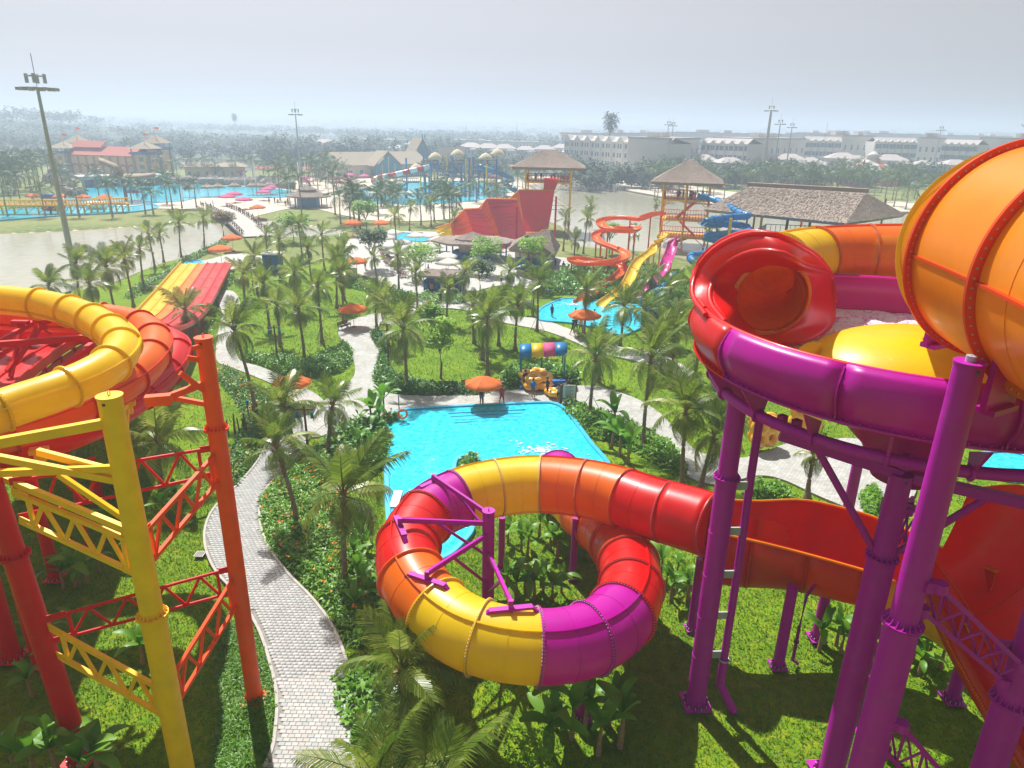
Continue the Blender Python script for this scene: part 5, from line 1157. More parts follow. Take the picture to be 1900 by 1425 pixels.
BN = [('young banana plant on the lawn inside the tube loop', 'banana plants inside the tube loop', [(945 + 18 * k + random.uniform(-5, 5), 1000 + (k % 3) * 17 + random.uniform(-5, 5)) for k in range(9)] + [(940 + 17 * k, 1098 + (k % 2) * 14) for k in range(7)]),
      ('young banana plant on the grass right of the loop slide', 'banana plants right of the loop', [(1225 + 10 * k, 1070 + (k % 3) * 22) for k in range(6)]),
      ('young banana plant in the row between flower bed and loop', 'banana plants left of the loop', [(658 + 7 * (k % 4) , 965 + 22 * k) for k in range(9)]),
      ('young banana plant under the lattice frame on the left', 'banana plants under the lattice frame', [(118, 1090), (140, 1085), (160, 1080), (185, 1060), (60, 1290), (120, 1260), (265, 1230), (262, 1040), (305, 960), (330, 940), (360, 950), (250, 1010), (55, 1200), (140, 1190), (200, 990)]),
      ('big leaved banana plant in the shade below the front of the loop', 'banana plants below the loop front', [(1030, 1350), (1060, 1370), (1110, 1400), (1150, 1385), (1085, 1350), (1130, 1345), (1020, 1390)]),
      ('banana plant at the bottom left corner', 'banana plants in the bottom left corner', [(30, 1440), (70, 1450), (110, 1440), (190, 1450), (160, 1470)]),
      ('small banana plant among the purple trough columns', 'banana plants among the trough columns', [(1520, 1205), (1552, 1195), (1705, 1250), (1745, 1240), (1680, 1210), (1560, 1210), (1720, 1225), (1692, 1225)]),
      ('slender banana plant beside the lower corner of the splash pool', 'banana plants right of the splash pool', [(1120, 812), (1135, 830), (1150, 845), (1165, 860), (1140, 800)]),
      ('banana plant by the pool corner shrubs', 'banana plants near the life ring', [(690, 790), (705, 800), (668, 845), (712, 770)])]
for lab, grp, pts_ in BN:
    for (u, v) in pts_:
        b = G(u, v); big = 1.0 if 'big' not in lab and 'corner' not in lab else 1.35; banana(b, big * random.uniform(.8, 1.15), lab, grp)

# ---------------------------------------------------------------- leafy trees
def leafy_tree(u, v, vt, wid, label, mat_='leaf_tree', dens=1.0, leaf=.22, group=None, name='broadleaf_tree', low=False, base=None, H_=None, trunk_f=.42):
    b = base or G(u, v); h = H_ or HT(b, vt); root = empty(name, (b.x, b.y, 0), label, 'tree', group)
    mb = MB(); t0 = h * trunk_f; mb.tube([(b.x, b.y, -.1), (b.x + .08, b.y, t0 * .5), (b.x - .05, b.y + .05, t0)], [.13 * h / 6, .10 * h / 6, .08 * h / 6], 7)
    cl = []
    for k in range(7 if not low else 4):
        a = k * 2.4 + random.random(); r_ = wid * random.uniform(.15, .42); e = Vector((b.x + math.cos(a) * r_, b.y + math.sin(a) * r_, t0 + (h - t0) * random.uniform(.3, .85))); cl.append(e)
        if not low: mb.tube([(b.x - .05, b.y + .05, t0 * .95), Vector((b.x, b.y, t0)).lerp(e, .5) + Vector((0, 0, .15)), e], [.06 * h / 6, .04 * h / 6, .015], 5)
    cl.append(Vector((b.x, b.y, h - wid * .22)))
    mb.build('trunk', 'bark', root)
    n = int((1300 if not low else 220) * dens); C_ = np.array([tuple(c) for c in cl]); ci = rng.integers(0, len(cl), n); dv = rng.normal(0, 1, (n, 3)); dv /= np.linalg.norm(dv, axis=1)[:, None]
    rr = (wid * .26 * rng.uniform(.55, 1.05, n) ** .5)[:, None]; p = C_[ci] + dv * rr * np.array([1, 1, .75]); c = leaf_cards(p - np.array([b.x, b.y, 0]), leaf, mat_, 'crown', up=.2, aspect=.6, kind=None, parent=root)
    return root
leafy_tree(818, 700, 585, 3.0, 'small lime green tree with stakes on the main lawn', 'leaf_lime', 1.0, .26)
leafy_tree(800, 625, 560, 2.8, 'bushy lime tree by the plaza behind the main lawn', 'leaf_lime', 1.1, .28)
leafy_tree(780, 520, 450, 5.0, 'open branched green tree left of the blue bar counter', 'leaf_lime', 1.2, .3)
leafy_tree(905, 510, 445, 4.5, 'bright yellow green tree in front of the round thatched hut', 'leaf_lime', 1.4, .3)
leafy_tree(985, 520, 440, 4.2, 'light green tree against the brown thatched roof', 'leaf_lime', 1.0, .3)
leafy_tree(680, 430, 372, 5.0, 'round green tree by the far bank above the parasol terrace', 'leaf_lime', 1.2, .4)
leafy_tree(690, 500, 425, 4.5, 'tall leafy tree beside the terrace walk', 'leaf_tree', 1.3, .35)
leafy_tree(415, 440, 395, 4.5, 'reddish green tree beside the bridge ramp', 'leaf_palm_dry', 1.1, .4)
leafy_tree(545, 450, 400, 5.0, 'fresh green tree right of the bridge', 'leaf_lime', 1.2, .4)
leafy_tree(1130, 470, 410, 4.0, 'small green tree on the shore below the orange spiral top', 'leaf_lime', .9, .3)
leafy_tree(985, 1470, 1365, 1.6, 'pale yellow green shrub tree at the bottom edge below the loop', 'leaf_lime', .35, .12)
leafy_tree(1215, 640, 560, 3.6, 'leafy tree between the catch pool and the palms by the bowl', 'leaf_tree', 1.0, .3)
leafy_tree(890, 545, 480, 4.0, 'green tree between hut and plaza', 'leaf_tree', 1.2, .3)
# ---------------------------------------------------------------- thatch roofs
def straw(parent, quads, n, L=.5, mat_='thatch'):
    """shaggy straw strands laid on the slopes: quads = list of (a,b,c,d) eave-left, eave-right, ridge-right, ridge-left"""
    V = []; F = []
    for (a, b, c, d) in quads:
        nn = (b - a).cross(d - a).normalized()
        if nn.z < 0: nn = -nn
        for k in range(n):
            s, t = random.random(), random.random() ** .9; p = a.lerp(b, s).lerp(d.lerp(c, s), t); dn = (a.lerp(b, s) - d.lerp(c, s)).normalized(); sd_ = (b - a).normalized()
            l = L * random.uniform(.5, 1.1); w_ = .05 * random.uniform(.5, 1.4) * L / .5; j = sd_ * random.uniform(-.15, .15) * l; q = len(V)
            V += [p - sd_ * w_ + nn * .02, p + sd_ * w_ + nn * .02, p + dn * l + j + nn * random.uniform(.02, .12) * l / .5]; F.append((q, q + 1, q + 2))
    me = np_mesh('straw', [tuple(v) for v in V], F, 'straw'); org = parent_world(parent); me.transform(Matrix.Translation(-org)); o = mobj('straw', me, parent); o['kind'] = 'stuff'; return o
def hip_roof(root, e, r, th=.35, mat_='thatch', fringe=.3, n=900, name='roof', L=.5):
    """e: 4 eave corners (ccw), r: two ridge points (or one apex twice)"""
    e = [Vector(q) for q in e]; r = [Vector(q) for q in r]; c = sum(e, Vector()) / 4
    mb = MB(); vs = e + r; dn = Vector((0, 0, -th)); ein = [c + (q - c) * .97 + dn for q in e]
    mb.add(e + r, [(0, 1, 5, 4), (1, 2, 5), (2, 3, 4, 5), (3, 0, 4)] if (r[0] - r[1]).length > .01 else [(0, 1, 4), (1, 2, 4), (2, 3, 4), (3, 0, 4)])
    mb.add(e + ein, [(1, 0, 4, 5), (2, 1, 5, 6), (3, 2, 6, 7), (0, 3, 7, 4), (4, 7, 6, 5)])
    o = mb.build(name, mat_, root)
    quads = [(e[0], e[1], r[1], r[0]), (e[1], e[2], r[1], r[1]), (e[2], e[3], r[0], r[1]), (e[3], e[0], r[0], r[0])]
    if n: straw(o, quads, n, L=L, mat_=mat_)
    return o
def rect(cx, cy, wx, wy, ang, z):
    c, s = math.cos(ang), math.sin(ang); return [Vector((cx + x * wx / 2 * c - y * wy / 2 * s, cy + x * wx / 2 * s + y * wy / 2 * c, z)) for x, y in ((-1, -1), (1, -1), (1, 1), (-1, 1))]
def railing(root, a, b, h=1.05, n=8, colr='red_paint', t=.05):
    a = Vector(a); b = Vector(b); U = Vector((0, 0, 1)); mb = MB(); mb.bar(a + U * h, b + U * h, t * 1.4); mb.build('hand_rail', colr, root)
    rl = MB()
    for k in range(n + 1): p = a.lerp(b, k / n); rl.bar(p, p + U * h, t)
    rl.bar(a + U * .12, b + U * .12, t); o = rl.build('balusters', colr, root); o['kind'] = 'stuff'
# ---------------------------------------------------------------- little figures
def person_mesh(pose, shirt, short, seed=0, bag=None):
    key = (pose, shirt, short, bag)
    if key in PM: return PM[key]
    J = {'pelvis': (0, 0, .92), 'belly': (0, 0, 1.08), 'chest': (0, .01, 1.30), 'neck': (0, 0, 1.46), 'head0': (0, -.01, 1.56), 'head1': (0, -.01, 1.70)}
    R_ = {'pelvis': .135, 'belly': .12, 'chest': .145, 'neck': .055, 'head0': .085, 'head1': .08}; E_ = [('pelvis', 'belly'), ('belly', 'chest'), ('chest', 'neck'), ('neck', 'head0'), ('head0', 'head1')]
    st = {'stand': (.0, .0, .05), 'walk': (.22, -.24, .16), 'reach': (.08, -.05, .45)}[pose]
    for s, sg in (('l', 1), ('r', -1)):
        f = st[0] if sg > 0 else st[1]; ar = st[2] if pose == 'reach' else -f * .8
        J.update({'hip' + s: (sg * .09, 0, .86), 'knee' + s: (sg * .10, -f * .6 - .03, .47), 'ank' + s: (sg * .10, -f * 1.0 + (.06 if f < 0 else 0), .08), 'toe' + s: (sg * .11, -f * 1.0 - .16 + (.06 if f < 0 else 0), .04),
                  'sh' + s: (sg * .18, 0, 1.38), 'el' + s: (sg * .25, ar * -.3 + .03, 1.12), 'wr' + s: (sg * .24, -ar * .9 - .05, .90 + abs(ar) * .45), 'ha' + s: (sg * .235, -ar * 1.05 - .07, .82 + abs(ar) * .45)})
        R_.update({'hip' + s: .095, 'knee' + s: .06, 'ank' + s: .042, 'toe' + s: .035, 'sh' + s: .062, 'el' + s: .042, 'wr' + s: .032, 'ha' + s: .036})
        E_ += [('pelvis', 'hip' + s), ('hip' + s, 'knee' + s), ('knee' + s, 'ank' + s), ('ank' + s, 'toe' + s), ('chest', 'sh' + s), ('sh' + s, 'el' + s), ('el' + s, 'wr' + s), ('wr' + s, 'ha' + s)]
    ks = list(J); me = bpy.data.meshes.new('t'); me.from_pydata([J[k] for k in ks], [(ks.index(a), ks.index(b)) for a, b in E_], []); ob = bpy.data.objects.new('t', me); COL.objects.link(ob)
    ob.modifiers.new('s', 'SKIN'); sk = me.skin_vertices[0].data
    for i, k in enumerate(ks): sk[i].radius = (R_[k] * (1.25 if k in ('chest', 'pelvis', 'belly') else 1), R_[k] * (.85 if k in ('chest', 'belly') else 1)); sk[i].use_root = (k == 'pelvis')
    ob.modifiers.new('u', 'SUBSURF').levels = 1
    dg_ = bpy.context.evaluated_depsgraph_get(); em = bpy.data.meshes.new_from_object(ob.evaluated_get(dg_)); bpy.data.objects.remove(ob)
    em.name = 'body'; em.materials.clear()
    for m_ in ('skin', shirt or 'skin', short, 'hair'): em.materials.append(M[m_])
    for p in em.polygons:
        c = p.center; p.use_smooth = True
        if c.z > 1.60 or (c.z > 1.5 and c.y > .02): p.material_index = 3
        elif c.z > 1.47: p.material_index = 0
        elif c.z > .98 and (abs(c.x) < .2 or c.z > 1.2) : p.material_index = 1
        elif .55 < c.z <= .98 and abs(c.x) < .2: p.material_index = 2
        else: p.material_index = 0
    PM[key] = em; return em
PM = {}
HAIRM = None
def person(loc, rz, label, pose='stand', shirt='cloth_black', short='cloth_grey', s=1.0, bag=None, group=None):
    root = empty('person', loc, label, 'person', group, rz=rz); root.scale = (s, s, s)
    mobj('body', person_mesh(pose, shirt, short), root)
    mb = MB(); rows = []
    for q in range(6):
        t = q / 5 * 2.0; rows.append([Vector((.103 * math.sin(t) * math.cos(a), .01 + .115 * math.sin(t) * math.sin(a), 1.645 + .12 * math.cos(t))) for a in np.linspace(0, 2 * math.pi, 12, endpoint=False)])
    mb.grid(rows, close=True); me = PM.get('hair') or mb.mesh('hair', 'hair'); PM['hair'] = me; mobj('hair', me, root)
    if bag:
        mb = MB(); mb.box((0, .19, 1.2), (.30, .18, .42)); o = mobj('backpack', PM.setdefault('bag' + bag, mb.mesh('backpack', bag)), root); md = o.modifiers.new('b', 'BEVEL'); md.width = .05; md.segments = 3
    return root
# ---------------------------------------------------------------- parasols
def parasol_proto(colr, r=1.5, n=8, hgt=2.5, rise=.55, panels=True, square=False):
    root = empty('parasol', (0, 0, 0)); n = 4 if square else n
    mb = MB(); mb.tube([(0, 0, 0), (0, 0, hgt)], .03, 8); mb.build('pole', 'galvanised', root); mb = MB(); mb.cyl((0, 0, 0), .28, .09, 16); mb.build('base', 'dark_metal', root)
    for k in range(n):
        a0, a1 = 2 * math.pi * k / n + .4, 2 * math.pi * (k + 1) / n + .4; rows = []
        for q in range(5):
            t = q / 4; R2 = r * t; z = hgt + .05 - rise * t ** 1.25; row = []
            for s in range(5):
                f = s / 4; p0 = Vector((math.cos(a0), math.sin(a0), 0)); p1 = Vector((math.cos(a1), math.sin(a1), 0)); row.append(p0.lerp(p1, f) * R2 + Vector((0, 0, z - .07 * t * math.sin(math.pi * f))))
            rows.append(row)
        rows.append([p + Vector((0, 0, -.14 - .03 * (i % 2))) for i, p in enumerate(rows[-1])])
        mb = MB(); mb.grid(rows); mb.build('canopy_panel', colr, root)
        mb = MB(); mb.bar((0, 0, hgt - .02), Vector((math.cos(a0) * r, math.sin(a0) * r, hgt + .02 - rise)), .02); mb.build('rib', 'galvanised', root)
    return root
def place(proto, first, loc, rz, label, cat, group, s=1.0):
    o = proto if first else copy_tree(proto); o.location = loc; o.rotation_euler = (0, 0, rz); o.scale = (s, s, s); tag(o, label, cat, group); return o
po = parasol_proto('canvas_orange', 1.55)
OR = [((897, 754), 'big round orange parasol at the pool edge of the plaza', 1.0), ((657, 607), 'orange parasol beside the bench on the left lawn', 1.05), ((545, 752), 'orange parasol half hidden by a dark palm near the path fork', 1.0), ((1083, 622), 'orange parasol in front of the small catch pool', 1.15),
      ((663, 512), 'orange parasol next to the white sign board', 1.1), ((412, 490), 'orange parasol nearest the top of the racer slide', 1.2), ((433, 466), 'orange parasol by the lake end of the bridge, behind its twin', 1.15), ((480, 404), 'orange parasol at the bridge ramp', 1.2),
      ((66, 382), 'leftmost orange parasol behind the yellow railings', 1.25), ((115, 383), 'second orange parasol from the left behind the yellow railings', 1.25), ((157, 384), 'third orange parasol from the left behind the yellow railings', 1.25), ((197, 383), 'fourth orange parasol from the left behind the yellow railings', 1.2),
      ((655, 438), 'orange parasol on the far bank below the play pool', 1.3), ((708, 436), 'orange parasol left of the tiny far pool', 1.2), ((277, 325), 'orange parasol beside the right tower of the castle', 1.7)]
for i, (q, lab, s) in enumerate(OR): place(po, i == 0, G(*q), random.random(), lab, 'parasol', 'orange parasols', s)
pw_ = parasol_proto('canvas_white', 1.9, square=True, hgt=2.4, rise=.6)
WH = [(771, 458), (800, 458), (812, 466), (717, 462), (737, 490), (800, 480), (828, 500), (832, 512), (790, 505), (722, 478), (880, 510), (730, 452), (745, 472)]
for i, q in enumerate(WH): place(pw_, i == 0, G(*q), random.uniform(-.3, .3), 'square white parasol on the terrace left of the round thatched hut', 'parasol', 'white parasols on the terrace', 1.1)
pp_k = parasol_proto('canvas_pink', 1.8, square=True, hgt=2.4)
PK = [(422, 382), (437, 376), (455, 388), (490, 372), (497, 366), (505, 362), (632, 352), (648, 345), (565, 343), (676, 338), (650, 336), (620, 345), (936, 357), (920, 338), (940, 347), (250, 372), (32, 340), (450, 330), (570, 350)]
for i, q in enumerate(PK): place(pp_k, i == 0, G(*q), random.uniform(-.3, .3), 'small pink parasol on the far sand around the pools', 'parasol', 'pink parasols on the far sand', 1.25)
WF = [(640, 372), (660, 368), (695, 372), (712, 372), (730, 376), (762, 372), (598, 380), (1005, 350)]
for q in WF: place(pw_, False, G(*q), random.uniform(-.3, .3), 'far white parasol on the sand before the activity pool', 'parasol', 'far white parasols', 1.2)
# straw parasols
sp = empty('straw_parasol', (0, 0, 0)); mb = MB(); mb.tube([(0, 0, 0), (0, 0, 2.6)], .07, 8); mb.build('pole', 'wood', sp)
mb = MB(); mb.grid([[Vector((math.cos(a) * r_, math.sin(a) * r_, z)) for a in np.linspace(0, 2 * math.pi, 14, endpoint=False)] for r_, z in ((.02, 4.3), (.3, 3.6), (1.1, 3.0), (2.0, 2.5), (1.9, 2.3), (.1, 3.0))], close=True); mb.build('thatch_cover', 'thatch_far', sp)
for i, q in enumerate([(387, 365), (407, 364), (437, 362), (352, 366), (484, 362), (502, 360), (523, 358), (540, 356), (470, 362)]): place(sp, i == 0, G(*q), 0, 'straw parasol in the row along the wave pool', 'parasol', 'straw parasols by the wave pool', 1.05)
# ---------------------------------------------------------------- float stand
fs = G(1000, 712); st = empty('float_stand', (fs.x, fs.y, 0), 'float stand with a curved blue, yellow and pink striped canopy on dark posts', 'stand')
W0, W1 = G(966, 716), G(1046, 712); ln = (W1 - W0); back = Vector((-.05, 1.9, 0))
cols4 = ['sky_blue_shell', 'yellow', 'canvas_pink', 'sky_blue_shell']; hw = 3.05
for k in range(4):
    rows = []
    for q in range(10):
        a = math.pi * (q / 9) * .62 - .35; off = back * .5 + back.normalized() * (-1.25 * math.cos(a + .35)); z = hw + .75 * math.sin(a + .5) - .35
        rows.append([W0 + ln * (-.04 + 1.08 * (k + f) / 4) + off + Vector((0, 0, z)) for f in (0, .5, 1)])
    rows = rows; mb = MB(); mb.grid(rows); mb.build('canopy_panel', cols4[k], st, solid=.04)
    vb = MB(); e_ = [r_ for r_ in rows[0]]; pts_ = []
    for j in range(9): pts_.append(e_[0].lerp(e_[2], j / 8))
    vb.grid([pts_, [p + Vector((0, 0, -.22 if j % 2 else -.12)) for j, p in enumerate(pts_)]], smooth=False); vb.build('valance', cols4[k], st, solid=.01)
for p in (W0, W0.lerp(W1, .5) + back, W1, W0 + back, W1 + back):
    mb = MB(); mb.tube([(p.x, p.y, 0), (p.x, p.y, hw + .1)], .07, 10); mb.build('post', 'teal_paint', st)
for f in (0, .5, 1):
    p = W0.lerp(W1, f); mb = MB(); mb.bar(p + Vector((0, 0, hw)), p + back + Vector((0, 0, hw)), .08); mb.build('cross_beam', 'teal_paint', st)
mb = MB(); c = G(1000, 716); mb.box((c.x, c.y - .1, .1), (3.4, 2.0, .12)); o = mb.build('float_mat', 'blue_paint'); tag(o, 'flat blue mat under the stacked yellow floats', 'mat')
o = MB(); c = G(1036, 716); o.box((c.x, c.y, .25), (1.4, 1.0, .5), .3); o = o.build('float_crate', 'blue_paint', None, bevel=.06); tag(o, 'blue padded block at the right end of the float stand', 'block')
def _pm(mb, n_, m_, r_): mobj(n_, mb.mesh(n_, m_), r_)
def clover_float(loc, rot, label, s=1.0, lobes=4, R=.62, r=.27):
    root = empty('clover_float', loc, label, 'inflatable float', 'yellow clover floats'); root.rotation_euler = rot; root.scale = (s, s, s)
    for k in range(lobes):
        a = 2 * math.pi * k / lobes + math.pi / 4; c = (math.cos(a) * R, math.sin(a) * R, r)
        mb = MB(); mb.torus(c, (0, 0, 1), .46, r, 26, 12); _pm(mb, 'tube_ring', 'inflatable', root)
        mb = MB(); mb.cyl((c[0], c[1], r * .5), .3, .06, 16); _pm(mb, 'ring_floor', 'amber', root)
        for sg in (-1, 1):
            an = a + sg * .8; hh = (c[0] + math.cos(an) * .5, c[1] + math.sin(an) * .5, r * 2); mb = MB(); mb.bar((hh[0] - .12, hh[1], r * 2 - .02), (hh[0] + .12, hh[1], r * 2 + .03), .05, .03); _pm(mb, 'handle', 'white_paint', root)
    return root
c = G(996, 720); clover_float((c.x, c.y, .16), (0, 0, .2), 'yellow clover shaped float lying lowest in the stack under the striped canopy', 1.12); clover_float((c.x - .1, c.y + .25, .72), (.05, 0, .5), 'yellow clover shaped float on top of the stack under the striped canopy', 1.12)
c = G(1036, 735); clover_float((c.x, c.y, .10), (-.15, .05, .3), 'yellow clover shaped float being handled on the plaza, right of the stack', .95)
c = G(1410, 832); clover_float((c.x, c.y, 1.35), (rad(82), 0, .35), 'yellow clover float standing on edge by the path, seen behind the purple column', 1.0); clover_float((c.x + .1, c.y + .6, 1.35), (rad(80), 0, .2), 'second yellow clover float leaning behind the one by the purple column', 1.0)
c = G(1490, 800); clover_float((c.x, c.y, 1.2), (rad(75), 0, -.3), 'yellow clover float glimpsed below the purple bowl shell', 1.05)
# ---------------------------------------------------------------- people
person(G(989, 738), 2.9, 'person with a blue backpack standing left of the yellow floats', 'stand', 'cloth_teal', 'cloth_grey', bag='cloth_blue')
c = G(973, 722); person(G(974, 722), .3, 'person in black standing under the canopy left of the float stack', 'stand', 'cloth_black', 'cloth_black')
person(G(1015, 736), 2.0, 'person in black bending a hand to the float right of the stack', 'reach', 'cloth_black', 'cloth_black')
person(G(1036, 747), 3.0, 'bare backed person in black shorts at the front of the loose float', 'reach', None, 'cloth_black', .95)
person(G(1054, 735), -1.2, 'person in black reaching over the loose float from behind', 'reach', 'cloth_black', 'cloth_grey', .95)
person(G(931, 752), .4, 'person in red clothes with a blue bag right of the big orange parasol', 'walk', 'cloth_red', 'cloth_red', bag='cloth_blue')
person(G(893, 753), 2.6, 'person in dark shirt standing under the big orange parasol', 'stand', 'cloth_black', 'cloth_grey'); 
person(G(1062, 622), 1.0, 'person with dark clothes leading the group walking past the catch pool', 'walk', 'cloth_black', 'cloth_black'); person(G(1068, 617), .7, 'person with a dark backpack in the middle of the walking group', 'walk', 'cloth_navy', 'cloth_black', bag='cloth_black')
person(G(1077, 618), .4, 'person in grey at the right end of the walking group', 'walk', 'cloth_white', 'cloth_grey'); person(G(1067, 598), 3.0, 'person in white shirt standing at the pool rim under the parasol', 'stand', 'cloth_white', 'cloth_black'); person(G(1074, 600), 3.0, 'shorter person in dark clothes standing at the pool rim under the parasol', 'stand', 'cloth_navy', 'cloth_navy', .85)
c = G(1024, 588, .1); person((c.x, c.y, -.1), 2.4, 'person in dark swimwear standing in the catch pool', 'stand', 'cloth_navy', 'cloth_black')
person(G(1102, 598), 2.0, 'person in brown clothes at the right side of the catch pool parasol', 'stand', 'cloth_red', 'cloth_grey', .9)
person(G(678, 500), 1.0, 'person in dark clothes by the sign board', 'stand', 'cloth_black', 'cloth_black'); person(G(975, 512), 1.5, 'person in dark clothes on the far plaza near the brown hut', 'walk', 'cloth_navy', 'cloth_black'); person(G(987, 508), 0, 'person in pale blue on the far plaza near the brown hut', 'walk', 'cloth_white', 'cloth_grey')
person(G(818, 566), 0, 'person in dark clothes on the plaza before the bar counter', 'stand', 'cloth_black', 'cloth_black')
for i, (u, v) in enumerate([(728, 500), (742, 515), (756, 492), (765, 520), (735, 470), (862, 520), (795, 512), (640, 490), (652, 470), (930, 528), (1030, 500), (1045, 505)]):
    person(G(u, v), random.uniform(0, 6), 'guest strolling on the pale terrace between huts, parasols and palms', ('walk', 'stand')[i % 2], ('cloth_red', 'cloth_white', 'cloth_blue', 'cloth_black')[i % 4], ('cloth_black', 'cloth_navy')[i % 2], group='guests on the terrace')
far_pts = [(378, 388), (383, 386), (374, 385), (392, 389), (446, 398), (452, 402), (462, 406), (470, 410), (530, 384), (534, 380), (655, 355), (680, 360), (700, 352), (720, 350), (745, 352), (770, 360), (905, 358), (925, 352), (940, 362), (650, 362), (688, 358), (430, 392), (440, 394), (500, 380), (510, 378), (516, 381), (396, 384), (950, 360), (956, 357), (640, 350)]
for i, (u, v) in enumerate(far_pts):
    b = G(u, v); mb = person_mesh(('stand', 'walk')[i % 2], ('cloth_black', 'cloth_red', 'cloth_white', 'cloth_blue')[i % 4], 'cloth_navy'); root = empty('person', (b.x, b.y, .08), 'tiny far bather standing on the sand or in the shallow water', 'person', 'far bathers', rz=random.uniform(0, 6)); mobj('body', mb, root)
# ---------------------------------------------------------------- benches, lamps, signs
def bench(q, rz, lab):
    b = G(*q); root = empty('park_bench', b, lab, 'bench', rz=rz)
    for k in range(4): mb = MB(); mb.box((0, -.2 + k * .12, .45), (1.7, .09, .04)); o = mobj('seat_slat', mb.mesh('seat_slat', 'wood'), root)
    for k in range(3): mb = MB(); mb.box((0, .27 + k * .02, .58 + k * .13), (1.7, .03, .10)); mobj('back_slat', mb.mesh('back_slat', 'wood'), root)
    for sx in (-.7, .7):
        mb = MB(); mb.bar((sx, -.22, 0), (sx, -.2, .64), .05); mb.bar((sx, .3, 0), (sx, .34, .92), .05); mb.bar((sx, -.22, .62), (sx, .3, .64), .05); mb.bar((sx, -.2, .41), (sx, .3, .41), .05); mobj('side_frame', mb.mesh('side_frame', 'dark_metal'), root)
bench((831, 728), .02, 'wooden bench backing onto the lawn hedge left of the big orange parasol'); bench((874, 726), .02, 'wooden bench half hidden behind the big orange parasol'); bench((640, 611), 1.1, 'wooden bench beside the orange parasol on the left lawn'); bench((1505, 800), 0, 'bench glimpsed below the bowl near the yellow float')
def lantern(q, lab, h=3.6, rz=0):
    b = G(*q); root = empty('lantern_post', b, lab, 'lamp post', rz=rz); mb = MB(); mb.tube([(0, 0, 0), (.02, 0, h * .5), (0, 0, h)], [.1, .085, .07], 8); mobj('post', mb.mesh('post', 'wood'), root)
    mb = MB(); mb.bar((-.6, 0, h - .25), (.6, 0, h - .25), .08); mobj('cross_arm', mb.mesh('cross_arm', 'wood'), root)
    for sx in (-.5, .5):
        mb = MB(); mb.cyl((sx, 0, h - .85), .12, .32, 8, .09); mb.cyl((sx, 0, h - .53), .15, .12, 8, .02); mb.tube([(sx, 0, h - .42), (sx, 0, h - .25)], .015, 5); mobj('lantern', mb.mesh('lantern', 'teal_paint'), root)
for q, l in (((515, 672), 'wooden lantern post in the hedge of the left lawn'), ((721, 678), 'wooden lantern post in the hedge bend left of the main lawn'), ((572, 845), 'wooden lantern post beside the path junction, behind the twin palms'), ((470, 540), 'wooden lantern post by the far left lawn'), ((640, 470), 'wooden lantern post on the walk to the parasol terrace')): lantern(q, l)
mat('sign_face', (.62, .58, .50), rough=.7, var=.04)
b = G(647, 527); sg_ = empty('sign_board', b, 'pale rectangular sign board with small dark lettering near the far orange parasol', 'sign'); mb = MB(); mb.box((b.x, b.y, 1.4), (2.6, .1, 1.8)); mb.build('panel', 'sign_face', sg_)
for sx in (-1.2, 1.2): mb = MB(); mb.box((b.x + sx, b.y + .06, 1.1), (.1, .1, 2.2)); mb.build('post', 'wood', sg_)
mb = MB()
for r_ in range(2):
    for k in range(7 - r_ * 2): mb.box((b.x - .55 + k * .16 + r_ * .15, b.y - .056, 1.5 - r_ * .24), (.1, .012, .1))
o = mb.build('lettering', 'dark_metal', sg_); o['kind'] = 'stuff'
b = G(1055, 752); rs = empty('rules_sign', b, 'grey framed rules board on two wooden posts at the pool corner of the plaza', 'sign')
for sx in (-.55, .55): mb = MB(); mb.box((b.x + sx, b.y, .95), (.09, .09, 1.9)); mb.build('post', 'wood', rs)
mb = MB(); mb.box((b.x, b.y - .02, 1.2), (1.0, .05, 1.1)); mb.build('board', 'sign_face', rs); mb = MB()
for k in range(9): mb.box((b.x - .05 * (k % 3), b.y - .05, 1.62 - k * .1), (.7 - .1 * (k % 3), .008, .03))
o = mb.build('text_lines', 'dark_metal', rs); o['kind'] = 'stuff'
b = G(1040, 750); o = MB(); o.box((b.x, b.y, .85), (.18, .18, 1.7)); o = o.build('wooden_post', 'wood', None, bevel=.02); tag(o, 'thick weathered wooden post left of the rules board', 'post')
b = G(978, 583); rs = empty('notice_sign', b, 'small notice on two posts left of the catch pool', 'sign')
for sx in (-.5, .5): mb = MB(); mb.box((b.x + sx, b.y, .95), (.08, .08, 1.9)); mb.build('post', 'wood', rs)
mb = MB(); mb.box((b.x, b.y - .02, 1.3), (.9, .05, .9)); mb.build('board', 'sign_face', rs)
b = G(989, 587); o = MB(); o.box((b.x, b.y, 1.1), (.22, .22, 2.2)); o = o.build('wooden_post', 'wood', None); tag(o, 'tall wooden post right of the notice by the catch pool', 'post')
# life ring on a stand
b = G(741, 772); lr = empty('life_ring_stand', b, 'thin post holding a rope coil by the pool corner', 'post'); mb = MB(); mb.tube([(b.x, b.y, 0), (b.x, b.y, 1.7)], .04, 8); mb.build('post', 'dark_metal', lr)
o = MB(); p = G(747, 768, .75); o.torus(p, (.2, -1, .1), .33, .075, 28, 10); o = o.build('life_ring', 'canvas_orange'); tag(o, 'orange life ring hanging beside the left corner of the splash pool', 'life ring')
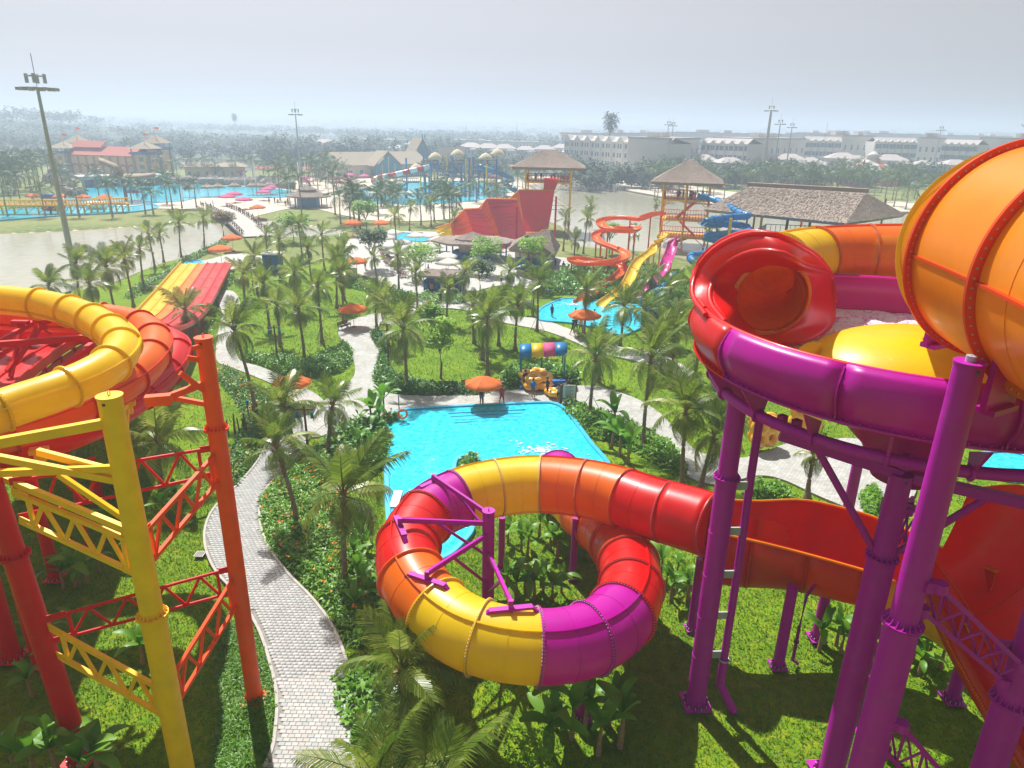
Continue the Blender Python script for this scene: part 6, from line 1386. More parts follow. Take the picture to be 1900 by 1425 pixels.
# rustic fence stakes with blue ball by the left bed
fc_ = G(460, 790); ff = empty('stake_cluster', fc_, 'cluster of rough wooden stakes with a blue ball on one, among the cannas', 'stakes')
for k in range(14):
    p = fc_ + Vector((random.uniform(-.9, .5), random.uniform(-1.6, 1.2), 0)); h_ = random.uniform(.7, 1.5); mb = MB(); mb.tube([(p.x, p.y, 0), (p.x + random.uniform(-.1, .1), p.y, h_)], [.06, .045], 7); mb.build('stake', 'wood', ff)
mb = MB(); p = fc_ + Vector((-.1, .6, 1.65)); mb.tube([(p.x, p.y, 0), p], .05, 7); rows = [[p + Vector((math.cos(a) * math.sin(t), math.sin(a) * math.sin(t), math.cos(t))) * .13 for a in np.linspace(0, 2 * math.pi, 10, endpoint=False)] for t in np.linspace(.01, 3.13, 7)]; mb.grid(rows, close=True); mb.build('ball_stake', 'blue_paint', ff)
# stepping stone slabs on the near bank
for i in range(13):
    q = (258 + i * 5.7, 530 - i * 2.6 + math.sin(i) * 1.0); p = G(*q); o = MB(); o.box((p.x, p.y, .02), (1.15, .8, .12), random.uniform(-.2, .2)); o = o.build('stepping_stone', 'concrete', None, bevel=.02); tag(o, 'flat stepping stone slab on the near lake bank', 'stepping stone', 'stepping stones on the lake bank')
for q, l in (((288, 537), 'left of two low yellow stone benches on the near bank'), ((313, 537), 'right of two low yellow stone benches on the near bank')):
    p = G(*q); r_ = empty('stone_bench', p, l, 'bench'); mb = MB(); mb.box((p.x, p.y, .42), (1.5, .5, .1)); mb.build('slab', 'sand', r_)
    for sx in (-.55, .55): mb = MB(); mb.box((p.x + sx, p.y, .18), (.18, .42, .38)); mb.build('leg', 'concrete', r_)
# blue booth
b = G(508, 503); bt = empty('blue_booth', b, 'small bright blue booth among the palms beyond the left lawn', 'booth'); mb = MB(); mb.box((b.x, b.y, 1.3), (2.4, 2.0, 2.6)); mb.build('wall', 'blue_paint', bt); mb = MB(); mb.box((b.x, b.y, 2.7), (3.0, 2.6, .16)); mb.build('roof', 'white_paint', bt); mb = MB(); mb.box((b.x - .3, b.y - 1.01, 1.1), (.9, .04, 2.0)); mb.build('door', 'glass_dark', bt)
# ---------------------------------------------------------------- mid slides and towers
def open_slide(root, px, w_, colr, depth=.45, n=60, name='slide_run', posts=True, pcol=None, world=False):
    pts = spline(px if world else GP(px), n); fr = frames(pts); seg = 10
    for s in range(0, n - 1, seg):
        rows = []
        for k in range(s, min(s + seg, n - 1) + 1):
            t, sd_, u = fr[k]; sd_ = Vector((sd_.x, sd_.y, 0)).normalized(); rows.append([pts[k] + sd_ * (w_ * math.cos(a)) + Vector((0, 0, -depth * math.sin(a) + (depth if False else 0))) for a in np.linspace(0, math.pi, 9)])
        mb = MB(); mb.grid(rows); mb.build(name, colr, root, solid=-.05)
        mb = MB(); mb.tube([r[0] for r in rows], .05, 5); mb.tube([r[-1] for r in rows], .05, 5); mb.build('rim', colr, root)
    if posts:
        for k in range(3, n - 4, 7):
            p = pts[k]
            if p.z > 1.3: mb = MB(); mb.tube([(p.x, p.y, 0), (p.x, p.y, p.z - depth)], .12, 8); mb.build('post', pcol or colr + '_paint' if (pcol or colr + '_paint') in M else 'galvanised', root)
    return pts
TB = G(1268, 452); TX, TY = TB.x, TB.y + 1.5
t2 = empty('slide_tower', (TX, TY, 0), 'stair tower with thatched pyramid roof and red railed decks crowded with riders', 'tower')
W_ = 8.6; ang = -.25; cs4 = rect(TX, TY, W_, W_ * .85, ang, 0); zr = HT((TX, TY), 335); za = HT((TX, TY), 296)
for i, p in enumerate(cs4 + [cs4[0].lerp(cs4[1], .5), cs4[2].lerp(cs4[3], .5)]):
    zz = [0, 3.4, 6.4, 9.4, zr]; 
    for j in range(4): mb = MB(); mb.tube([(p.x, p.y, zz[j]), (p.x, p.y, zz[j + 1])], .2, 10); mb.build('post', ['yellow_paint', 'orange_paint'][(i + j) % 2] if j in (1, 2) else 'yellow_paint', t2)
decks = [HT((TX, TY - 3), v) for v in (440, 408, 371)]
for z in decks:
    d4 = rect(TX, TY, W_, W_ * .85, ang, z)
    mb = MB(); mb.add(d4 + [q + Vector((0, 0, -.25)) for q in d4], [(0, 1, 2, 3), (7, 6, 5, 4), (0, 4, 5, 1), (1, 5, 6, 2), (2, 6, 7, 3), (3, 7, 4, 0)]); mb.build('deck', 'yellow_paint', t2)
    for a, b in zip(d4, d4[1:] + d4[:1]): railing(t2, a, b, 1.15, 16, 'red_paint', .07)
    for k, (a, b) in enumerate(zip(d4, d4[1:] + d4[:1])):
        for f, g_ in ((0, .2), (1, .8)): mb = MB(); p = a.lerp(b, f); q = a.lerp(b, g_); mb.bar(p + Vector((0, 0, -1.6)), q + Vector((0, 0, -.25)), .12); mb.build('knee_brace', 'yellow_paint', t2)
for i in range(len(decks)):
    z0_ = decks[i - 1] if i else 0; z1_ = decks[i]; a = Vector((TX - 1.5, TY, z0_)); b = Vector((TX + 2.2, TY + (.6 if i % 2 else -.6), z1_)); 
    if i % 2: a.x, b.x = b.x, a.x
    for dy in (-.6, .6): mb = MB(); mb.bar(a + Vector((0, dy, 0)), b + Vector((0, dy, 0)), .1, .3); mb.build('stair_stringer', 'orange_paint', t2)
    for k in range(9): p = a.lerp(b, k / 9); mb = MB(); mb.box(p + Vector((0, 0, .1)), (.35, 1.2, .05)); mb.build('stair_tread', 'orange_paint', t2)
R4 = rect(TX, TY, 13.2, 12.6, ang, zr); hip_roof(t2, R4, [(TX - .2, TY, za), (TX + .2, TY, za)], .5, n=1800)
for i in range(14):
    x = TX - 3 + 6 * random.random(); y = TY - 2.6 + random.random() * 2; r_ = empty('person', (x, y, decks[2]), 'rider waiting on the top deck of the stair tower', 'person', 'riders on the stair tower', rz=random.random() * 6); mobj('body', person_mesh('stand', ('cloth_black', 'cloth_navy', 'cloth_red', None)[i % 4], 'cloth_black'), r_)
# tower 1 and half-pipe
T1 = G(1024, 452); T1.y += 22; t1 = empty('slide_tower', T1, 'tall open tower with thatched pyramid roof at the top of the red half-pipe', 'tower')
zr1 = HT(T1, 308); za1 = HT(T1, 277); cs1 = rect(T1.x, T1.y, 9.5, 8.5, -.08, 0); zd1 = HT(T1, 335)
for i, p in enumerate(cs1): 
    for j, (za_, zb_) in enumerate(((0, 5), (5, zd1), (zd1, zr1))): mb = MB(); mb.tube([(p.x, p.y, za_), (p.x, p.y, zb_)], .2, 10); mb.build('post', ('orange_paint', 'yellow_paint', 'yellow_paint')[j] if i % 2 else 'yellow_paint', t1)
d4 = rect(T1.x, T1.y, 9.5, 8.5, -.08, zd1); mb = MB(); mb.add(d4 + [q + Vector((0, 0, -.3)) for q in d4], [(0, 1, 2, 3), (7, 6, 5, 4), (0, 4, 5, 1), (1, 5, 6, 2), (2, 6, 7, 3), (3, 7, 4, 0)]); mb.build('deck', 'yellow_paint', t1)
for a, b in zip(d4, d4[1:] + d4[:1]): railing(t1, a, b, 1.2, 14, 'red_paint', .08)
for a, b in zip(cs1, cs1[1:] + cs1[:1]):
    for s_ in (0, 1): mb = MB(); mb.bar((a if s_ else b) + Vector((0, 0, 4.5)), (b if s_ else a) + Vector((0, 0, zd1 - .3)), .09); mb.build('cross_brace', 'yellow_paint', t1)
    mb = MB(); mb.bar(a + Vector((0, 0, 4.5)), b + Vector((0, 0, 4.5)), .12); mb.build('girt', 'yellow_paint', t1)
hip_roof(t1, rect(T1.x, T1.y, 15.4, 12.5, -.08, zr1), [(T1.x - 1.2, T1.y, za1), (T1.x + 1.2, T1.y, za1)], .5, n=1600)
for i in range(10): x = T1.x - 3 + 6 * random.random(); y = T1.y - 3.3 + random.random() * 2; r_ = empty('person', (x, y, zd1), 'rider waiting under the roof above the half-pipe', 'person', 'riders on the half-pipe tower', rz=random.random() * 6); mobj('body', person_mesh('stand', ('cloth_black', 'cloth_red', None)[i % 3], 'cloth_black'), r_)
hp = empty('half_pipe_slide', G(950, 455), 'towering red and orange half-pipe slide with crimson back panels beside the open tower', 'water slide')
def ruled(A, B, n=10, sag=0.0, ax=None, pw=1.0):
    rows = []
    for k in range(n + 1):
        t = k / n; off = (ax or Vector((0, 0, 1))) * (-sag * math.sin(math.pi * t)); rows.append([a.lerp(b, t) + off for a, b in zip(A, B)])
    return rows
def hp_panel(quad, col, name='panel', sag=0, ribs=0, solid=0, ribcol=None, ax=None):
    a, b, c, d = quad; A = [a.lerp(b, f) for f in np.linspace(0, 1, 7)]; B = [d.lerp(c, f) for f in np.linspace(0, 1, 7)]; rows = ruled(A, B, 12, sag, ax); mb = MB(); mb.grid(rows); o = mb.build(name, col, hp, solid=solid)
    for k in range(1, ribs + 1):
        r_ = rows[round(12 * k / (ribs + 1))]; m2 = MB(); m2.tube([p + Vector((0, -.12, 0)) for p in r_], .045, 4); m2.build('rib', ribcol or col, o)
    return rows
g = G
top_l, top_r, bot_r, bot_l = g(963, 353, 8.6), g(1029, 353, 8.6), g(1017, 425, 1.0), g(974, 432, 1.0)
hp_panel((top_l, top_r, bot_r, bot_l), 'red', sag=.6); hp_panel((g(1010, 330, 11.2), g(1036, 331, 11.2), g(1029, 353, 8.6), g(1008, 353, 8.6)), 'red', sag=.4)
hp_panel((g(942, 372, 7.0), top_l, bot_l, g(972, 432, 1.0)), 'orange', sag=.2)
w1, w2, w3, w4 = g(903, 369, 8.8), g(959, 370, 8.1), g(977, 438, 1.2), g(938, 462, .6)
hp_panel((w1, w2, w3, w4), 'crimson', sag=0, ribs=9); hp_panel((g(863, 388, 6.4), g(892, 387, 7.0), g(930, 461, .6), g(884, 446, .8)), 'crimson', sag=0, ribs=7)
hp_panel((g(892, 387, 7.0), w1, w4, g(930, 461, .6)), 'deep_orange', sag=0, ribs=7); hp_panel((g(835, 415, 3.4), g(863, 388, 6.4), g(884, 446, .8), g(842, 446, .6)), 'deep_orange', sag=-.2, ribs=4); hp_panel((g(808, 424, 2.6), g(835, 415, 3.6), g(842, 446, .6), g(815, 448, .5)), 'yellow', sag=-.2, ribs=3)
for pts_ in ([g(808, 424, 2.6), g(835, 415, 3.6), g(863, 388, 6.4), g(889, 387, 6.9), g(897, 378, 7.9), w1, w2], [g(942, 372, 7.0), top_l, top_r], [bot_l, g(1000, 432, 1.2), g(1018, 420, 1.6)]):
    mb = MB(); mb.tube(pts_, .16, 8); mb.build('top_roll', 'amber', hp)
for (u, v, vt, z) in ((958, 462, 372, 7.6), (910, 458, 372, 7.4), (1029, 445, 357, 8.4), (870, 450, 392, 5.2), (834, 450, 416, 3.2)):
    b = g(u, v); mb = MB(); mb.tube([(b.x, b.y, 0), (b.x, b.y, z)], .2, 8); mb.build('post', 'red_paint', hp)
# orange spiral
zo = lambda x, y, z: (1000 + x / 2.969, 180 + y / 2.969, z)
OS = [zo(690, 632, 8.4), zo(640, 636, 8.3), zo(590, 652, 8.0), zo(550, 664, 7.8), zo(470, 656, 7.5), zo(390, 660, 7.2), zo(338, 680, 6.8), zo(360, 712, 6.4), zo(440, 728, 6.2), zo(520, 728, 6.0), zo(540, 712, 5.8), zo(470, 712, 5.5), zo(380, 724, 5.2), zo(315, 752, 4.9), zo(330, 790, 4.6), zo(400, 818, 4.4), zo(465, 846, 4.1), zo(470, 878, 3.9), zo(410, 900, 3.7), zo(320, 908, 3.5), zo(230, 906, 3.3), zo(180, 890, 3.1), zo(220, 882, 3.0), zo(320, 894, 2.8), zo(420, 912, 2.6), zo(468, 936, 2.3), zo(440, 974, 1.9), zo(370, 1020, 1.4), zo(300, 1066, .95), zo(235, 1112, .55), zo(218, 1126, .45)]
os_ = empty('open_slide', G(1110, 500), 'orange open slide winding down in wide curls from the stair tower', 'water slide'); open_slide(os_, OS, .75, 'orange', .6, 110, pcol='orange_paint')
YS = [zo(690, 750, 6.6), zo(668, 775, 6.1), zo(648, 810, 5.1), zo(620, 848, 4.6), zo(570, 880, 4.2), zo(535, 920, 3.6), zo(510, 975, 2.7), zo(490, 1015, 2.2), zo(455, 1055, 1.7), zo(405, 1092, 1.2), zo(365, 1118, .8), zo(342, 1142, .45)]
ys_ = empty('open_slide', G(1165, 520), 'yellow open slide dropping in two waves into the catch pool', 'water slide'); open_slide(ys_, YS, .75, 'yellow', .5, 60, pcol='yellow_paint')
MS = [zo(765, 762, 6.6), zo(738, 800, 5.6), zo(725, 850, 4.6), zo(705, 895, 4.1), zo(690, 940, 3.2), zo(655, 985, 2.6), zo(610, 1030, 2.0), zo(560, 1068, 1.3), zo(520, 1100, .7)]
ms_ = empty('open_slide', G(1220, 520), 'magenta open slide running down right of the yellow one', 'water slide'); open_slide(ms_, MS, .75, 'magenta', .5, 50, pcol='yellow_paint')
bt_ = empty('tube_slide', G(1205, 560), 'short blue closed tube ending at the right of the catch pool', 'water slide'); tube_slide(bt_, GP([zo(760, 985, 3.3), zo(690, 1045, 2.3), zo(625, 1095, 1.5), zo(575, 1135, .9)]), .55, ['sky_blue_shell'], 6, bolts=0, nseg=16, seam=False, flange_w=.12, sub=4)
BS = [zo(880, 548, 9.6), zo(920, 552, 9.5), zo(980, 572, 9.1), zo(1040, 600, 8.7), zo(1110, 640, 8.3), zo(1155, 655, 8.1), zo(1060, 662, 7.9), zo(960, 676, 7.7), zo(905, 690, 7.4), zo(960, 700, 7.0), zo(1060, 700, 6.6), zo(1140, 716, 6.2), zo(1150, 742, 5.9), zo(1060, 750, 5.6), zo(950, 762, 5.4), zo(905, 770, 5.1), zo(960, 784, 4.8), zo(1060, 790, 4.5), zo(1130, 812, 4.1), zo(1100, 838, 3.8), zo(1000, 845, 3.5), zo(900, 866, 3.2), zo(840, 872, 3.0), zo(850, 905, 2.6), zo(930, 935, 2.2), zo(1010, 950, 1.9)]
bs_ = empty('tube_slide', G(1350, 470), 'blue closed tube coiling down between the stair tower and the thatched pavilion', 'water slide'); bp_ = tube_slide(bs_, GP(BS), .55, ['sky_blue_shell'], 36, bolts=0, nseg=16, seam=False, flange_w=.1, sub=4)
for (u, v, z) in ((1325, 470, 6), (1345, 480, 7), (1378, 470, 7), (1300, 500, 3.5), (1360, 500, 5)):
    b = G(u, v); mb = MB(); mb.tube([(b.x, b.y, 0), (b.x, b.y, z)], .16, 8); mb.build('post', 'blue_paint', bs_)
    for k in range(3): e = b + Vector((random.uniform(-1.6, 1.6), random.uniform(-1, 1), z - k * 1.6)); mb = MB(); mb.bar((b.x, b.y, z - .8 - k * 1.6), e, .08); mb.build('bracket_arm', 'blue_paint', bs_)
# big pavilion
pv0 = G(1470, 470); pv = empty('thatched_pavilion', pv0, 'long thatched pavilion with shaggy grey roof over a blue railed deck', 'pavilion')
ze = HT(G(1310, 470), 388)
E0 = G(1306, 388, 8.2); E1 = G(1570, 414, 8.2); E2 = G(1680, 398, 8.2); E3 = G(1392, 360, 8.2); Rl, Rr = G(1390, 346, 11.6), G(1606, 358, 11.6)
Rl2, Rr2 = G(1388, 341, 11.9), G(1609, 353, 11.9)
hip_roof(pv, [E0, E1, E2, E3], [Rl, Rr], .5, n=4200, L=.8)
mb = MB(); mb.bar(Rl2 + Vector((0, 0, -.1)), Rr2 + Vector((.3, 0, -.1)), 1.3, .7); mb.build('ridge_cap', 'thatch', pv)
for (u, v, vt) in ((1345, 520, 395), (1403, 500, 400), (1450, 505, 404), (1492, 500, 406), (1555, 500, 412), (1395, 460, 400), (1482, 465, 404), (1630, 460, 405)):
    b = G(u, v - 20); 
    for j, (a_, b_) in enumerate(((0, .25), (.25, .5), (.5, 1))): mb = MB(); mb.tube([(b.x, b.y, 8.1 * a_), (b.x, b.y, 8.1 * b_)], .22, 10); mb.build('post', ('yellow_paint', 'orange_paint', 'yellow_paint')[j] if u in (1345, 1403, 1482) else ('blue_paint', 'wood', 'wood')[j], pv)
zdk = 4.6; D = [G(1385, 452, zdk), G(1600, 470, zdk), G(1640, 440, zdk), G(1420, 430, zdk)]
mb = MB(); mb.add(D + [q + Vector((0, 0, -1.0)) for q in D], [(0, 1, 2, 3), (7, 6, 5, 4), (0, 4, 5, 1), (1, 5, 6, 2), (2, 6, 7, 3), (3, 7, 4, 0)]); mb.build('deck', 'blue_paint', pv)
for a, b in zip(D, D[1:] + D[:1]): railing(pv, a, b, 1.3, 24, 'teal_paint', .07)
mb = MB(); q = G(1492, 432, 6.2); mb.box(q, (1.2, .8, 1.6)); mb.build('control_box', 'concrete', pv)
# round thatched hut, two tiers
def round_hut(q, vt, R, lab, walls='blue_paint', open_=True, sides=8, ze_=3.0, top=True, zt=None):
    b = G(*q); root = empty('thatched_hut', b, lab, 'hut'); zt = zt or HT(b, vt); n = sides
    def ring(r_, z): return [Vector((b.x + math.cos(2 * math.pi * k / n + .2) * r_ * 1.15, b.y + math.sin(2 * math.pi * k / n + .2) * r_ * .9, z)) for k in range(n)]
    mb = MB(); mb.grid([ring(R * .95, ze_ - .4), ring(R, ze_ - .3), ring(R, ze_), ring(R * .3, zt - 1.3), ring(.25 * R, zt - 1.3)], smooth=False, close=True); rf = mb.build('roof', 'thatch', root)
    r0, r1 = ring(R, ze_), ring(R * .3, zt - 1.3); straw(rf, [(r0[k], r0[(k + 1) % n], r1[(k + 1) % n], r1[k]) for k in range(n)], 260, L=.6)
    mb = MB(); r2, r3 = ring(R * .45, zt - 1.1), ring(.05, zt); mb.grid([ring(R * .4, zt - 1.35), r2, r3], smooth=False, close=True); tp = mb.build('top_roof', 'thatch', root); straw(tp, [(r2[k], r2[(k + 1) % n], r3[(k + 1) % n], r3[k]) for k in range(n)], 90, L=.5)
    for p in ring(R * .8, 0): mb = MB(); mb.tube([(p.x, p.y, 0), (p.x, p.y, ze_)], .12, 8); mb.build('post', walls, root)
    mb = MB(); mb.grid([ring(R * .5, 0), ring(R * .5, 1.2 if open_ else 2.8)], smooth=False, close=True); mb.build('counter', 'blue_paint' if open_ else walls, root)
    mb = MB(); mb.grid([ring(R * .35, 0), ring(R * .35, zt - 1.5)], smooth=False, close=True); mb.build('core_wall', 'cream_wall', root)
round_hut((878, 478), 430, 6.2, 'round thatched restaurant hut with a small second roof, blue posts and open sides')
round_hut((573, 384), 343, 5.2, 'far round thatched kiosk with blue painted walls by the bridge', 'sky_blue_shell', False)
# brown hut with gable
b = G(1010, 505); bh = empty('thatched_hut', b, 'brown thatched building with blue and cream walls below the red half-pipe', 'hut')
hip_roof(bh, [G(944, 462, 3.6), G(1030, 474, 3.0), G(1040, 455, 3.0), G(952, 446, 3.6)], [G(978, 436, 6.2), G(1018, 426, 6.2)], .4, n=900, L=.6)
mb = MB(); W4 = [G(955, 500, 0), G(1018, 505, 0), G(1030, 478, 0), G(968, 472, 0)]; mb.add(W4 + [p + Vector((0, 0, 3.3)) for p in W4], [(0, 1, 5, 4), (1, 2, 6, 5), (2, 3, 7, 6), (3, 0, 4, 7)]); mb.build('wall', 'blue_paint', bh)
mb = MB(); a_, c_ = W4[0], W4[1]; 
for f in (.15, .4, .65, .85): p = a_.lerp(c_, f); mb.bar(p + Vector((0, -.06, 0)), p + Vector((0, -.06, 3.2)), .15, .08)
mb.build('corner_boards', 'sky_blue_shell', bh)
mb = MB(); mb.add([a_ + Vector((0, -.05, 2.0)), c_ + Vector((0, -.05, 2.0)), c_ + Vector((0, -.05, 3.2)), a_ + Vector((0, -.05, 3.2))], [(0, 1, 2, 3)]); mb.build('upper_wall', 'cream_wall', bh)
# blue bar counter
b0, b1 = G(787, 540), G(856, 545); bc = empty('beach_bar', b0, 'low bar counter with brown thatched top and blue painted front by the plaza', 'bar'); U = Vector((0, 0, 1)); dpt = Vector((.3, 2.2, 0))
mb = MB(); mb.add([b0, b1, b1 + dpt, b0 + dpt] + [p + U * 1.5 for p in (b0, b1, b1 + dpt, b0 + dpt)], [(0, 1, 5, 4), (1, 2, 6, 5), (2, 3, 7, 6), (3, 0, 4, 7), (4, 5, 6, 7)]); mb.build('counter', 'blue_paint', bc)
hip_roof(bc, [b0 + U * 2.3 + Vector((-.6, -.8, 0)), b1 + U * 2.3 + Vector((.6, -.8, 0)), b1 + dpt + U * 2.3 + Vector((.6, .8, 0)), b0 + dpt + U * 2.3 + Vector((-.6, .8, 0))], [b0 + dpt * .5 + U * 2.9, b1 + dpt * .5 + U * 2.9], .3, n=350, L=.4)
for k in range(7):
    p = b0.lerp(b1, (k + .5) / 7) + Vector((0, -.05, .8)); mb = MB(); mb.cyl((p.x, p.y, p.z - .35), .28, .7, 12); mb.build('painted_barrel', ['sky_blue_shell', 'amber', 'blue_paint', 'white_paint'][k % 4], bc)
    mb = MB(); q = b0.lerp(b1, k / 6); mb.tube([q + Vector((0, -.1, 0)), q + Vector((0, -.1, 2.3))], .06, 6); mb.build('post', 'wood', bc)
# loungers on the terrace
lg_ = empty('sun_lounger', (0, 0, 0)); mb = MB(); mb.box((0, 0, .32), (.65, 1.3, .08)); mb.build('seat', 'wood', lg_); mb = MB(); mb.bar((0, .65, .34), (0, 1.15, .75), .65, .07); mb.build('backrest', 'wood', lg_)
for sx in (-.28, .28):
    for sy in (-.55, .6): mb = MB(); mb.box((sx, sy, .15), (.05, .05, .3)); mb.build('leg', 'wood', lg_)
LG = [(725 + 5 * k, 480 + 7 * k) for k in range(6)] + [(712 + 4 * k, 470 + 8 * k) for k in range(4)] + [(745, 500), (750, 508), (758, 470), (765, 478)]
for i, q in enumerate(LG): place(lg_, i == 0, G(*q), 1.0 + random.uniform(-.3, .3), 'brown wooden sun lounger on the terrace among white parasols', 'sun lounger', 'sun loungers on the terrace')
# ---------------------------------------------------------------- light masts
def mast(u, v, vt, lab, r=.5, head=True, spike=4.0, tilt=0.0):
    b = G(u, v); h = HT(b, vt); root = empty('light_mast', b, lab, 'light mast')
    for k in range(3): z0, z1 = h * k / 3, h * (k + 1) / 3; mb = MB(); mb.tube([(0, 0, z0), (0, 0, z1)], [r * (1 - .6 * k / 3), r * (1 - .6 * (k + 1) / 3)], 12); mobj('pole', mb.mesh('pole', 'galvanised'), root)
    R = h * .06 + .5
    if head:
        mb = MB(); mb.torus((0, 0, h), (0, 0, 1), R * .8, .09, 16, 6); mb.torus((0, 0, h + 1.4), (0, 0, 1), R * .5, .07, 16, 6)
        for k in range(6): a = k * math.pi / 3; mb.bar((0, 0, h), (math.cos(a) * R * .8, math.sin(a) * R * .8, h), .1)
        mobj('lamp_ring', mb.mesh('lamp_ring', 'galvanised'), root)
        for k in range(10): a = 2 * math.pi * k / 10; mb = MB(); mb.box((math.cos(a) * R, math.sin(a) * R, h - .15), (.8, .55, .35), a); mobj('floodlight', mb.mesh('floodlight', 'galvanised'), root)
        for k in range(4): a = math.pi / 2 * k + .4; mb = MB(); mb.box((math.cos(a) * R * .5, math.sin(a) * R * .5, h + 1.1), (.3, .3, 1.1)); mobj('aerial_panel', mb.mesh('aerial_panel', 'galvanised'), root)
    mb = MB(); mb.tube([(0, 0, h), (0, 0, h + spike)], .05, 5); mobj('lightning_rod', mb.mesh('lightning_rod', 'galvanised'), root); return root
mast(141, 518, 163, 'tall leaning looking grey light mast on the left lake bank', .45, spike=4); mast(1411, 352, 205, 'tall grey light mast rising behind the thatched pavilion', .95, spike=4.5)
mast(560, 352, 212, 'slender far light mast at the wave pool', .4); mast(1432, 342, 230, 'thinner mast right behind the tall mast beyond the pavilion', .45); mast(1455, 335, 236, 'third mast right of the pavilion pair, most faded', .4); mast(1233, 318, 231, 'left one of twin far masts above the stair tower', .45); mast(1241, 322, 233, 'right one of twin far masts above the stair tower', .45); mast(1727, 330, 241, 'far mast before the white terraces at the right', .4)
for (u, v, vt, lab) in ((958, 310, 228, 'bare thin aerial pole above the half-pipe'), (1520, 325, 228, 'bare thin aerial pole right of the pavilion roof'), (865, 290, 232, 'pair of hair thin poles in the far haze'), (700, 285, 230, 'hair thin pole over the far haze left of the hall roof')): mast(u, v, vt, lab, .18, head=False, spike=1)
# flag poles at the plazas
for i, (u, v, vt) in enumerate(((340, 372, 318), (477, 362, 305), (537, 362, 310), (557, 360, 300), (570, 360, 302), (610, 366, 312), (455, 345, 318))):
    b = G(u, v); mb = MB(); mb.tube([(b.x, b.y, 0), (b.x, b.y, HT(b, vt))], .16, 6); o = mb.build('white_pole', 'white_paint'); tag(o, 'slim white pole on the far sand', 'pole', 'white poles on the far sand')
# monopole palms
def mono(u, v, vt, lab, s):
    b = G(u, v); h = HT(b, vt); root = empty('aerial_mast_palm', b, lab, 'aerial mast'); mb = MB(); mb.tube([(0, 0, 0), (0, 0, h)], [.6, .35], 8); mobj('pole', mb.mesh('pole', 'galvanised'), root)
    n = 400; t = rng.uniform(0, 1, n); a = rng.uniform(0, 6.28, n); p = np.stack([np.cos(a) * rng.uniform(.2, .6, n) * s, np.sin(a) * rng.uniform(.2, .6, n) * s, h - t * s * 1.6 + .5], -1); leaf_cards(p, s * .45, 'leaf_far', 'crown', up=.1, kind=None, parent=root, aspect=.2)
mono(1127, 322, 212, 'aerial mast disguised as a palm above the white terraces', 5.0); mono(440, 262, 212, 'far aerial mast disguised as a palm in the left haze', 4.5); mono(1665, 262, 236, 'aerial mast disguised as a palm above the right terrace roofs', 4.0)
# ---------------------------------------------------------------- castle
def box_part(root, name, c, d, m_, rz=0): mb = MB(); mb.box(c, d, rz); return mb.build(name, m_, root)
cL, cR_ = G(130, 322), G(283, 328); cw = (cR_ - cL); cwl = cw.length; cdir = cw.normalized(); cang = math.atan2(cdir.y, cdir.x); nrm = Vector((cdir.y, -cdir.x, 0))
ca = empty('castle_facade', cL, 'far storybook castle facade in cream and terracotta with two lookout towers', 'castle'); hc = HT(cL.lerp(cR_, .5), 286)
mid = cL.lerp(cR_, .5)
box_part(ca, 'wall', mid + Vector((0, 0, hc / 2)), (cwl * .86, 6, hc), 'ochre_wall', cang)
mb = MB(); a = cL.lerp(cR_, .08); b = cL.lerp(cR_, .92); U = Vector((0, 0, 1)); e0 = a + nrm * 3.6 + U * (hc - .6); e1 = b + nrm * 3.6 + U * (hc - .6); mb.add([e0, e1, b - nrm * 2 + U * (hc + 2.6), a - nrm * 2 + U * (hc + 2.6), a - nrm * 3 + U * hc, b - nrm * 3 + U * hc], [(0, 1, 2, 3), (3, 2, 5, 4)]); mb.build('tiled_roof', 'terracotta', ca, solid=.3)
mb = MB(); b2 = cL.lerp(cR_, .45); mb.add([a + nrm * .5 + U * (hc + 2.2), b2 + nrm * .5 + U * (hc + 2.2), b2 - nrm * 3 + U * (hc + 4.6), a - nrm * 3 + U * (hc + 4.6)], [(0, 1, 2, 3)]); mb.build('rear_roof', 'terracotta', ca, solid=.3)
for k in range(8):
    p = cL.lerp(cR_, .12 + .76 * (k + .5) / 8) + nrm * 3.05; mb = MB(); r_ = cwl * .76 / 16 * .85
    mb.tube([p - cdir * r_ + U * .5] + [p + cdir * (-math.cos(t) * r_) + U * (hc * .35 + math.sin(t) * r_ * .9) for t in np.linspace(0, math.pi, 9)] + [p + cdir * r_ + U * .5], .28, 5); mb.build('arch_moulding', 'terracotta', ca)
for k in range(9): p = cL.lerp(cR_, .12 + .76 * k / 8) + nrm * 3.05; mb = MB(); mb.bar(p, p + U * (hc - .4), .5); mb.build('pilaster', 'terracotta', ca)
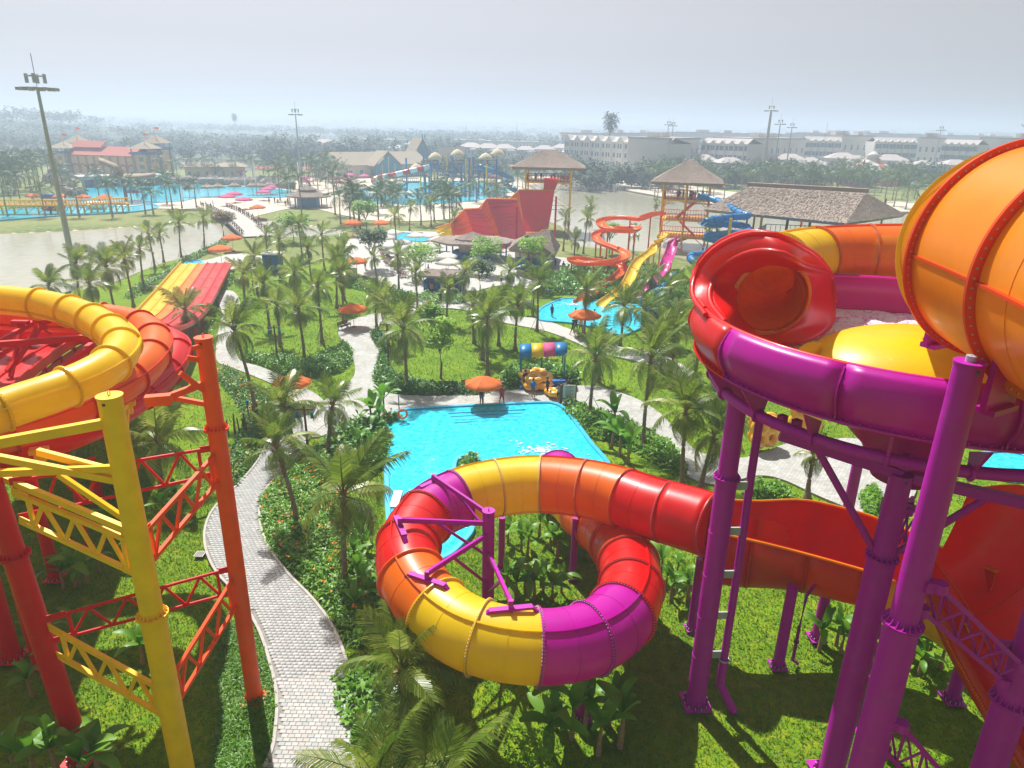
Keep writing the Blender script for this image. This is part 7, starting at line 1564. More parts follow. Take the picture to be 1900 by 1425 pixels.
def castle_tower(f, back, vt, w_):
    p = cL.lerp(cR_, f) - nrm * back; h = HT(p, vt); box_part(ca, 'tower_wall', p + nrm * 0 + U * (h * .32), (w_, w_, h * .64), 'ochre_wall', cang)
    for sx in (-1, 1):
        for sy in (-1, 1): box_part(ca, 'corner_stone', p + cdir * (sx * w_ / 2) + nrm * (sy * w_ / 2) + U * (h * .32), (w_ * .16, w_ * .16, h * .64), 'rock', cang)
    box_part(ca, 'lookout_deck', p + U * (h * .67), (w_ * 1.3, w_ * 1.3, h * .06), 'blue_paint', cang)
    for sx in (-1, 1):
        for sy in (-1, 1): box_part(ca, 'lookout_post', p + cdir * (sx * w_ * .55) + nrm * (sy * w_ * .55) + U * (h * .75), (.3, .3, h * .12), 'wood', cang)
    q = [p + cdir * (sx * w_ * .68) + nrm * (sy * w_ * .68) + U * (h * .80) for sx, sy in ((-1, 1), (1, 1), (1, -1), (-1, -1))]; mb = MB(); mb.add(q + [p + U * h], [(0, 1, 4), (1, 2, 4), (2, 3, 4), (3, 0, 4), (3, 2, 1, 0)]); mb.build('tower_roof', 'thatch_far', ca)
    mb = MB(); mb.tube([p + U * h, p + U * (h + 3)], .08, 5); mb.bar(p + U * (h + 2.6), p + cdir * 2 + U * (h + 2.4), .05, .7); mb.build('flag', 'canvas_orange', ca)
    for k in range(3): box_part(ca, 'arched_window', p + nrm * (w_ / 2 + .05) + U * (h * (.1 + .2 * k)), (w_ * .3, .2, h * .1), 'window_blue', cang)
for f, bk, vt, w_ in ((.02, -1, 262, 6.5), (.99, -1, 262, 6.5), (-.05, 9, 250, 6), (.92, 9, 250, 6)): castle_tower(f, bk, vt, w_)
# stepped rockwork and wave openings below the castle
rkA, rkB = G(110, 350), G(290, 344)
rk = empty('wave_wall', rkA, 'grey rockwork terrace with dark wave openings at the back of the wave pool', 'wall'); d_ = (rkB - rkA).normalized(); an_ = math.atan2(d_.y, d_.x); Lr = (rkB - rkA).length
box_part(rk, 'terrace_slab', rkA.lerp(rkB, .55) + Vector((0, 5, 3.0)), (Lr * .92, 9, 1.0), 'concrete', an_); box_part(rk, 'back_wall', rkA.lerp(rkB, .55) + Vector((0, 8, 1.5)), (Lr * .9, 3, 3), 'glass_dark', an_)
for k in range(7): box_part(rk, 'pier', rkA.lerp(rkB, .22 + .74 * k / 6) + Vector((0, 1.2, 1.3)), (.7, 1.2, 3.2), 'concrete', an_)
def rocks(name, px, n, s, lab):
    pts_ = spline(GP(px), n); root = empty(name, pts_[0], lab, 'rock wall')
    for p in pts_:
        bm = bmesh.new(); bmesh.ops.create_icosphere(bm, subdivisions=1, radius=1); 
        for v in bm.verts: v.co *= random.uniform(.75, 1.2); v.co.x *= s * random.uniform(.9, 1.3); v.co.y *= s * .8; v.co.z *= s * random.uniform(.7, 1.1)
        me = bpy.data.meshes.new('boulder'); bm.to_mesh(me); bm.free(); me.materials.append(M['rock']); mobj('boulder', me, root, p - pts_[0] + Vector((random.uniform(-.5, .5), random.uniform(-.5, .5), s * .4)))
rocks('rock_wall', [(290, 341), (350, 341), (420, 343), (480, 345), (540, 350)], 44, 2.3, 'low boulder wall along the back of the wave pool, right of the castle'); rocks('rock_wall', [(95, 335), (118, 345), (135, 358), (150, 366)], 16, 2.6, 'boulder wall left of the wave pool below the castle')
rocks('rock_wall', [(135, 330), (180, 331), (240, 333), (285, 334)], 20, 1.6, 'row of boulders on the terrace under the castle arches')
# ---------------------------------------------------------------- far halls
def hall(p0, p1, dep, hw, hr, lab, wall='cream_wall', roof='thatch_far', nwin=6, name='thatched_hall', gable=None, over=1.2):
    p0 = Vector(p0); p1 = Vector(p1); d = (p1 - p0).normalized(); n_ = Vector((-d.y, d.x, 0)); 
    if n_.y < 0: n_ = -n_
    L = (p1 - p0).length; an = math.atan2(d.y, d.x); root = empty(name, p0, lab, 'building'); c = p0.lerp(p1, .5) + n_ * dep / 2
    box_part(root, 'wall', c + Vector((0, 0, hw / 2)), (L, dep, hw), wall, an)
    e = [p0 - n_ * over - d * over + Vector((0, 0, hw - .2)), p1 - n_ * over + d * over + Vector((0, 0, hw - .2)), p1 + n_ * (dep + over) + d * over + Vector((0, 0, hw - .2)), p0 + n_ * (dep + over) - d * over + Vector((0, 0, hw - .2))]
    r0 = p0 + n_ * dep / 2 - d * over + Vector((0, 0, hr)); r1 = p1 + n_ * dep / 2 + d * over + Vector((0, 0, hr)); mb = MB(); mb.add(e + [r0, r1], [(0, 1, 5, 4), (2, 3, 4, 5), (0, 4, 3), (1, 2, 5)]); mb.build('roof', roof, root, solid=.3)
    for k in range(nwin):
        q = p0.lerp(p1, (k + .5) / nwin) - n_ * .08 + Vector((0, 0, hw * .42)); f = box_part(root, 'window', q, (L / nwin * .42, .2, hw * .5), 'white_paint', an); box_part(f, 'pane', q - n_ * .1, (L / nwin * .34, .12, hw * .42), 'window_blue', an)
    return root, d, n_
hall(G(345, 331), G(455, 330), 9, 4.2, HT(G(400, 322), 297), 'long low cream building with pale straw roof right of the castle', nwin=7)
h1, d, n_ = hall(G(620, 332), G(790, 325), 16, 5.0, HT(G(700, 318), 278), 'large grey thatched hall with cream walls behind the play pool', nwin=9)
# cross gable
p = G(722, 330); mb = MB(); hg = HT(p, 282); w_ = 7; mb.add([p - d * w_ + Vector((0, 0, 4.6)), p + d * w_ + Vector((0, 0, 4.6)), p + Vector((0, 0, hg)), p + n_ * 8 + Vector((0, 0, hg)), p - d * w_ + n_ * 8 + Vector((0, 0, 4.6)), p + d * w_ + n_ * 8 + Vector((0, 0, 4.6))], [(0, 2, 3, 4), (1, 5, 3, 2)]); mb.build('gable_roof', 'thatch_far', h1, solid=.4)
mb = MB(); mb.add([p - d * w_ * .9 + Vector((0, .2, 0)), p + d * w_ * .9 + Vector((0, .2, 0)), p + d * w_ * .9 + Vector((0, .2, 4.6)), p + Vector((0, .2, hg - .8)), p - d * w_ * .9 + Vector((0, .2, 4.6))], [(0, 1, 2, 3, 4)]); mb.build('gable_wall', 'teal_paint', h1)
for k in (-1, 0, 1): mb = MB(); q = p + d * (w_ * .45 * k) + Vector((0, 0, 0)); mb.bar(q, q + Vector((0, 0, 5.5 + (1 - abs(k)) * 3)), .35); mb.build('gable_timber', 'cream_wall', h1)
p = G(790, 318); hb = HT(p, 258); tb = empty('steep_gable_tower', p, 'steep gabled hall with tall thatched roof and blue front, highest by the play pool', 'building'); w_ = 9
mb = MB(); mb.add([p - d * w_ + Vector((0, 0, 4)), p + d * w_ * .6 + Vector((0, 0, 4)), p + Vector((-1, 0, hb)), p + n_ * 8 + Vector((-1, 0, hb)), p - d * w_ + n_ * 8 + Vector((0, 0, 4)), p + d * w_ * .6 + n_ * 8 + Vector((0, 0, 4))], [(0, 2, 3, 4), (1, 5, 3, 2)]); mb.build('roof', 'thatch_far', tb, solid=.5)
mb = MB(); mb.add([p - d * w_ * .9, p + d * w_ * .55, p + d * w_ * .55 + Vector((0, 0, 4)), p + Vector((-1, 0, hb - 1)), p - d * w_ * .9 + Vector((0, 0, 4))], [(0, 1, 2, 3, 4)]); mb.build('gable_wall', 'teal_paint', tb)
for k in (-.35, .1): mb = MB(); mb.cyl(p + d * (w_ * k) + Vector((0, -.3, 4)), .8, .3, 10); mb.build('round_window', 'window_blue', tb)
for q in (-1, 8): mb = MB(); mb.tube([p + Vector((-1, q, hb - .5)), p + Vector((-1, q - .5, hb + 2.2))], .25, 5); mb.build('finial', 'teal_paint', tb)
hall(G(822, 318), G(860, 318), 9, 4.5, 11, 'short thatched wing right of the steep gabled hall', nwin=2)
# leaning straw sail roof
p = G(235, 372); sr = empty('sail_shelter', p, 'curved boat shaped straw shelter on one post by the wave pool', 'shelter'); mb = MB(); mb.tube([(p.x, p.y, 0), (p.x, p.y, 6)], .45, 8); mb.build('post', 'wood', sr)
a = G(198, 372); cpt = spline([Vector((a.x, a.y, 10.5)), Vector((a.x + 5, a.y, 8.3)), Vector((p.x - 3, p.y, 6.6)), Vector((p.x + 3, p.y, 6.2)), Vector((p.x + 9, p.y, 6.7))], 16); mb = MB(); mb.grid([[c + Vector((0, -2.2 * math.sin(math.pi * (k + .5) / 16) - .4, -.5)) for k, c in enumerate(cpt)], [c + Vector((0, 0, .5)) for c in cpt], [c + Vector((0, 2.2 * math.sin(math.pi * (k + .5) / 16) + .4, -.5)) for k, c in enumerate(cpt)]]); mb.build('straw_roof', 'thatch_far', sr, solid=.4)
# ---------------------------------------------------------------- aqua play structure
pc_ = G(830, 362); ap = empty('play_structure', pc_, 'far blue climbing and slide structure with mushroom roofs and red white tubes', 'play structure')
for i in range(26):
    x = pc_.x + random.uniform(-14, 17); y = pc_.y + random.uniform(0, 16); z = random.uniform(4, 12); mb = MB(); mb.tube([(x, y, 0), (x, y, z)], .28, 8); mb.build('post', random.choice(['sky_blue_shell', 'teal_paint', 'blue_paint', 'yellow_paint']), ap)
for i in range(12):
    x = pc_.x - 12 + i * 2.2; y = pc_.y + 4 + (i % 3) * 3; z = 3.6 + (i % 4) * 1.9; mb = MB(); mb.box((x, y, z), (5, 4, .3)); mb.build('platform', random.choice(['teal_paint', 'wood', 'sky_blue_shell']), ap); railing(ap, (x - 2.5, y - 2, z + .15), (x + 2.5, y - 2, z + .15), 1.1, 8, 'wood', .12)
for (x, y, z) in ((-4, 3, 11), (3, 5, 12), (12, 6, 11), (-10, 2, 7.5), (16, 3, 12.5)):
    mb = MB(); c = Vector((pc_.x + x, pc_.y + y, z)); mb.grid([[c + Vector((math.cos(a) * r_, math.sin(a) * r_, zz)) for a in np.linspace(0, 2 * math.pi, 14, endpoint=False)] for r_, zz in ((.1, 2.0), (1.2, 1.5), (2.2, .4), (2.4, -.2), (1.8, -.2))], close=True); mb.build('mushroom_roof', 'cream_wall', ap)
tube_slide(ap, [Vector((pc_.x - 6, pc_.y + 2, 8.5)), Vector((pc_.x - 11, pc_.y - 1, 7.4)), Vector((pc_.x - 17, pc_.y - 2, 6.0)), Vector((pc_.x - 22, pc_.y, 5)), Vector((pc_.x - 23, pc_.y - 3, 4)), Vector((pc_.x - 19, pc_.y - 5, 3)), Vector((pc_.x - 14, pc_.y - 6, 1.5))], .8, ['white_paint', 'coral'], 14, bolts=0, nseg=12, seam=False, sub=2)
tube_slide(ap, [Vector((pc_.x + 10, pc_.y + 2, 9)), Vector((pc_.x + 15, pc_.y, 7.6)), Vector((pc_.x + 19, pc_.y + 1, 6.2)), Vector((pc_.x + 21, pc_.y + 3, 5)), Vector((pc_.x + 18, pc_.y + 2, 4)), Vector((pc_.x + 22, pc_.y - 2, 2))], .8, ['sky_blue_shell', 'teal_paint'], 12, bolts=0, nseg=12, seam=False, sub=2)
for (a, b) in (((-2, 0, 8), (8, -5, 1)), ((0, 2, 6), (-9, -4, 1))):
    for k in range(10): p = Vector(a).lerp(Vector(b), k / 10) + pc_; mb = MB(); mb.box(p, (1.3, 2, .2)); mb.build('stair_tread', 'wood', ap)
for i in range(12):
    b = G(665 + i * 22, 366 + (i % 3) * 2); mb = MB(); mb.tube([(b.x, b.y, 0), (b.x, b.y, 3.2)], .35, 8); mb.build('water_post', random.choice(['sky_blue_shell', 'teal_paint']), ap)
# yellow jetty railings on the far left
for i, (u0, u1, v, lab) in enumerate(((-40, 95, 398, 'yellow painted bridge truss at the far left pool'), (95, 170, 397, 'yellow painted bridge truss behind the light mast'), (170, 240, 394, 'yellow painted bridge truss ending at the lazy pool'))):
    a, b = G(u0, v), G(u1, v - 1); yr = empty('footbridge', a, lab, 'footbridge'); n = 6; U = Vector((0, 0, 1))
    mb = MB(); mb.bar(a + U * 2.0, b + U * 2.0, 2.4, .25); mb.build('deck', 'yellow_paint', yr)
    for sy in (-1.2, 1.2): railing(yr, a + U * 2.1 + Vector((0, sy, 0)), b + U * 2.1 + Vector((0, sy, 0)), 1.1, 14, 'yellow_paint', .14)
    for k in range(n + 1): p = a.lerp(b, k / n); mb = MB(); mb.bar(p, p + U * 2.0, .3); mb.build('post', 'yellow_paint', yr)
    for k in range(n): p = a.lerp(b, k / n); q = a.lerp(b, (k + 1) / n); mb = MB(); mb.bar(p + U * .2, q + U * 1.9, .14); mb.build('brace', 'yellow_paint', yr)
for i, (u, v, m_, lab) in enumerate(((100, 391, 'crimson', 'dark red moored float boat under the yellow bridge'), (180, 388, 'white_paint', 'pale float boat in the narrow far pool'), (97, 372, 'blue_paint', 'blue kiosk with orange top beside the wave pool'))):
    b = G(u, v); o = MB(); o.box((b.x, b.y, 1.0), (5, 2.2, 1.6)); o = o.build('float_boat' if i < 2 else 'kiosk', m_, None, bevel=.4); tag(o, lab, 'boat' if i < 2 else 'kiosk')
# ---------------------------------------------------------------- bridge
ba, bb_ = G(402, 386), G(478, 440); br = empty('arched_bridge', ba, 'pale concrete footbridge with brown railings crossing the left lake', 'bridge'); d = (bb_ - ba).normalized(); s_ = Vector((d.y, -d.x, 0)); rowsd = []; L_ = (bb_ - ba).length
top_ = [ba + d * (L_ * t) + Vector((0, 0, 0.2 + .9 * math.sin(math.pi * t))) for t in np.linspace(0, 1, 21)]
mb = MB(); mb.grid([[p + s_ * x + Vector((0, 0, z)) for p in top_] for x, z in ((-2.6, -.5), (-2.6, 0), (2.6, 0), (2.6, -.5))], smooth=False); mb.build('deck', 'concrete', br)
for sg in (-1, 1):
    mb = MB(); bot = []
    for k, t in enumerate(np.linspace(0, 1, 21)): bot.append(ba + d * (L_ * t) + s_ * (2.55 * sg) + Vector((0, 0, -1.2 + 2.2 * max(0, math.sin(math.pi * ((t * 2) % 1.0))))))
    mb.grid([[p + s_ * (2.55 * sg) + Vector((0, 0, -.1)) for p in top_], bot], smooth=False); mb.build('arch_side', 'concrete', br, solid=.2)
    for k in range(20):
        a, b = top_[k] + s_ * 2.4 * sg, top_[k + 1] + s_ * 2.4 * sg; mb = MB(); mb.bar(a, a + Vector((0, 0, 1.1)), .16); mb.build('rail_post', 'wood', br); mb = MB(); mb.bar(a + Vector((0, 0, 1.0)), b + Vector((0, 0, 1.0)), .12); mb.bar(a + Vector((0, 0, .5)), b + Vector((0, 0, .5)), .09); mb.build('rail', 'wood', br)
# ---------------------------------------------------------------- white town
def window_set(root, c, d, n_, cols, rows, L, H, w_=1.0, h_=1.5, m_='window_blue'):
    for i in range(cols):
        for j in range(rows):
            p = c + d * (L * ((i + .5) / cols - .5)) - n_ * .06 + Vector((0, 0, H * (j + .5) / rows)); box_part(root, 'window', p, (w_, .16, h_), m_, math.atan2(d.y, d.x))
def gable_house(c, d, W, D, H, storeys, lab, grp, roofm='town_roof', name='terrace_house'):
    """tall narrow house with a front gable, floors, windows and balcony"""
    n_ = Vector((-d.y, d.x, 0)); n_ = n_ if n_.y > 0 else -n_; an = math.atan2(d.y, d.x); root = empty(name, c, lab, 'house', grp)
    box_part(root, 'wall', c + n_ * D / 2 + Vector((0, 0, H / 2)), (W * .995, D, H), 'town_white', an)
    g = c - n_ * .35; gw = W * .55; U = Vector((0, 0, 1)); gc = g - d * (W * .16)
    box_part(root, 'bay_wall', gc + U * (H + .2) / 2, (gw, .7, H + .2), 'town_white', an)
    mb = MB(); a, b = gc - d * (gw * .58), gc + d * (gw * .58); mb.add([a + U * H - n_ * .2, b + U * H - n_ * .2, gc + U * (H + gw * .55) - n_ * .2, a + U * H + n_ * 3, b + U * H + n_ * 3, gc + U * (H + gw * .55) + n_ * 3], [(0, 1, 2), (0, 2, 5, 3), (1, 4, 5, 2)]); mb.build('gable', 'town_white', root)
    mb = MB(); a, b = c - d * W / 2, c + d * W / 2; mb.add([a - n_ * .6 + U * H, b - n_ * .6 + U * H, b + n_ * 4 + U * (H + 2.2), a + n_ * 4 + U * (H + 2.2), b + n_ * D + U * H, a + n_ * D + U * H], [(0, 1, 2, 3), (3, 2, 4, 5)]); mb.build('roof', roofm, root)
    window_set(root, gc - n_ * .35, d, n_, 2, storeys, gw * .8, H, .9, H / storeys * .5)
    window_set(root, c + d * (W * .3) , d, n_, 1, storeys, W * .3, H, 1.2, H / storeys * .5)
    for j in range(1, storeys): box_part(root, 'floor_band', c - n_ * .1 + U * (H * j / storeys), (W * .995, .25, .25), 'town_white', an)
    return root
def town_row(u0, v0, u1, v1, vt, n, lab, grp, storeys=4):
    a, b = G(u0, v0), G(u1, v1); d = (b - a).normalized(); W = (b - a).length / n; H = HT(a, vt + 3); proto = gable_house(a + d * W / 2, d, W, 14, H, storeys, lab, grp)
    for k in range(1, n): c = copy_tree(proto); c.location = a + d * W * (k + .5)
town_row(1046, 318, 1232, 338, 256, 9, 'tall white gabled terrace house in the left row facing the lake', 'white terrace houses, left row'); town_row(1295, 330, 1380, 336, 262, 5, 'tall white gabled terrace house in the row behind the stair tower', 'white terrace houses, second row')
town_row(1485, 322, 1552, 324, 258, 5, 'tall white gabled terrace house in the row behind the circus tent, left part', 'white terrace houses, third row'); town_row(1612, 326, 1690, 328, 260, 6, 'tall white gabled terrace house in the row behind the circus tent, right part', 'white terrace houses, fourth row'); town_row(1735, 330, 1800, 334, 264, 5, 'tall white gabled terrace house in the rightmost row', 'white terrace houses, right row')
def slab_block(u0, v0, u1, v1, vt, dep, lab, nx=8, ny=3, grp=None):
    a, b = G(u0, v0), G(u1, v1); d = (b - a).normalized(); n_ = Vector((-d.y, d.x, 0)); n_ = n_ if n_.y > 0 else -n_; L = (b - a).length; H = HT(a, vt + 7); an = math.atan2(d.y, d.x); root = empty('apartment_block', a, lab, 'building', grp); c = a.lerp(b, .5)
    box_part(root, 'wall', c + n_ * dep / 2 + Vector((0, 0, H / 2)), (L, dep, H), 'town_white', an); box_part(root, 'parapet', c + n_ * dep / 2 + Vector((0, 0, H + .4)), (L + .6, dep + .6, .7), 'town_roof', an)
    for k in range(3): box_part(root, 'roof_box', c + d * (L * random.uniform(-.4, .4)) + n_ * dep / 2 + Vector((0, 0, H + 1.6)), (random.uniform(3, 8), 4, 2.4), 'town_white', an)
    window_set(root, c, d, n_, nx, ny, L, H * .85, 1.0, H / ny * .4); return root
slab_block(1232, 338, 1292, 330, 252, 18, 'plain white end wall block between the left and second terrace rows', 6, 3); slab_block(1382, 334, 1486, 326, 252, 18, 'long plain white block behind the tall light mast', 9, 3); slab_block(1554, 322, 1612, 322, 246, 20, 'plain bluish white block behind the circus tent', 5, 3); slab_block(1692, 324, 1738, 326, 250, 20, 'plain white end wall right of the fourth terrace row', 4, 3); slab_block(1802, 330, 1890, 336, 250, 20, 'plain white block at the right behind the giant tube', 7, 3)
for i, (u0, u1, v, vt) in enumerate(((1040, 1120, 285, 240), (1120, 1250, 286, 240), (1250, 1330, 287, 239), (1330, 1470, 288, 241), (1470, 1570, 289, 240), (1600, 1700, 290, 241), (1700, 1870, 291, 244), (840, 900, 285, 254), (900, 1000, 284, 256), (640, 760, 280, 252))):
    slab_block(u0, v, u1, v + (u1 - u0) * .018, vt, 25, 'distant pale block, ' + ['first', 'second', 'third', 'fourth', 'fifth', 'sixth', 'seventh'][i] + ' from the left in the rear skyline of the town' if i < 7 else ['pale block fading in haze above the steep gabled hall', 'pale block fading in haze right of the steep gabled hall', 'long low pale block in haze above the thatched hall roof'][i - 7], 16, 4)
def villa(u, v, W, lab, grp):
    c = G(u, v); D = W * .8; root = empty('villa', c, lab, 'house', grp); H = 8.4
    box_part(root, 'wall', c + Vector((0, D / 2, H / 2)), (W, D, H), 'town_white'); 
    def rf(cx, cy, z, w_, dd, h_):
        e = [Vector((cx - w_ / 2, cy - dd / 2, z)), Vector((cx + w_ / 2, cy - dd / 2, z)), Vector((cx + w_ / 2, cy + dd / 2, z)), Vector((cx - w_ / 2, cy + dd / 2, z))]; mb = MB(); mb.add(e + [Vector((cx - w_ * .15, cy, z + h_)), Vector((cx + w_ * .15, cy, z + h_))], [(0, 1, 5, 4), (1, 2, 5), (2, 3, 4, 5), (3, 0, 4)]); mb.build('roof', 'town_roof', root)
    rf(c.x, c.y + D / 2, H, W * 1.12, D * 1.12, 2.4); box_part(root, 'wing', c + Vector((W * .3, -1.2, 3.6)), (W * .4, 2.6, 7.2), 'town_white'); rf(c.x + W * .3, c.y - 1.2, 7.2, W * .48, 3.6, 1.5)
    window_set(root, c - Vector((W * .18, 0, 0)), Vector((1, 0, 0)), Vector((0, 1, 0)), 3, 2, W * .6, H, 1.1, 1.9); window_set(root, c + Vector((W * .3, -2.5, 0)), Vector((1, 0, 0)), Vector((0, 1, 0)), 2, 2, W * .3, 7, 1.0, 1.8)
    return root
vp = None
VG = [(1066, 312), (1098, 316), (1142, 322), (1192, 330), (1262, 336), (1300, 334), (1358, 338), (1398, 336), (1462, 334), (1500, 330), (1560, 330), (1590, 328), (1775, 340), (1720, 338), (1040, 300), (905, 305), (935, 303), (975, 303), (1010, 303), (870, 302), (770, 296), (735, 298), (630, 292), (602, 290), (1650, 335), (1840, 342)]
for i, (u, v) in enumerate(VG):
    if vp is None: vp = villa(u, v, 13, 'white two storey villa with hipped roofs among the trees before the terraces', 'white villas along the lake')
    else: c = copy_tree(vp); c.location = G(u, v); s = random.uniform(.85, 1.1); c.scale = (s, s, s); c.rotation_euler = (0, 0, random.choice((0, .15, -.2)))
# circus tent
p = G(1612, 338); ct = empty('circus_tent', p, 'striped cream and orange circus tent with a small crown among far trees', 'tent'); n = 20
for k in range(n):
    a0, a1 = 2 * math.pi * k / n, 2 * math.pi * (k + 1) / n; mb = MB(); mb.grid([[Vector((p.x + math.cos(a) * r_, p.y + math.sin(a) * r_, z)) for a in (a0, a1)] for r_, z in ((2.6, 10.6), (5, 8.6), (9, 6.3), (14, 4.2))], smooth=False); mb.build('tent_panel', 'canvas_orange' if k % 5 == 0 else ('canvas_white' if k % 2 else 'sign_face'), ct)
mb = MB(); mb.grid([[Vector((p.x + math.cos(a) * r_, p.y + math.sin(a) * r_, z)) for a in np.linspace(0, 2 * math.pi, 16, endpoint=False)] for r_, z in ((.1, 13.6), (1.5, 12.6), (3.6, 11.4), (3.2, 11.2))], close=True); mb.build('crown_canopy', 'canvas_white', ct)
mb = MB(); mb.cyl((p.x, p.y, 10.0), 2.5, 1.4, 16); mb.build('drum', 'white_paint', ct)
for (u, v, lab) in ((1459, 333, 'small pointed cream tent left of the circus tent'), (1479, 336, 'narrow pointed cream tent left of the circus tent, nearer one')):
    q = G(u, v); o = MB(); o.tube([(q.x, q.y, 0), (q.x, q.y, 3), (q.x, q.y, 8)], [2.6, 2.6, .1], 8); o = o.build('pointed_tent', 'canvas_orange' if u < 1470 else 'canvas_white'); tag(o, lab, 'tent')
for (u, v, m_, lab, w_) in ((1592, 346, 'canvas_pink', 'bright pink stall in the park before the circus tent', 9), (1645, 345, 'canvas_orange', 'row stall with coral top right of the pink stall', 8), (1566, 343, 'canvas_orange', 'coral topped stall left of the pink stall', 6)):
    q = G(u, v); r_ = empty('market_stall', q, lab, 'stall'); box_part(r_, 'counter', q + Vector((0, 0, 1)), (w_, 3, 2), m_); mb = MB(); mb.add([q + Vector((-w_ / 2 - .4, -2, 2.8)), q + Vector((w_ / 2 + .4, -2, 2.8)), q + Vector((w_ / 2 + .4, 2, 2.8)), q + Vector((-w_ / 2 - .4, 2, 2.8)), q + Vector((0, 0, 4.2))], [(0, 1, 4), (1, 2, 4), (2, 3, 4), (3, 0, 4)]); mb.build('canopy', m_, r_, solid=.1)
for i in range(8): q = G(950 + i * 7, 322); r_ = place(po, False, q, .2, 'far coral parasol in the row beyond the half-pipe tower', 'parasol', 'coral parasols beyond the lake', 1.6)
for i in range(16): q = G(482 + i * 9, 326 + (i % 2)); r_ = place(po, False, q, .2, 'far coral parasol in the row behind the palms at the back of the wave pool', 'parasol', 'coral parasols behind the wave pool', 1.5)
# tilted lattice dish at the far right
p = G(1925, 330); ld = empty('lattice_canopy', p, 'reddish lattice roof edge at the far right above the giant tube', 'structure'); h = HT(p, 240); mb = MB()
for k in range(9): mb.bar((p.x - 16 + k * 4, p.y, h + 2), (p.x + 4, p.y, h - 10 + k), .25)
for k in range(5): mb.bar((p.x - 16 + k * 4, p.y, h + 2 - k * 2), (p.x + 20, p.y, h + 2 - k * 2), .25)
o = mb.build('lattice_bars', 'terracotta', ld); o['kind'] = 'stuff'; mb = MB(); mb.tube([(p.x + 4, p.y, 0), (p.x + 4, p.y, h - 9)], .8, 8); mb.build('support_mast', 'galvanised', ld)
# ---------------------------------------------------------------- far palms and trees
def far_palm(b, h, lab, grp, s=1.0):
    root = empty('palm_tree', (b.x, b.y, 0), lab, 'palm tree', grp, rz=random.uniform(0, 6.28)); mobj('trunk', trunk_mesh(round(h), .0, .18, 6), root); o = mobj('crown', random.choice(CROWN), root, (0, 0, round(h))); o.scale = (s, s, s)
def crown_mesh(seed):
    rr = random.Random(seed); V = []; F = []
    for k in range(15):
        src = FR_LOW[k % 2]; a = k * 2.4 + rr.uniform(-.2, .2); t = k / 14; el = rad(72) * (1 - t) - rad(25) * t; mtx = Matrix.Rotation(a, 4, 'Z') @ Matrix.Rotation(-el + rad(22), 4, 'Y'); b = len(V); V += [tuple(mtx @ v.co) for v in src.vertices]; F += [tuple(b + i for i in p.vertices) for p in src.polygons]
    me = bpy.data.meshes.new('crown'); me.from_pydata(V, [], F); me.materials.append(M['leaf_palm_far']); me.update(); return me
CROWN = [crown_mesh(1), crown_mesh(2), crown_mesh(3)]
FARP = [((15, 402, 6), 'palm on the far left bank, first from the left before the yellow footbridges'), ((85, 402, 6), 'palm on the far left bank, second from the left before the yellow footbridges'), ((148, 402, 6), 'palm on the far left bank just right of the light mast'), ((209, 402, 7), 'palm on the far left bank, fourth from the left'),
        ((270, 396, 6), 'palm on the far left bank left of the pair by the sand path'), ((285, 397, 5), 'palm on the far left bank right beside the sand path'), ((320, 388, 6), 'dark palm on the far bank midway along the sand path'), ((338, 386, 6), 'palm on the far bank just left of the bridge crowd'), ((365, 385, 6), 'palm at the bridge head on the far bank')]
for (u, v, h), lab in FARP: far_palm(G(u, v), h, lab, None, 1.1)
far_lists = [('palm in the loose grove left of the castle', 'palms left of the castle', [(random.uniform(-20, 100), random.uniform(335, 362)) for _ in range(26)], 8),
             ('palm standing in the row before the castle and wave pool', 'palms by the wave pool', [(118, 350), (185, 372), (122, 376), (300, 330), (330, 332), (358, 330), (383, 330), (402, 331), (434, 330), (470, 330), (490, 332), (500, 333), (528, 335), (455, 328), (310, 378), (245, 376), (60, 370), (40, 380)], 6.5),
             ('palm among the pink parasols on the far sand', 'palms on the far sand', [(545, 350), (560, 345), (575, 342), (590, 352), (605, 348), (625, 352), (640, 340), (535, 378), (560, 402), (622, 398), (520, 372), (600, 330), (585, 335)] + [(random.uniform(520, 640), random.uniform(322, 345)) for _ in range(18)], 7.5),
             ('palm on the sandy rim around the activity pool', 'palms around the activity pool', [(random.uniform(700, 960), random.uniform(372, 398)) for _ in range(12)] + [(870, 372), (935, 366), (960, 355), (970, 350), (950, 345), (735, 375)], 5),
             ('palm on the grassy far bank between bridge and half-pipe', 'palms on the far bank', [(random.uniform(620, 870), random.uniform(405, 425)) for _ in range(13)], 6),
             ('palm in the belt along the right far shore of the lake', 'palms on the right far shore', [(random.uniform(1200, 1700), random.uniform(352, 372)) for _ in range(46)], 9),
             ('palm on the green strip behind the thatched pavilion', 'palms behind the pavilion', [(1640, 380), (1658, 384), (1680, 388), (1700, 376), (1620, 372), (1720, 392), (1560, 376), (1590, 378), (1500, 372), (1530, 374), (1470, 372), (1440, 370), (1745, 385)], 8)]
for lab, grp, pts_, h in far_lists:
    for (u, v) in pts_: far_palm(G(u, v), h * random.uniform(.75, 1.15), lab, grp, random.uniform(1.1, 1.5))
def tree_mesh(seed, n=420):
    st_ = np.random.default_rng(seed); c = st_.normal(0, 1, (9, 3)) * np.array([.42, .42, .24]) + np.array([0, 0, .62]); ci = st_.integers(0, 9, n); d = st_.normal(0, 1, (n, 3)); d /= np.linalg.norm(d, axis=1)[:, None]; p = c[ci] + d * st_.uniform(.12, .30, n)[:, None]; p[:, 2] = np.maximum(p[:, 2], .18)
    o = leaf_cards(p, .16, 'leaf_far', 'crown', up=.3, aspect=.8, kind=None); me = o.data; bpy.data.objects.remove(o); return me
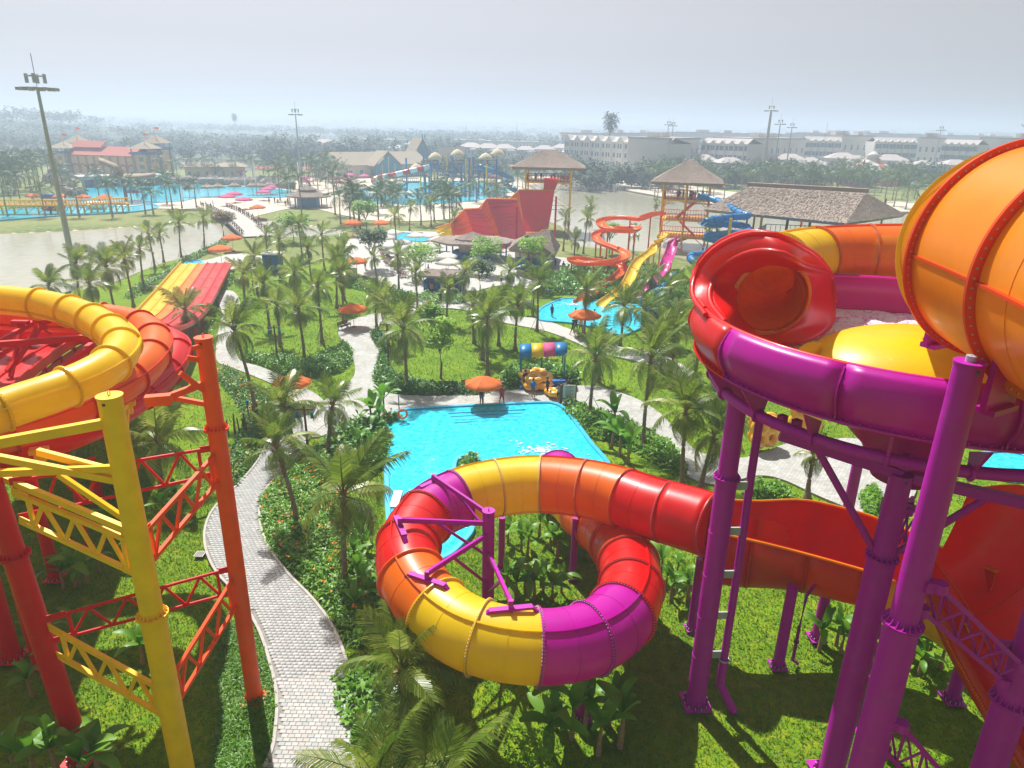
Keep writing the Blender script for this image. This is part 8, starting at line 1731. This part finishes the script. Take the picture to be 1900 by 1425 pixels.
TM = [tree_mesh(s) for s in (1, 2, 3, 4)]; mb = MB(); mb.tube([(0, 0, 0), (0, 0, .35), (.05, 0, .6)], [.04, .03, .015], 6); mb.tube([(0, 0, .3), (-.2, .1, .6)], [.02, .01], 5); TT = mb.mesh('trunk', 'bark')
def far_tree(b, h, lab, grp):
    root = empty('broadleaf_tree', (b.x, b.y, b.z if hasattr(b, 'z') else 0), lab, 'tree', grp, rz=random.uniform(0, 6)); s = h; root.scale = (s * random.uniform(.9, 1.3), s * random.uniform(.9, 1.3), s); mobj('trunk', TT, root); mobj('crown', random.choice(TM), root)
for lab, grp, pts_, h in (('round far tree in the belt before the white terraces', 'trees before the white terraces', [(random.uniform(1040, 1880), random.uniform(334, 352)) for _ in range(110)], 6.5),
                          ('far tree in the belt behind the play structure', 'trees behind the play structure', [(random.uniform(780, 1060), random.uniform(312, 330)) for _ in range(40)], 6.5),
                          ('far tree in the woods behind the thatched halls', 'trees behind the thatched halls', [(random.uniform(480, 860), random.uniform(286, 305)) for _ in range(60)], 9),
                          ('far tree on the flat land behind the castle', 'trees behind the castle', [(random.uniform(-60, 520), random.uniform(268, 300)) for _ in range(80)], 7)):
    for (u, v) in pts_: far_tree(G(u, v), h * random.uniform(.7, 1.25), lab, grp)
# woods that read as one mass towards the horizon
V = []; F = []; base_me = TM[0]; bv = np.array([tuple(v.co) for v in base_me.vertices]); bf = np.array([tuple(p.vertices) for p in base_me.polygons]); keep = rng.choice(len(bf) // 2, 90, replace=False); bf = bf.reshape(-1, 2, 4)[keep].reshape(-1, 4); u_, inv = np.unique(bf, return_inverse=True); bv = bv[u_] ; bf = inv.reshape(bf.shape)
VV = []; FF = []; k = 0
for i in range(2600):
    y = 620 * (1 + 6 * random.random() ** 1.7); x = random.uniform(-.8, .85) * y; cl = hnoise(np.array(x), np.array(y), 130, 4)
    if cl < -.35: continue
    z = float(land_h(np.array(x), np.array(y))) - .5; s = random.uniform(6, 10) * (1 + y / 4000); a = random.uniform(0, 6.28); c_, s_2 = math.cos(a), math.sin(a); q = bv * np.array([s * 1.5, s * 1.5, s]) * 1.15; q = np.stack([q[:, 0] * c_ - q[:, 1] * s_2, q[:, 0] * s_2 + q[:, 1] * c_, q[:, 2]], -1) + np.array([x, y, z]); VV.append(q); FF.append(bf + k); k += len(bv)
o = mobj('woodland', np_mesh('woodland', np.concatenate(VV), np.concatenate(FF), 'leaf_far')); o['kind'] = 'stuff'
# ---------------------------------------------------------------- air
mt = bpy.data.materials.new('haze'); mt.use_nodes = True; n = mt.node_tree.nodes; n.clear()
o = n.new('ShaderNodeOutputMaterial'); pv_ = n.new('ShaderNodeVolumePrincipled'); pv_.inputs['Color'].default_value = (.66, .79, .98, 1)
pv_.inputs['Density'].default_value = 0.00098; pv_.inputs['Anisotropy'].default_value = 0.25
mt.node_tree.links.new(pv_.outputs[0], o.inputs['Volume']); M['haze'] = mt
mb = MB(); mb.box((0, 5900, 31), (14500, 13000, 68)); hz = mb.mesh('haze', 'haze'); ho = mobj('haze', hz); ho['kind'] = 'stuff'
